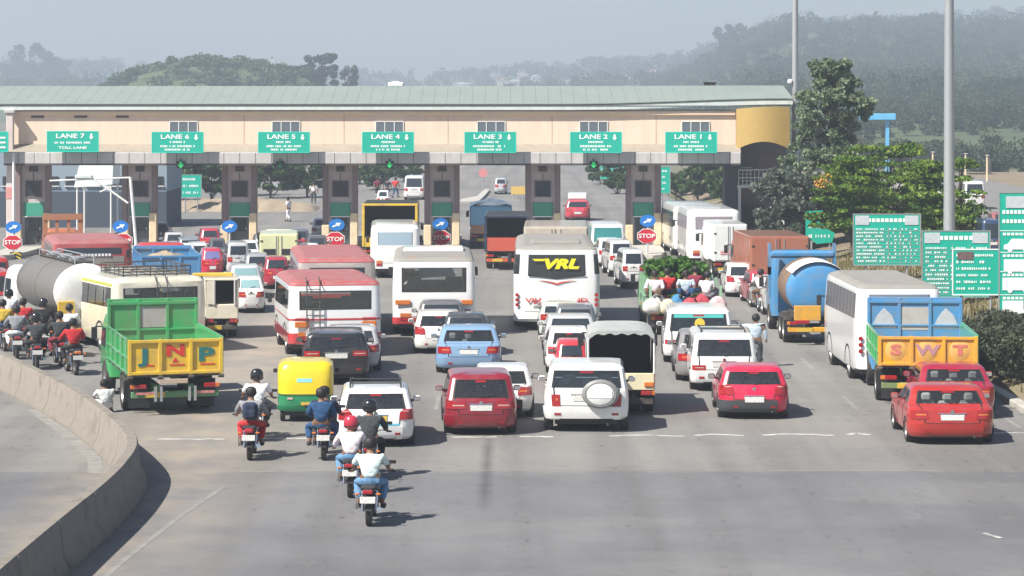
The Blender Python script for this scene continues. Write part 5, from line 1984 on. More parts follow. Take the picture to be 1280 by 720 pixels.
def house(px, py, Y, wd, h, seed, label, group=None, base=None):
    rn = random.Random(seed)
    x = X(px, Y)
    b = Z(py, Y) - h if base is None else base
    gz_ = hgt(x, Y)
    o = thing("house", label, "house", (x, Y, b), rn.uniform(-.4, .4), group)
    wm = M_HW[rn.randrange(3)] if rn.random() > .5 else M_HW[0]
    dp = wd * .7
    low = max(0.0, b - gz_) + 1.0
    box("wall", wm, o, (0, 0, (h * .72 - low) / 2), (wd, dp, h * .72 + low))
    if rn.random() < .55:
        MB().prism([(-wd * .56, h * .72), (wd * .56, h * .72), (0, h)], 'Y', -dp * .56, dp * .56).build("roof", M_HR[rn.randrange(2)], o)
    else:
        rf = box("roof", M_HR[2], o, (0, 0, h * .75), (wd * 1.06, dp * 1.06, h * .06))
        box("water_tank", M_BLACK, rf, (wd * .2, 0, h * .88), (wd * .16, wd * .16, h * .18), ch=.1)
    for dx in (-.3, .3):
        wn = box("window", M_DGLASS, o, (dx * wd, -dp / 2 - .02, h * .42), (wd * .16, .1, h * .2))
        box("window_sill", wm, wn, (dx * wd, -dp / 2 - .08, h * .30), (wd * .2, .2, h * .03))
    box("door", M_BROWN, o, (0, -dp / 2 - .02, h * .2), (wd * .14, .1, h * .4))
    return o


rn = random.Random(17)
for i in range(30):
    px = rn.uniform(560, 905)
    py = rn.uniform(80, 106) if px > 800 else rn.uniform(90, 107)
    Y = rn.uniform(1500, 2050)
    house(px, py, Y, rn.uniform(6, 12), rn.uniform(4, 6), i, "tiny pale house on the hazy slope above the toll roof", "hazy hillside houses")
for i, (px, py, wd, h, lb) in enumerate(((1166, 43, 7, 4, "white house among ridge trees right of the thick mast"), (1268, 36, 8, 6, "white house high on the ridge at the right edge"), (1048, 32, 10, 3, "long pale house on the ridge above the conifer"), (1075, 30, 7, 3, "small white house on the ridge left of the thick mast"), (1230, 58, 5, 3, "small white house low among the ridge trees"))):
    house(px, py, 1430 if px < 1200 else 1460, wd * 1.5, h * 1.5, 60 + i, lb, "ridge houses")
house(337, 70, 1500, 7, 8, 81, "tiny pale tower house poking above the green mound")
o = thing("roof_tank", "small white tank standing on the far side of the toll roof", "tank", (X(495, PY + 5.5), PY + 5.5, Z(108, PY + 5.5)))
box("tank_body", M_SIGNW, o, (0, 0, .12), (.95, .5, .28), ch=.06)
box("tank_lid", M_WFRAME, o, (0, 0, .29), (.4, .3, .06), ch=.02)
o = thing("roof_unit", "small dark vent box on the toll roof near its right end", "vent", (X(887, PY + 5.2), PY + 5.2, Z(108.5, PY + 5.2)))
box("unit_body", M_DARK, o, (0, 0, .10), (.7, .5, .24), ch=.03)
box("unit_cap", M_BLACK, o, (0, 0, .25), (.8, .6, .06), ch=.01)

# ------------------------------------------------------------------ behind the plaza
Yw = 176.0
o = thing("warehouse", "large blue-grey warehouse with pale upper wall seen through the leftmost lanes", "building", (X(90, Yw), Yw, 0))
ww = 236 * Yw / FPX
box("lower_wall", pm("slate_wall", (.05, .066, .092), .8, var=.1), o, (0, 4, 1.24), (ww, 8, 2.48))
box("upper_wall", pm("pale_blue_wall", (.24, .30, .36), .8, var=.08), o, (0, 4.2, 4.3), (ww, 8, 3.64))
for i in range(9):
    x = -ww / 2 + ww * (i + .5) / 9
    wn = box("window", M_DGLASS, o, (x, .17, 3.2), (.95, .08, .62))
    box("window_sill", M_WFRAME, wn, (x, .12, 2.84), (1.1, .14, .06))
box("roof", M_HR[0], o, (0, 4.2, 6.23), (ww + 1, 9, .22))
o = thing("tent", "white canvas marquee roof seen through the lane seven opening", "tent", (X(122, 168), 168, 0))
MB().prism([(-1.3, 3.1), (1.2, 3.3), (1.25, 4.6), (-.9, 4.8)], 'Y', -1.5, 1.5).build("canvas_roof", M_SIGNW, o)
for sx in (-1.1, 1.1):
    for sy in (-1.4, 1.4):
        MB().cyl((sx, sy, 0), (sx, sy, 3.3), .06, n=8).build("pole", M_WFRAME, o)
# earth bank
m = MB()
n, k = 40, 6
rn = random.Random(2)
vs = []
for i in range(n + 1):
    x = X(200, 205) + (X(400, 205) - X(200, 205)) * i / n
    e = math.sin(math.pi * i / n) ** .4
    for j, (dy, z) in enumerate(((0, -.05), (.8, .5), (1.6, .85), (4.5, .9), (7, .4), (9, -.05))):
        vs.append((x, 200 + dy + rn.uniform(-.3, .3) * e, z * e + (rn.uniform(-.07, .07) if 0 < j < 5 else 0)))
fs = [(i * k + j, (i + 1) * k + j, (i + 1) * k + j + 1, i * k + j + 1) for i in range(n) for j in range(k - 1)]
m.add(vs, fs).build("earth_bank", ramp_mat("tan_soil", [(.3, (.25, .20, .14)), (.7, (.34, .275, .20))], .8), None, kind="structure")


def info_board(label, px0, px1, py0, py1, Y, rows=6, cols=None, head=True, seed=1, posts=2, zpost=0.0, bordermat=None, shape=None, tilt=0.0, group="green boards beside the carriageway", plain=False):
    x0, x1, z1, z0 = X(px0, Y), X(px1, Y), Z(py0, Y), Z(py1, Y)
    cx, cz, wd, ht = (x0 + x1) / 2, (z0 + z1) / 2, x1 - x0, z1 - z0
    o = thing("information_board", label, "sign", (cx, Y, zpost), 0, group)
    cz -= zpost
    rn = random.Random(seed)
    if shape:
        MB().prism([(X(a, Y) - cx, Z(b, Y) - zpost) for a, b in shape], 'Y', -.03, .03).build("panel", M_SIGN, o)
    else:
        box("panel", M_SIGN, o, (0, 0, cz), (wd, .06, ht), ch=.012)
        f = MB()
        for dz in (-ht / 2 + .02, ht / 2 - .02):
            f.box((0, -.036, cz + dz), (wd - .02, .014, .045))
        for dx in (-wd / 2 + .02, wd / 2 - .02):
            f.box((dx, -.0362, cz), (.045, .014, ht - .04))
        f.build("border", bordermat or M_GALV, o)
    for i in range(posts):
        xx = (-.3 + .6 * i / max(1, posts - 1)) * wd if posts > 1 else 0
        zt = cz - ht / 2
        MB().cyl((xx, .09, -.5), (xx, .09, cz + ht * .3), .055, n=8).build("post", M_GALV, o)
    if plain:
        return o, wd, ht, cz
    ztop = cz + ht / 2
    if head:
        for sx in (-1, 1):
            e = box("emblem_panel", pm("emblem_pale", (.50, .55, .58), .5, var=.3, scale=12), o, (sx * (wd / 2 - .42), -.045, ztop - .30), (.62, .012, .42))
    for r_ in range(rows):
        z = ztop - (.62 if head else .12) - (ht - (.75 if head else .25)) * (r_ + .5) / rows
        mk = MB()
        x = -wd / 2 + .16
        end = wd / 2 - .2 - (rn.uniform(0, wd * .35) if not cols else 0)
        while x < end:
            cw = rn.uniform(.03, .08)
            if cols and any(abs(x - q * wd) < .2 for q in cols):
                x += .1
                if rn.random() < .5:
                    continue
            if rn.random() > .2:
                mk.box((x + cw / 2, -.038, z), (cw, .012, ht / rows * rn.uniform(.22, .34)))
            x += cw + .03
        mk.build("text_line", M_SIGNW, o, kind="stuff")
        if cols:
            box("row_rule", M_GALV, o, (0, -.034, z - (ht - .75) / rows / 2), (wd - .1, .01, .02))
    for q in cols or ():
        box("column_rule", M_GALV, o, (q * wd, -.0345, cz - .25), (.025, .01, ht - .65))
    if head:
        mk = MB()
        for i in range(9):
            mk.box((-.8 + i * .2, -.038, ztop - .30), (.15, .012, .16))
        mk.build("text_line", M_SIGNW, o, kind="stuff")
    return o, wd, ht, cz


info_board("green tariff board with two pale emblem panels, left of the thick mast", 1066, 1151, 267, 332, 116, 10, (.02, .2, .35), seed=1, zpost=.7)
info_board("green tariff board directly in front of the thick lamp mast", 1152, 1238, 288, 372, 103, 11, (-.05, .2), seed=2, zpost=.7)
o, wd, ht, cz = info_board("lower green notice board overlapping the tariff board at its left", 1190, 1251, 311, 369, 97.5, 6, None, head=False, seed=3, zpost=.7, bordermat=M_SIGNW)
box("emblem_panel", pm("emblem_dark", (.16, .10, .10), .5, var=.6, scale=14), o, (-wd / 2 + .5, -.045, cz + ht / 2 - .26), (.6, .012, .3))
info_board("weathered green board with cut corners below the conifer", 1007, 1045, 263, 304, 138, 3, None, head=False, seed=4, shape=((1007, 264), (1028, 263), (1046, 284), (1040, 303), (1021, 305), (1007, 294)), zpost=.4)
# tall board with vehicle pictograms
o, wd, ht, cz = info_board("tall green tariff board with white vehicle pictograms at the right edge", 1248, 1296, 240, 394, 92, 1, plain=True, zpost=.6)
pict = {'car': [(-.5, 0), (.5, 0), (.5, .16), (.32, .2), (.2, .38), (-.22, .38), (-.36, .2), (-.5, .16)], 'van': [(-.5, 0), (.5, 0), (.5, .2), (.36, .42), (-.5, .42)], 'bus': [(-.55, 0), (.55, 0), (.55, .45), (-.55, .45)], 'truck': [(-.55, 0), (.55, 0), (.55, .25), (.45, .42), (.25, .42), (.25, .14), (.2, .14), (.2, .46), (-.55, .46)]}
ztop = cz + ht / 2
for k, (py, kind) in enumerate(((303, 'car'), (330, 'van'), (354, 'bus'), (383, 'truck'))):
    z = Z(py, 92) - .6
    pg = MB().prism([(a * 1.0, z - .25 + b) for a, b in pict[kind]], 'Y', -.05, -.035)
    for dx in (-.28, .28):
        pg.lathe([(.001, -.052), (.09, -.052), (.09, -.035)], (dx, 0, z - .26), 'Y', 10)
    pg.build("vehicle_pictogram", M_SIGNW, o)
    box("row_rule", M_SIGNW, o, (0, -.036, z + .42), (wd - .1, .012, .025))
    mk = MB()
    for i in range(7):
        mk.box((-.48 + i * .15, -.037, z + .30), (.11, .012, .09))
    mk.build("text_line", M_SIGNW, o, kind="stuff")
box("emblem_panel", MATS["emblem_pale"], o, (0, -.045, ztop - .36), (wd * .62, .012, .42))
for z in (ztop - .72, ztop - 1.05):
    mk = MB()
    for i in range(8):
        mk.box((-.5 + i * .14, -.037, z), (.10, .012, .13))
    mk.build("text_line", M_SIGNW, o, kind="stuff")
# green boards behind the plaza
for lb, a in (("small green road board seen through the lane six opening", (226, 252, 218, 247, 200, 3)), ("green road board seen through lane two, left one", (750, 766, 207, 224, 255, 2)), ("green road board seen through lane two, right one", (766, 782, 206, 228, 250, 2)), ("narrow green board beside the lane one booth", (825, 838, 208, 242, 180, 4))):
    info_board(lb, *a[:5], a[5], None, head=False, seed=a[0], group="green boards beyond the plaza")
o = thing("round_sign", "faded pink round sign seen through the lane three opening", "sign", (X(604, 240), 240, 0))
MB().cyl((0, 0, 0), (0, 0, Z(216, 240)), .06, n=8).build("post", M_GALV, o)
MB().cyl((0, -.05, Z(216, 240)), (0, -.09, Z(216, 240)), .42, n=20).build("face", pm("faded_pink", (.60, .22, .22), .6), o)
o = thing("hoarding", "small yellow hoarding seen through the lane three opening", "sign", (X(648, 225), 225, 0))
box("panel", pm("hoarding_yellow", (.62, .42, .10), .6), o, (0, 0, Z(238, 225)), (1.3, .08, .7))
for sx in (-.4, .4):
    MB().cyl((sx, .05, 0), (sx, .05, Z(238, 225)), .05, n=8).build("post", M_GALV, o)
m = MB().prism([(X(575, 215), 214), (X(598, 215), 214.2), (X(606, 225), 228), (X(612, 240), 242), (X(606, 240), 243), (X(596, 225), 226), (X(575, 215), 219)], 'Z', .01, .22)
m.build("kerb_island", M_CONC, None, kind="structure")

# blue portal and buildings on the right
Yb = 250.0
o = thing("blue_portal", "light blue portal canopy on one post behind the conifer", "canopy", (X(1097, Yb), Yb, 1.0))
M_LB = pm("light_blue_paint", (.12, .44, .72), .5)
box("beam", M_LB, o, (0, 0, Z(146, Yb) - 1), (44 * Yb / FPX, 1.2, .62), ch=.05)
box("post", M_LB, o, (.95, 0, (Z(148, Yb) - 1) / 2), (.32, .32, Z(148, Yb) - 1))
box("footing", M_CONC, o, (.95, 0, .1), (.8, .8, .3))
o = thing("site_hut", "white corrugated hut beside the service road at the right", "building", (X(1229, 262), 262, 1.0))
zt_ = Z(225, 262) - 1
box("wall", M_HW[0], o, (0, 2, zt_ / 2), (33 * 262 / FPX, 4, zt_))
for i in range(12):
    box("wall_rib", M_HW[0], o, (-1.3 + i * .235, -.02, zt_ / 2), (.08, .06, zt_))
box("roof", M_HR[0], o, (0, 2, zt_ + .06), (3.0, 4.4, .12))
box("door", M_DARK, o, (.5, -.06, .8), (.6, .06, 1.6))
for k, (px, py) in enumerate(((1166, 190), (1207, 192), (1234, 194), (1258, 230))):
    o = thing("pale_post", "thin pale post beside the service road, " + ("leftmost", "left of the hut", "right of the hut", "near the tall board")[k], "post", (X(px, 240), 240, 1.0), group="thin pale posts")
    MB().cyl((0, 0, 0), (0, 0, Z(py, 240) - 1), .10, .08, 8).build("shaft", M_CREAM, o)
    box("cap", M_SLAB, o, (0, 0, Z(py, 240) - 1), (.3, .3, .08))
o = thing("kiosk", "cream and brick roadside kiosk under the layered trees", "kiosk", (X(1125, 160), 160, 1.0))
box("cream_wall", M_CREAM, o, (-.3, 0, 1.1), (.9, 2, 2.2))
box("brick_wall", pm("brick_red", (.38, .15, .09), .8), o, (.6, .1, 1.2), (.9, 2, 2.4))
box("roof", M_SLAB, o, (.15, 0, 2.5), (2.1, 2.4, .12))
box("shutter", M_GALV, o, (-.3, -1.02, 1.2), (.7, .05, 1.2))
# ------------------------------------------------------------------ traffic
WHT, OFFW = (.78, .78, .77), (.74, .72, .66)
P_WHITE = paint((.82, .82, .81), "bus_white", .10)
P_CREAM = paint((.74, .70, .56), "cream_paint", .3)
P_REDBUS = paint((.50, .035, .04), "bus_red", .25)
P_ROOFRED = pm("dusty_red_roof", (.34, .10, .10), .6, var=.2, scale=2, dirt=.6, dirtcol=(.30, .26, .24))
P_ROOFGREY = pm("dusty_grey_roof", (.27, .26, .24), .7, var=.15, scale=2, dirt=.5)
P_YELLOW = paint((.78, .50, .03), "truck_yellow", .55)
P_ORANGE = paint((.72, .36, .02), "truck_orange", .60)
P_GREEN = paint((.05, .37, .12), "truck_green", .55)
P_BLUE = paint((.06, .25, .50), "truck_blue", .50)
P_LBLUE = paint((.16, .42, .66), "truck_light_blue", .30)
P_BRICK = paint((.45, .14, .06), "truck_brick", .40)
M_GREYD = pm("dusty_grey_panel", (.40, .39, .38), .7, var=.12, dirt=.4)
M_CANVAS = pm("grey_canvas", (.34, .35, .34), .9, var=.2, scale=3, bump=.4)

# --- nearest row
car("estate_car", "white estate car with black roof rack and yellow number plate", 421, 518, 560, 4.1, 1.50, (.80, .80, .80), 'estate', 3, det=2, lamp='high', plate='yellow', rack=True, stripe=pm("blue_stripe", (.12, .42, .55), .4))
auto_rickshaw("auto_rickshaw", "yellow and green auto rickshaw with a pale blue sticker", 346, 418, 528, 4)
car("people_carrier", "dark red people carrier with chrome plate bar, beside the white jeep", 556, 647, 545, 4.2, 1.62, (.24, .008, .022), 'estate', 3, det=2, lamp='wide', seatmat=pm("red_seat", (.45, .16, .17), .9))
car("hatchback_car", "silver-white hatchback with black bumper hidden behind the dark red people carrier", 592, 668, 524, 3.5, 1.45, (.70, .70, .70), 'hatch', 2, det=2, bumper=M_BLACK)
car("jeep", "boxy white jeep with spare wheel on its tail gate", 680, 786, 541, 4.0, 1.84, (.80, .80, .78), 'suv', -2, det=2, lamp='block', spare=True, emblem=False, cat='jeep')
car("hatchback_car", "bright red hatchback with black bumper alone in its lane", 899, 987, 525, 3.7, 1.45, (.58, .012, .055), 'hatch', -1, det=2, bumper=pm("grey_bumper", (.06, .065, .07), .5), lamp='high', seatmat=M_SEATL)
car("sedan_car", "red-orange sedan nearest the right edge", 1137, 1245, 557, 4.1, 1.44, (.40, .022, .016), 'sedan', -1, det=2, lamp='corner', seatmat=M_SEATL)
car("sedan_car", "crimson sedan just ahead of the red-orange sedan", 1150, 1246, 525, 4.2, 1.44, (.32, .01, .035), 'sedan', -2, det=2, lamp='corner')
car("van_car", "white multi-purpose van with full roof rack behind the red hatchback", 864, 947, 490, 4.3, 1.78, (.80, .80, .80), 'van', -1, det=2, lamp='low', rack=True, cat='van')
car("sedan_car", "dark silver sedan tucked behind the white van with roof rack", 846, 922, 478, 4.1, 1.56, (.22, .21, .21), 'sedan', -1, det=2)
car("van_car", "white van with a yellow sticker on its green-tinted rear window", 830, 917, 455, 4.0, 1.88, (.80, .80, .80), 'van', -2, det=2, lamp='low', cat='van', glass=glass_mat("green_glass", (.40, .55, .50)), sticker=(pm("turquoise_strip", (.08, .45, .42), .4), pm("sun_sticker", (.72, .52, .06), .5)))
car("sport_utility_car", "black sport utility car with white plate behind the red and white bus", 379, 462, 482, 4.4, 1.64, (.012, .012, .014), 'suv', 5, det=2, lamp='wide', emblem=True)
car("hatchback_car", "silver hatchback just ahead of the black sport utility car", 405, 476, 466, 3.6, 1.48, (.50, .50, .50), 'hatch', 4, det=1)
car("sedan_car", "light blue sedan in the middle of the road", 545, 627, 468, 4.2, 1.48, (.20, .33, .50), 'sedan', 1, det=2, lamp='corner')
car("hatchback_car", "dark grey hatchback just ahead of the light blue sedan", 553, 612, 446, 3.5, 1.46, (.05, .055, .06), 'hatch', 1, det=1)
car("hatchback_car", "white hatchback with red lamps behind the white and red bus", 517, 580, 443, 3.7, 1.46, (.78, .77, .72), 'hatch', 2, det=2, lamp='high')
car("hatchback_car", "dark silver hatchback close behind the white and red bus", 521, 583, 428, 3.6, 1.50, (.12, .12, .13), 'hatch', 2, det=1)
# queue between the big white coach and the jeep
car("hatchback_car", "small red hatchback squeezed between jeep and canvas-topped pickup", 694, 736, 486, 3.4, 1.45, (.62, .03, .04), 'hatch', 0, det=1)
car("hatchback_car", "white hatchback queueing left of the small red hatchback", 683, 741, 468, 3.6, 1.46, (.78, .77, .75), 'hatch', 1, det=2)
car("sedan_car", "silver sedan queueing behind the big white coach", 681, 748, 449, 4.1, 1.44, (.48, .48, .48), 'sedan', 1, det=1)
car("hatchback_car", "dark-windowed grey hatchback right behind the big white coach", 692, 747, 434, 3.6, 1.48, (.13, .14, .15), 'hatch', 0, det=1)
car("van_car", "pale green-windowed van touching the big white coach's left corner", 675, 727, 427, 3.5, 1.45, (.55, .60, .56), 'van', 1, det=1, cat='van')
# --- canvas pickup
root, W = truck_base("canvas_pickup", "cream pickup with grey canvas top and dark open back", 733, 820, 520, 4.6, 1.85, P_CREAM, -1, 1.5, .36, platemat=M_PLATEY)
z0 = .72
P_CRTAIL = paint((.76, .68, .46), "cream_tailgate", .3)
box("bed_floor", M_DARK, root, (0, 1.5, z0), (W * 1.9, 3.0, .08))
box("tail_gate", P_CRTAIL, root, (0, -.02, z0 + .26), (W * 1.9, .05, .48), ch=.015)
for sgn in (-1, 1):
    box("side_board", P_CRTAIL, root, (sgn * W * .95, 1.5, z0 + .26), (.05, 3.0, .48), ch=.015)
    box("corner_lamp", M_ORANGE, root, (sgn * W * .80, -.06, z0 + .18), (.28, .05, .14), ch=.02)
    m = MB()
    ny = 14
    vs = []
    for j in range(ny + 1):
        for i, (xx, zz) in enumerate(((W * .97, z0 + .45), (W * .99, z0 + .9), (W * .97, z0 + 1.35), (W * .90, z0 + 1.58))):
            vs.append((sgn * (xx + .02 * math.sin(j * 2.1 + i)), .02 + 3.0 * j / ny, zz))
    m.add(vs, [(j * 4 + i, j * 4 + 4 + i, j * 4 + 5 + i, j * 4 + 1 + i) for j in range(ny) for i in range(3)]).build("canvas_side", M_CANVAS, root)
    MB().tube([(sgn * W * .95, .04, z0 + .4), (sgn * W * .95, .04, z0 + 1.45), (sgn * W * .8, .04, z0 + 1.6)], .03, 8).build("hoop", M_WFRAME, root)
m = MB()
vs = []
nx, ny = 10, 14
for j in range(ny + 1):
    for i in range(nx + 1):
        u = -1 + 2 * i / nx
        vs.append((u * W * .95, -.10 + 3.15 * j / ny, z0 + 1.70 - .12 * abs(u) ** 6 + .02 * math.sin(j * 1.9) * (1 - u * u)))
m.add(vs, [(j * (nx + 1) + i, j * (nx + 1) + i + 1, (j + 1) * (nx + 1) + i + 1, (j + 1) * (nx + 1) + i) for j in range(ny) for i in range(nx)]).build("canvas_roof", M_CANVAS, root)
vs = []
for i in range(21):
    u = -1 + 2 * i / 20
    zt = z0 + 1.70 - .12 * abs(u) ** 6
    vs += [(u * W * .95, -.11, zt + .01), (u * W * .95, -.12, zt - .09 - .03 * math.sin(i * 1.7))]
MB().add(vs, [(2 * i, 2 * i + 1, 2 * i + 3, 2 * i + 2) for i in range(20)]).build("canvas_flap", M_CANVAS, root)
box("bulkhead", M_BLACK, root, (0, 3.0, z0 + .8), (W * 1.9, .06, 1.6))
for sgn in (-1, 1):
    box("bench", M_BLACK, root, (sgn * W * .7, 1.6, z0 + .4), (W * .4, 2.6, .08))

# --- green and yellow tipper (left)
root, W = truck_base("tipper_truck", "green tipper truck with yellow tail gate lettered J, N and P", 160, 278, 519, 7.2, 2.5, P_GREEN, 16, 1.9, .52, pm("chassis_green", (.10, .26, .12), .6, dirt=.5), axles=(1.7, 5.9))
g_ = tipper_body(root, W, 4.6, 1.12, .98, 1.78, P_YELLOW, P_GREEN, P_GREEN, load=(pm("sand_load", (.33, .26, .18), .95, bump=.6), .55))
M_TEAL, M_LRED = pm("letter_teal", (.02, .16, .16), .5), pm("letter_red", (.60, .04, .03), .5)
zc = 1.12 + .58
lw = W * .97 * 2 / 3
for i, (ch, mt) in enumerate((("J", M_TEAL), ("N", M_LRED), ("P", M_TEAL))):
    text("lettering", ch, .52 if i != 1 else .42, mt, g_, (-lw + i * lw, -.066, zc + (.14 if i == 1 else 0)), sx=1.7, bold=.02)
    box("letter_underline", M_LRED, g_, (-lw + i * lw + .05, -.06, zc - .26), (.42, .012, .04))
MB().prism([(-.09, zc - .18), (.09, zc - .18), (0, zc - .04)], 'Y', -.068, -.058).build("triangle_mark", M_LRED, g_)
MB().box((-.05 * W, -.10, .98), (W * .62, .04, .13), ch=.01).build("reflector_strip", pm("worn_plate", (.50, .38, .30), .6), root)
box("side_patch", M_GREYD, root, (0, 4.6 - .075, 1.12 + 1.30), (W * .62, .012, .62))
for sgn in (-1, 1):
    box("mud_flap", M_BLACK, root, (sgn * W * .68, .75, .45), (.62, .03, .6))
    for dx in (.0, .16):
        box("bumper_bracket", M_GALV, root, (sgn * (W * .30 + dx), -.04, .62), (.07, .08, .42))
    box("red_white_tape", pm("bumper_tape", (.55, .20, .20), .5, var=.6, scale=8), root, (sgn * W * .62, -.012, .64), (W * .42, .02, .07))

# --- orange tipper (right)
root, W = truck_base("tipper_truck", "blue and green tipper truck with orange tail gate lettered S, W and T", 1098, 1221, 509, 7.0, 2.4, P_BLUE, -4, 1.9, .54, pm("chassis_olive", (.16, .22, .09), .6, dirt=.5), axles=(1.8, 5.7))
g_ = tipper_body(root, W, 4.4, 1.16, .84, 1.62, P_ORANGE, P_GREEN, P_BLUE, headpaint=P_BLUE, load=(MATS["sand_load"], .45))
zc = 1.16 + .50
lw = W * .97 * 2 / 3
M_LPINK = pm("letter_pink", (.56, .17, .13), .5)
for i, (ch, mt) in enumerate((("S", M_LPINK), ("W", pm("letter_mauve", (.42, .22, .24), .5)), ("T", M_LPINK))):
    text("lettering", ch, .40, mt, g_, (-lw + i * lw, -.066, zc), sx=1.6, bold=.02)
    MB().lathe([(.001, -.060), (.30, -.060), (.31, -.055)], (-lw + i * lw, 0, zc), 'Y', 18).build("pale_roundel", pm("roundel", (.66, .38, .10), .6), g_)
box("head_picture", M_GREYD, root, (0, 4.4 - .075, 1.16 + 1.05), (W * .60, .012, .70))
for sgn in (-1, 1):
    MB().prism([(sgn * W * .66 - .4, 1.16 + .75), (sgn * W * .66 + .4, 1.16 + .75), (sgn * W * .66 + .25, 1.16 + 1.15), (sgn * W * .66, 1.16 + 1.38), (sgn * W * .66 - .2, 1.16 + 1.15)], 'Y', 4.4 - .08, 4.4 - .071).build("painted_peak", pm("painted_hill", (.42, .45, .48), .6, var=.2), root)
    box("mud_flap", M_BLACK, root, (sgn * W * .68, .8, .45), (.62, .03, .6))

# --- big white coach with black rear window
M_BGLASS = pm("coach_black_glass", (.03, .034, .038), .10, spec=.7)
root, lv, W = bus("coach", "big white coach with yellow VRL lettering on black rear window", 642, 750, 414, 9.5, 3.28, P_WHITE, 0, rwin=(.12, .88, 3, 4), det=1, lamps='side', glass=M_BGLASS, roofmat=P_ROOFGREY, taper=.93, plate=False, wz=(2.12, 2.98), bands=(
    (7.0, 7.9, 3.1, 3.98, M_BGLASS, "window_band"), (1.1, 2.0, 3.1, 3.98, M_BGLASS, "window_band")), npanes=6, mats=P_WHITE)
M_YLET = pm("yellow_letter", (.85, .72, .02), .45, emit=None)
zc = (2.12 + 2.98) / 2 + .03
text("lettering", "VRL", .50, M_YLET, root, (.12, -.045, zc), sx=1.6, bold=.03, ext=.01, shear=.25)
MB().prism([(-.95, zc + .21), (-.45, zc + .21), (-.48, zc + .13), (-.84, zc + .13)], 'Y', -.055, -.035).build("logo_wing", M_YLET, root)
text("lettering", "VIJAYANAND", .25, pm("red_letter", (.55, .06, .05), .5), root, (0, -.03, 1.18), sx=1.6, bold=.006)
m = MB()
m.prism([(-.72, 1.98), (-.15, 1.90), (0, 1.85), (.15, 1.90), (.72, 1.98), (.16, 1.84), (0, 1.78), (-.16, 1.84)], 'Y', -.03, -.012)
m.build("red_chevron", MATS["red_letter"], root)
m = MB().prism([(-W * .66, 2.13), (0, 2.0), (W * .66, 2.13), (W * .68, 2.18), (-W * .68, 2.18)], 'Y', -.022, -.008)
m.build("window_point", M_BGLASS, root)
for sgn in (-1, 1):
    for k in range(3):
        MB().lathe([(.001, -.03), (.07, -.03), (.075, 0)], (sgn * W * .92, .02, 1.02 + k * .19), 'Y', 12).build("round_lamp", M_RED, root)
box("roof_hatch", P_ROOFGREY, root, (0, 2.6, 3.30), (W * 1.15, 2.2, .16), ch=.05)

# --- other buses
BAND = lambda c, d, mt, nm="stripe": (6.9, 9.1, c, d, mt, nm)
root, lv, W = bus("bus", "white bus with red skirt and orange lamps in the centre-left lane", 490, 595, 421, 8.0, 2.98, P_WHITE, 2, bands=((6.0, 9.98, .5, 1.62, P_REDBUS, "red_skirt"),), roofmat=P_ROOFGREY, det=2, npanes=7, rwin=(.06, .94, 3, 4), glass=G_CLEAR)
box("roof_hatch", P_WHITE, root, (0, 4.6, 3.04), (W * 1.5, 1.6, .18), ch=.05)
for sgn in (-1, 1):
    box("roof_marker_lamp", M_ORANGE, root, (sgn * W * .55, .6, 2.97), (.3, .12, .06), ch=.02)
    box("indicator_panel", M_ORANGE, root, (sgn * W * .74, -.03, 1.30), (.58, .04, .18), ch=.02)
root, lv, W = bus("bus", "white bus with red roof, red stripes and a rear ladder", 361, 478, 447, 6.3, 2.68, P_WHITE, 10, bands=((6.0, 10, .45, 1.9, P_REDBUS, "red_skirt"), (6.0, 10, 2.55, 2.64, P_REDBUS, "red_stripe"), (6.0, 10, 5.0, 5.9, P_REDBUS, "red_cornice")), roofmat=P_ROOFRED, det=2, ladder=(-.62, -.34, .7, 2.5), npanes=7, rwin=(.06, .94, 3, 4))
for sgn in (-1, 1):
    o = box("indicator_panel", M_ORANGE, root, (sgn * W * .72, -.03, 1.16), (.50, .04, .20), ch=.02)
    box("lamp_bar", M_RED, o, (sgn * W * .72, -.035, 1.34), (.50, .04, .09), ch=.02)
root, lv, W = bus("bus", "dusty red-roofed bus ahead of the ladder bus", 372, 471, 421, 9, 2.98, paint((.45, .40, .38), "bus_grey_pink", .4), 7, bands=((6.0, 10, 5.0, 5.9, P_REDBUS, "red_cornice"), (6.0, 10, 2.6, 3.0, P_REDBUS, "red_stripe")), roofmat=P_ROOFRED, det=1, npanes=7)
root, lv, W = bus("bus", "red bus with lettered dark rear window near lane seven", 66, 166, 362, 7, 2.3, paint((.38, .06, .06), "faded_bus_red", .45), 14, roofmat=P_ROOFRED, det=1, npanes=7, bands=((.05, .95, 2.4, 2.9, P_ROOFGREY, "grey_panel"),))
mk = MB()
for i in range(9):
    mk.box((-.5 + i * .16, -.03, 1.62), (.11, .02, .12))
mk.build("text_line", M_SIGNW, root, kind="stuff")
root, lv, W = bus("minibus", "white minibus with pale rear window behind the yellow-framed truck", 463, 525, 348, 6.5, 2.65, P_WHITE, 3, det=1, glass=pm("sky_glass", (.32, .42, .50), .1), npanes=5, rwin=(.08, .92, 3, 4))
root, lv, W = bus("minibus", "cream minibus with dark roof rack beside the green tipper", 141, 262, 443, 7.0, 2.72, P_CREAM, 25, det=2, bands=((6.02, 6.98, 4.15, 4.75, pm("olive_stripe", (.42, .42, .06), .5), "olive_stripe"),), rack=(.5, 3.3, .72, .34), npanes=6, rwin=(.05, .95, 3, 4), ladder=(-.1, .12, 1.0, 2.45))
root, lv, W = bus("bus", "white bus with grille-like side windows at the right", 1071, 1180, 481, 7.6, 3.12, P_WHITE, 1, det=1, npanes=9, rwin=(.08, .92, 3, 4), lamps='side', rear_in=.18, taper=.93, wz=(2.0, 2.86), glass=pm("blue_grey_glass", (.16, .19, .22), .1), roofmat=P_ROOFGREY, sideglass=pm("dusty_side_glass", (.10, .10, .11), .25))
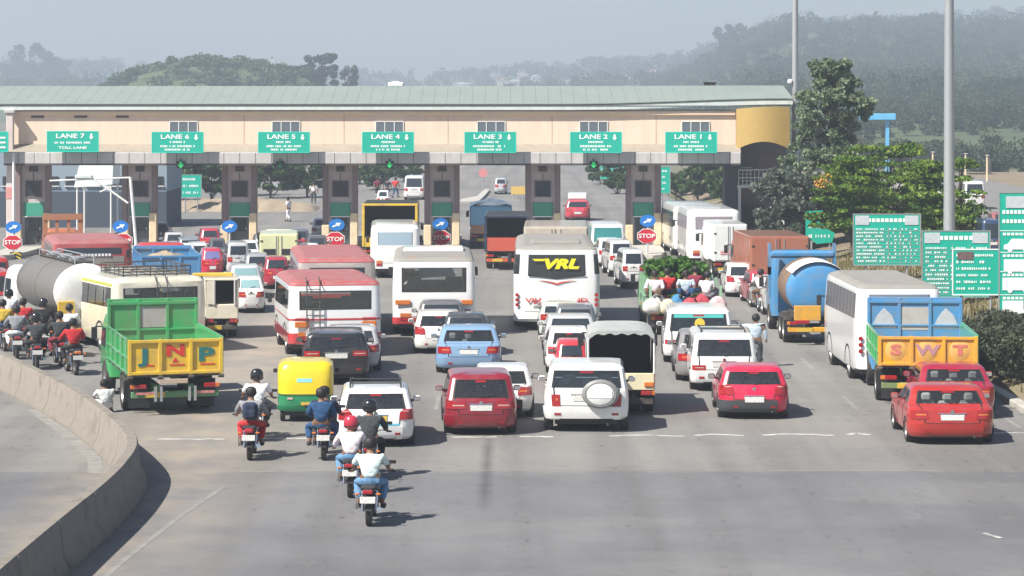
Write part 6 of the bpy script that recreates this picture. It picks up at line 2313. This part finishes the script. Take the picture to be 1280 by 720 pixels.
for sgn in (-1, 1):
    for k in range(3):
        MB().lathe([(.001, -.03), (.07, -.03), (.075, 0)], (sgn * W * .91, .02, 1.05 + k * .2), 'Y', 12).build("round_lamp", M_RED, root)
bus("bus", "white bus with pink-tinted rear window near lane one", 859, 926, 334, 7, 3.05, P_WHITE, 1, det=1, npanes=6, wz=(1.95, 2.7), glass=pm("pinkish_glass", (.28, .24, .27), .2))
bus("bus", "white bus farther ahead with its roof showing over the pink-windowed bus", 842, 903, 322, 8, 2.9, paint((.70, .72, .68), "bus_pale", .3), 2, det=1, npanes=6)
car("van_car", "white van with a teal rear window in lane two", 738, 782, 328, 4.6, 2.1, WHT, 'van', 1, det=1, cat='van', glass=pm("teal_glass", (.04, .22, .22), .2), lamp='low')
car("sport_utility_car", "white sport utility car in the queue left of the open load truck", 778, 806, 362, 4.3, 1.85, WHT, 'suv', 4, det=1)
car("sport_utility_car", "white and grey sport utility car second in that queue", 762, 792, 347, 4.3, 1.85, (.66, .66, .65), 'suv', 4, det=1)
car("hatchback_car", "white hatchback third in the queue, behind the teal-windowed van", 748, 778, 334, 3.8, 1.5, WHT, 'hatch', 3, det=1)

# --- tankers
root, W = truck_base("tanker_truck", "grey tanker truck with a white domed end beside the two-wheelers", 66, 152, 432, 8.5, 2.5, P_WHITE, 24, 1.9, .50, axles=(1.4, 2.6, 7.2))
tank(root, W, .2, 6.3, 1.95, W * .93, 1.02, pm("grey_tank", (.20, .19, .18), .5, .3, var=.15, scale=2, dirt=.4), pm("tank_white", (.78, .78, .76), .5, dirt=.15))
box("corner_panel", P_YELLOW, root, (-W * .62, .02, 1.22), (W * .5, .08, .85), ch=.03)
box("catwalk", M_DARK, root, (0, 3.2, 3.0), (.7, 5.6, .06))
m = MB()
for sgn in (-1, 1):
    m.tube([(sgn * .35, .4, 2.9), (sgn * .35, .4, 3.2), (sgn * .35, 5.8, 3.2), (sgn * .35, 5.8, 2.9)], .025, 6)
m.build("handrail", M_GALV, root)
for y in (1.5, 3.2, 4.9):
    MB().lathe([(.3, 0), (.3, .16), (.24, .2), (.001, .22)], (0, y, 2.96), 'Z', 14).build("hatch", M_GALV, root)
root, W = truck_base("tanker_truck", "blue tanker truck with rust-brown rim and orange rear panel", 982, 1066, 432, 8.0, 3.05, P_BLUE, 0, 1.9, .50, axles=(1.4, 2.6, 6.8), bumpermat=P_ORANGE)
t_ = tank(root, W, .35, 3.4, 2.0, W * .96, 1.02, pm("tank_rust", (.22, .14, .09), .7, var=.25, dirt=.4), P_BLUE)
n = 28
vs = []
for q, y in ((1.0, .22), (1.02, .40), (1.02, 2.2)):
    for i in range(n // 2 + 1):
        a = math.pi * (.06 + .74 * i / (n // 2))
        vs.append((q * W * .97 * math.cos(a), y, 2.0 + q * 1.03 * math.sin(a)))
k = n // 2 + 1
MB().add(vs, [(j * k + i, j * k + k + i, j * k + k + i + 1, j * k + i + 1) for j in range(2) for i in range(k - 1)]).build("white_top", pm("tank_top_white", (.76, .75, .72), .6, var=.15, scale=5), t_)
box("orange_panel", P_ORANGE, root, (-W * .35, -.02, 1.18), (W * .8, .06, .55), ch=.02)
box("wind_deflector", P_BLUE, root, (0, 5.6, 2.98), (W * 2.1, .5, .30), ch=.1)
for sgn in (-1, 1):
    box("lamp_cluster", M_RED, root, (sgn * W * .5, -.07, .86), (.5, .06, .14), ch=.02)
    for z in (2.0, 2.9):
        box("deflector_stay", P_BLUE, root, (sgn * W * 1.02, 5.6, z - .1), (.10, .4, 1.2))

# --- box and open trucks
def box_truck(name, label, x0, x1, yb, L, Hb, bodymat, yaw, cabmat, z0=1.0, y1=None, rearmat=None, doors=True, r=.46):
    root, W = truck_base(name, label, x0, x1, yb, L, min(2.5, Hb), cabmat, yaw, 1.7, r)
    y1 = y1 or L - 1.9
    b = box("cargo_box", bodymat, root, (0, y1 / 2 + .03, (z0 + Hb) / 2), (W * 1.98, y1, Hb - z0), ch=.03)
    if doors:
        for sgn in (-1, 1):
            d = box("rear_door", rearmat or bodymat, root, (sgn * W * .49, -.01, (z0 + Hb) / 2), (W * .94, .05, Hb - z0 - .14), ch=.015)
            MB().cyl((sgn * W * .14, -.05, z0 + .1), (sgn * W * .14, -.05, Hb - .1), .02, n=6).build("lock_bar", M_GALV, d)
            for q in (.25, .75):
                box("hinge", M_DARK, d, (sgn * W * .92, -.04, z0 + (Hb - z0) * q), (.12, .04, .08))
        for i in range(8):
            yy = .2 + (y1 - .4) * i / 7
            for sgn in (-1, 1):
                box("box_rib", bodymat, b, (sgn * (W * .99 + .015), yy, (z0 + Hb) / 2), (.03, .08, Hb - z0 - .1))
    return root, W


root, W = box_truck("box_truck", "small cream box truck with two dark panels on its doors", 325, 372, 346, 5.5, 2.15, paint((.72, .72, .42), "box_cream", .2), 5, P_CREAM, .75, r=.36)
for sgn in (-1, 1):
    box("dark_panel", M_BLACK, root, (sgn * W * .49, -.045, 1.25), (W * .66, .02, .30))
box_truck("container_truck", "rust-orange container truck ahead of the blue tanker", 938, 1012, 372, 7.5, 2.75, paint((.38, .13, .075), "container_rust", .4), 3, P_BRICK, 1.05)
root, W = box_truck("box_truck", "white box truck left of the rust-orange container", 892, 934, 350, 6.5, 2.75, paint((.76, .78, .76), "box_white", .25), 2, P_WHITE, .9)
box("red_script", pm("faded_red_script", (.60, .30, .30), .6), root, (0, -.05, 1.35), (W * 1.2, .015, .18))
root, W = box_truck("box_truck", "beige cargo truck right ahead of the big white coach", 655, 735, 375, 8.0, 3.25, paint((.52, .46, .38), "box_beige", .35), -1, P_LBLUE, 1.0)
# open trucks with dark interiors
def open_truck(name, label, x0, x1, yb, L, Hb, frame, yaw, cabmat, gate, z0=1.0, gate_h=.5, inner=None, sides=None, r=.46):
    root, W = truck_base(name, label, x0, x1, yb, L, 2.4, cabmat, yaw, 1.7, r, bumpermat=gate)
    y1 = L - 1.9
    box("bed_floor", M_DARK, root, (0, y1 / 2, z0), (W * 1.96, y1, .1))
    box("tail_gate", gate, root, (0, -.02, z0 + gate_h / 2), (W * 1.96, .06, gate_h), ch=.015)
    for sgn in (-1, 1):
        box("side_board", sides or frame, root, (sgn * W * .98, y1 / 2, (z0 + Hb) / 2), (.06, y1, Hb - z0), ch=.01)
        box("rear_post", frame, root, (sgn * W * .96, -.03, (z0 + Hb) / 2), (.14, .10, Hb - z0), ch=.02)
    box("top_bar", frame, root, (0, -.03, Hb - .05), (W * 2.02, .12, .12), ch=.02)
    box("tarpaulin_roof", inner or M_BLACK, root, (0, y1 / 2 + .1, Hb - .02), (W * 1.98, y1, .05), ch=.02)
    box("head_board", M_BLACK, root, (0, y1, (z0 + Hb) / 2), (W * 1.96, .06, Hb - z0), ch=.01)
    return root, W


open_truck("open_truck", "yellow-framed truck with dark open back in lane four", 453, 522, 332, 7, 3.3, P_YELLOW, 1, P_YELLOW, P_YELLOW, 1.0, .5)
open_truck("open_truck", "red truck with dark tarpaulin in lane three", 606, 661, 338, 7, 2.85, paint((.02, .03, .07), "navy_tarp", .2), -1, P_BRICK, paint((.55, .08, .04), "tailgate_red", .3), 1.0, .7)
root, W = truck_base("cargo_truck", "blue tarpaulin truck driving out through lane three", 587, 640, 311, 7, 2.4, P_BRICK, 1, 1.7, .46)
m = MB()
nx, ny = 8, 8
vs = []
for j in range(ny + 1):
    for i in range(nx + 1):
        u = -1 + 2 * i / nx
        vs.append((u * W, 5.0 * j / ny, 2.75 - .25 * u * u + .05 * math.sin(j * 2 + i)))
m.add(vs, [(j * (nx + 1) + i, j * (nx + 1) + i + 1, (j + 1) * (nx + 1) + i + 1, (j + 1) * (nx + 1) + i) for j in range(ny) for i in range(nx)])
m.box((0, 2.5, 1.9), (W * 1.98, 5.0, 1.3), ch=.08)
m.build("tarpaulin", P_LBLUE, root)
box("tail_gate", pm("wood_gate", (.40, .22, .15), .7), root, (0, -.03, 1.15), (W * 1.9, .05, .5), ch=.01)
root, W = truck_base("cargo_truck", "blue-boarded truck between the red bus and the cream minibus", 176, 250, 378, 7, 2.3, P_REDBUS, 12, 1.7, .46)
tipper_body(root, W, 4.8, 1.0, 1.0, 1.15, P_BLUE, P_BLUE, P_BLUE, load=(MATS["sand_load"], .9))
root, W = truck_base("cargo_truck", "truck with orange-brown wooden head frame near lane seven", 62, 112, 352, 7, 2.3, P_BRICK, 14, 1.7, .46)
M_WOOD = pm("orange_wood", (.42, .19, .10), .7, var=.2)
for x in (-.9, -.3, .3, .9):
    box("frame_post", M_WOOD, root, (x * W, 4.6, 2.0), (.16 if abs(x) < .5 else W * .25, .10, 2.0))
for z in (1.2, 2.1, 2.95):
    box("frame_rail", M_WOOD, root, (0, 4.54, z), (W * 2.0, .09, .30 if z != 2.1 else .14))
box("bed_floor", M_WOOD, root, (0, 2.4, 1.0), (W * 2, 4.8, .12))
for sgn in (-1, 1):
    box("side_board", M_WOOD, root, (sgn * W * .98, 2.3, 1.35), (.06, 4.5, .6))
root, W = truck_base("delivery_van", "cream delivery van with dark open rear door right of the cream minibus", 256, 298, 424, 4.8, 2.0, P_CREAM, 8, 1.5, .38)
box("cargo_box", P_CREAM, root, (0, 1.65, 1.02), (W * 1.98, 3.2, .55), ch=.03)
for sgn in (-1, 1):
    box("side_wall", P_CREAM, root, (sgn * W * .95, 1.65, 1.70), (.10, 3.2, 1.0), ch=.02)
    box("open_frame", M_WFRAME, root, (sgn * W * .62 + W * .15, .02, 1.75), (.05, .05, .95))
box("van_roof", P_CREAM, root, (0, 1.65, 2.22), (W * 2.0, 3.3, .08), ch=.03)
box("dark_bulkhead", M_BLACK, root, (0, 3.1, 1.7), (W * 1.85, .05, .95))
box("left_panel", P_CREAM, root, (-W * .62, .03, 1.75), (W * .5, .05, .9), ch=.01)
box("yellow_roof_bar", P_YELLOW, root, (-W * .5, .8, 2.36), (W * 2.4, .25, .14), ch=.03)

# --- left-hand queue of cars
car("sedan_car", "white sedan with blue-green rear glass, left of the red-roofed buses", 296, 332, 392, 4.2, 1.46, WHT, 'sedan', 9, det=1, glass=pm("aqua_glass", (.22, .36, .38), .1))
car("hatchback_car", "pale silver hatchback queueing ahead of the white sedan", 287, 328, 374, 3.7, 1.5, (.52, .55, .56), 'hatch', 9, det=1, glass=MATS["aqua_glass"])
car("hatchback_car", "grey hatchback beside the pale silver hatchback", 306, 338, 357, 3.7, 1.5, (.30, .32, .34), 'hatch', 8, det=1)
car("sport_utility_car", "silver sport utility car near the yellow chevron board", 284, 312, 349, 4.3, 1.8, (.50, .51, .52), 'suv', 9, det=1)
car("hatchback_car", "crimson hatchback with blue rear glass behind the blue-boarded truck", 252, 280, 349, 3.7, 1.5, (.50, .02, .06), 'hatch', 10, det=1, glass=pm("violet_glass", (.16, .16, .34), .1))
car("hatchback_car", "dark red hatchback half hidden by the cream box truck", 330, 362, 362, 3.7, 1.5, (.35, .02, .04), 'hatch', 7, det=1)
car("sedan_car", "white sedan emerging right of the cream box truck", 372, 402, 342, 4.2, 1.46, WHT, 'sedan', 6, det=1)
car("sedan_car", "dark grey sedan ahead of the white sedan in lane five", 382, 410, 330, 4.2, 1.46, (.08, .08, .09), 'sedan', 4, det=1)
car("sedan_car", "red-roofed sedan in lane five", 356, 384, 334, 4.2, 1.46, (.40, .03, .04), 'sedan', 5, det=1)
car("sedan_car", "white sedan just leaving lane five", 389, 412, 303, 4.2, 1.46, WHT, 'sedan', 2, det=1)
for i, (x0, x1, yb, c, st, lb) in enumerate((
        (205, 232, 325, (.46, .46, .47), 'sedan', "silver sedan in lane six, leftmost"), (222, 252, 332, (.20, .22, .25), 'hatch', "dark hatchback in lane six behind the silver sedan"), (214, 246, 342, (.74, .74, .74), 'sedan', "white sedan just before lane six"), (250, 276, 318, (.45, .03, .06), 'hatch', "crimson hatchback in lane six by the booth"),
        (262, 284, 334, (.09, .09, .10), 'sedan', "black sedan right of lane six queue"), (190, 212, 310, (.12, .12, .13), 'hatch', "black hatchback leaving lane six"), (192, 220, 340, (.30, .31, .33), 'hatch', "mid grey hatchback by the blue-boarded truck"), (234, 262, 340, (.62, .63, .64), 'hatch', "pale grey hatchback left of the crimson one"), (300, 326, 337, (.70, .71, .72), 'sedan', "white sedan behind the yellow chevron board"), (318, 342, 328, (.20, .21, .23), 'hatch', "charcoal hatchback left of the cream box truck"), (338, 362, 322, (.58, .59, .60), 'sedan', "silver sedan entering lane five"), (364, 388, 319, (.12, .13, .16), 'hatch', "blue-black hatchback entering lane five"))):
    car("sedan_car" if st == 'sedan' else "hatchback_car", lb, x0, x1, yb, 4.0, 1.47, c, st, 9, det=1)
# right-hand queue
car("hatchback_car", "white and red hatchback behind the white box truck", 908, 941, 372, 3.7, 1.5, (.74, .72, .72), 'hatch', 0, det=1, lamp='high')
car("hatchback_car", "silver hatchback beside the rust-orange container", 950, 980, 391, 3.7, 1.5, (.48, .49, .48), 'hatch', 3, det=1, lamp='high')
car("hatchback_car", "red hatchback just ahead of the silver hatchback by the container", 938, 964, 383, 3.7, 1.5, (.42, .03, .05), 'hatch', 3, det=1)
car("sport_utility_car", "white sport utility car left of the blue tanker", 966, 990, 402, 4.2, 1.8, WHT, 'suv', 2, det=1)
car("hatchback_car", "red hatchback with white roof load driving away beyond lane two", 707, 738, 276, 3.8, 1.5, (.52, .05, .08), 'hatch', 0, det=1)
o = [q for q in bpy.data.objects if q.get("label", "") == "red hatchback with white roof load driving away beyond lane two"][0]
box("roof_load", P_WHITE, o, (0, 1.7, 1.75), (1.35, 1.6, .45), ch=.06)
car("sedan_car", "red and white vehicle cut by the left picture edge", -30, 19, 398, 4.2, 1.9, (.50, .03, .03), 'van', 18, det=1, cat='van')
car("van_car", "red van cut by the left picture edge, ahead of the other", -40, 14, 380, 4.5, 2.0, (.45, .03, .03), 'van', 18, det=1, cat='van')
# traffic far beyond the plaza and on the service road
for i, (x0, x1, yb, c, st, H, lb) in enumerate((
        (772, 783, 226, WHT, 'van', 2.0, "tiny white van far beyond lane two"), (470, 486, 262, WHT, 'sedan', 1.5, "white sedan beyond lane four"), (505, 530, 250, WHT, 'van', 2.1, "white van beyond lane four at its right"), (618, 634, 243, (.4, .42, .45), 'hatch', 1.5, "grey car far beyond lane three"),
        (336, 352, 238, (.6, .62, .64), 'van', 2.0, "pale van far beyond lane five"), (392, 404, 229, WHT, 'van', 2.2, "white van high beyond lane five"))):
    car("far_car", lb, x0, x1, yb, 4.0, H, c, st, 0, det=1)
for x0, x1, yb, c, st, H, lb in ((1228, 1252, 326, (.03, .05, .12), 'van', 2.0, "dark blue van on the service road left of the tall board"), (1206, 1232, 262, WHT, 'van', 2.0, "white van far along the service road"), (1158, 1184, 282, WHT, 'van', 2.2, "white van on the service road beneath the trees"), (1243, 1264, 300, (.3, .1, .1), 'sedan', 1.5, "dull red car on the service road by the tall board")):
    p = at((x0 + x1) / 2, yb, 1.0)
    yb2 = HORIZ + FPX * EYE / p.y
    o = car("service_road_car", lb, x0, x1, yb2, 4.0, H, c, st, 0, det=1, cat='van' if st == 'van' else 'car')
    o.location = (p.x, p.y, 1.01)

# --- truck loaded with greens and people
root, W = truck_base("produce_truck", "open truck carrying green produce and seated people", 812, 902, 422, 6.4, 2.1, P_GREEN, 2, 1.7, .44)
M_PGREEN = paint((.30, .52, .34), "pale_green_paint", .3)
box("bed_floor", M_WOOD, root, (0, 2.3, 1.0), (W * 2, 4.6, .12))
box("tail_gate", M_PGREEN, root, (0, -.03, 1.02), (W * 2, .06, .24), ch=.01)
for sgn in (-1, 1):
    box("side_board", M_PGREEN, root, (sgn * W * .98, 2.3, 1.20), (.07, 4.6, .4), ch=.01)
    for y in (.05, 1.6, 3.1, 4.5):
        box("side_post", M_PGREEN, root, (sgn * W * .98, y, 1.5), (.10, .10, 1.3 if y > .1 else .9))
    box("corner_lamp", M_ORANGE, root, (sgn * W * .85, -.08, .95), (.3, .06, .18), ch=.02)
wr = root.matrix_basis
rootM = Matrix.Translation(root.location) @ Matrix.Rotation(root.rotation_euler.z, 4, 'Z')
pr = thing("produce_heap", "long heap of green leafy produce on the open truck", "produce", rootM @ Vector((0, 2.9, 1.10)), root.rotation_euler.z)
rn = random.Random(6)
cl = [(rn.uniform(-W * .8, W * .8), rn.uniform(-.5, 1.3), rn.uniform(.2, 1.55), .34, .4, .22) for _ in range(44)]
link("leaf_bundle", leaf_mesh("leaf_bundle", leaf_cloud(cl, 110, .13, np.random.default_rng(12)), leaf_mat("produce_leaf", (.03, .09, .015), (.08, .18, .03), (.17, .30, .06), 2.0)), pr)
MB().box((0, .4, .62), (W * 1.7, 1.8, 1.2), ch=.3).build("heap_core", pm("heap_dark", (.04, .07, .02), .9), pr)
M_SACKW, M_SACKR, M_SACKB = CL("sack_white", (.66, .64, .58)), CL("sack_red", (.45, .06, .08)), CL("sack_blue", (.05, .20, .38))
for i, (x, y, z, sx, mt, lb) in enumerate(((-.75, .35, 1.06, .62, M_SACKW, "white sack at the truck's left rear corner"), (-.2, .30, 1.06, .5, M_SACKB, "blue bundle at the truck's rear centre"), (.45, .35, 1.06, .6, M_SACKR, "red bundle at the truck's rear right"), (-.6, 1.0, 1.06, .6, M_SACKR, "red bundle behind the white sack on the truck"), (.1, .95, 1.06, .55, M_SACKW, "white bundle in the middle of the truck load"), (.8, 1.0, 1.06, .55, M_SACKB, "blue bundle at the truck's right side"), (-.95, -.12, .95, .62, M_SACKW, "white sack hanging over the truck's left rear corner"), (-.5, -.15, .92, .6, CL("sack_cream", (.60, .52, .36)), "cream sack hanging over the truck's tail"), (.1, -.12, .95, .55, M_SACKR, "red bundle hanging over the truck's tail"), (.9, .1, 1.0, .6, CL("sack_pink", (.62, .40, .42)), "pink bundle at the truck's right rear corner"))):
    b = thing("sack", lb, "sack", rootM @ Vector((x * W, y, z)), rn.uniform(-.4, .4), "sacks on the open truck")
    lvs = [(-.25, .25, sx * .42, 0, 0, .14, 0), (-.32, .32, sx * .55, .12, .12, .2, 0), (-.30, .30, sx * .52, .34, .32, .2, 0), (-.18, .18, sx * .3, .50, .47, .12, 0), (-.06, .06, .07, .56, .54, .03, 0)]
    shell(lvs).build("sack_body", mt, b, angle=80)
    box("sack_tie", C_BROWN, b, (0, 0, .50), (.16, .14, .05), ch=.02)
for i, (x, y, z, c1, c2, sl, lb) in enumerate(((-.45, .75, 1.55, C_RED, C_NAVY, 'long', "person in red seated on the loaded truck"), (.05, .55, 1.5, C_SKYB, C_BLUE, 'short', "person in pale blue seated on the loaded truck"), (.62, .45, 1.45, C_WHITE, C_GREY, 'short', "person in white seated at the loaded truck's right rear"), (-.82, .5, 1.5, C_PINK, C_BROWN, 'long', "person in pale pink at the loaded truck's left rear"), (.35, 1.25, 1.6, C_MAROON, C_BLUE, 'long', "person in maroon seated before the green produce"))):
    person(lb, rootM @ Vector((x * W, y, z)), rn.uniform(-40, 40) + 180 * (i % 2), 'sit', c1, c2, group="people on the loaded truck", det=1, sleeves=sl)

# ------------------------------------------------------------------ two-wheelers and riders
def rider_on(px, py, yaw, pose, *a, **k):
    p = at(px, py)
    return person(a[0], p, yaw, pose, *a[1:], **k)


motorcycle("motorcycle", "dark red motorcycle under the rider with red trousers and backpack", 311, 577, 1, (.30, .02, .03), "motorcycles on the road")
rider_on(311, 577, 1, 'ride', "rider in red trousers with a dark backpack", C_GREY, C_RED, scale=.98, backpack=C_NAVY, sleeves='long')
motorcycle("motorcycle", "motorcycle under the white-shirted rider just beyond the backpack rider", 319, 553, 2, (.03, .03, .03), "motorcycles on the road")
rider_on(319, 553, 2, 'ride', "rider in white shirt and black helmet beyond the backpack rider", C_WHITE, C_DARK, head='helmet', headcol=HB, scale=1.0)
motorcycle("motorcycle", "motorcycle with round red tail lamp ridden by two in dark blue", 404, 577, 2, (.05, .06, .08), "motorcycles on the road")
rider_on(404, 577, 2, 'ride', "driver in dark blue seen beyond his passenger, beside the rickshaw", C_NAVY, C_DARK, scale=.99, sleeves='long')
rider_on(401, 577, 2, 'pillion', "passenger in blue jacket and jeans behind the auto rickshaw", C_BLUE, C_BLUE, scale=.98, sleeves='long')
motorcycle("motorcycle", "motorcycle mostly hidden behind the two nearest riders", 461, 602, 1, (.03, .03, .035), "motorcycles on the road")
rider_on(461, 602, 1, 'ride', "rider in charcoal jacket and black helmet behind the white estate car", C_DARK, C_BLACK, head='helmet', headcol=HB, scale=1.0, sleeves='long')
motorcycle("motorcycle", "motorcycle second nearest, its rider wearing a red helmet", 437, 624, 1, (.03, .03, .04), "motorcycles on the road")
rider_on(437, 624, 1, 'ride', "rider in pale pink shirt, jeans and red helmet", C_PINK, C_JEANS, head='helmet', headcol=HR, scale=.97, sleeves='long')
motorcycle("motorcycle", "nearest black motorcycle with white plate in the foreground", 460, 660, -1, (.025, .025, .03), "motorcycles on the road")
rider_on(460, 660, -1, 'ride', "bareheaded rider in mint white shirt and jeans, nearest of all", C_MINT, C_JEANS, scale=1.0)
# the crowd of two-wheelers between barrier and tanker
crowd = [(47, 463, C_DARK, C_BLACK, 'helmet', "rider in charcoal on the dark motorcycle nearest the barrier", "dark motorcycle with white plate nearest the barrier"),
         (78, 459, C_DARK, C_MAROON, 'hair', "rider in dark clothes second from the barrier end", "maroon-panelled motorcycle beside the dark one at the barrier"),
         (97, 470, C_RED, C_BLACK, 'hair', "rider in red squeezed beside the green tipper", "motorcycle with orange lamp squeezed beside the green tipper"),
         (22, 450, C_GREY, C_WHITE, 'hair', "rider in grey with pale trousers by the barrier", "pale scooter-like motorcycle by the barrier"),
         (32, 438, C_RED, C_BROWN, 'hair', "rider in bright red among the two-wheelers", "motorcycle under the bright red rider"),
         (8, 440, C_YELL, C_BLUE, 'hair', "rider in yellow at the left picture edge", "motorcycle at the left picture edge"),
         (56, 440, C_BLACK, C_DARK, 'helmet', "rider in black helmet close to the grey tanker", "black motorcycle close to the grey tanker"),
         (14, 425, C_WHITE, C_NAVY, 'helmet', "rider in white farthest along the barrier", "motorcycle farthest along the barrier"),
         (92, 447, C_WHITE, C_BROWN, 'hair', "rider in white standing out beside the cream minibus", "grey motorcycle beside the cream minibus")]
for i, (px, py, c1, c2, hd, lb, lm) in enumerate(crowd):
    motorcycle("motorcycle", lm, px, py, 14 + (i % 3) * 4, ((.04, .04, .05), (.25, .02, .04), (.10, .10, .11))[i % 3], "two-wheelers beside the barrier", tail=M_ORANGE if px == 97 else M_RED)
    rider_on(px, py, 14 + (i % 3) * 4, 'ride', lb, c1, c2, head=hd, headcol=HB if hd == 'helmet' else None, det=1, group="riders beside the barrier", sleeves='long')
person("person in white crouching by the green tipper's rear wheel", at(133, 516), 30, 'crouch', C_WHITE, C_WHITE, det=1, scale=.9)
person("person in pale blue shirt standing with one arm held out, right of the white van", at(945, 459), -5, 'stand', C_SKYB, C_DARK, det=1, arm_out=True, scale=.98, sleeves='long')
motorcycle("motorcycle", "motorcycle beside the white and red hatchback at right", 953, 392, 0, (.2, .03, .04), "motorcycles on the road")
rider_on(953, 392, 0, 'ride', "rider in pink left of the silver hatchback", C_PINK, C_BROWN, scale=1.0, det=1)
for px, py, ps, c1, c2, yw, lb in ((361, 277, 'walk', C_WHITE, C_WHITE, 60, "person in white walking beyond lane five"), (392, 254, 'stand', C_WHITE, C_DARK, 0, "person in white standing beyond lane five at its right"), (472, 247, 'walk', C_MAROON, C_DARK, 20, "person in maroon walking beyond lane four"), (484, 248, 'stand', C_NAVY, C_DARK, 0, "person in navy standing beyond lane four"), (494, 247, 'walk', C_RED, C_BLUE, -30, "person in red walking beyond lane four")):
    person(lb, at(px, py), yw, ps, c1, c2, det=1, group="pedestrians beyond the plaza")

# ------------------------------------------------------------------ air
m = MB().box((0, 1340, 47), (2700, 2880, 100))
hz = m.build("haze", None, None, kind="stuff", smooth=False, label="pale morning haze hanging over the whole place")
mh = bpy.data.materials.new("haze_air")
mh.use_nodes = True
t = mh.node_tree
t.nodes.remove(t.nodes["Principled BSDF"])
pv = t.nodes.new("ShaderNodeVolumePrincipled")
pv.inputs["Color"].default_value = (.60, .69, .83, 1)
pv.inputs["Density"].default_value = .00064
pv.inputs["Anisotropy"].default_value = .1
t.links.new(pv.outputs[0], t.nodes["Material Output"].inputs["Volume"])
hz.data.materials.append(mh)
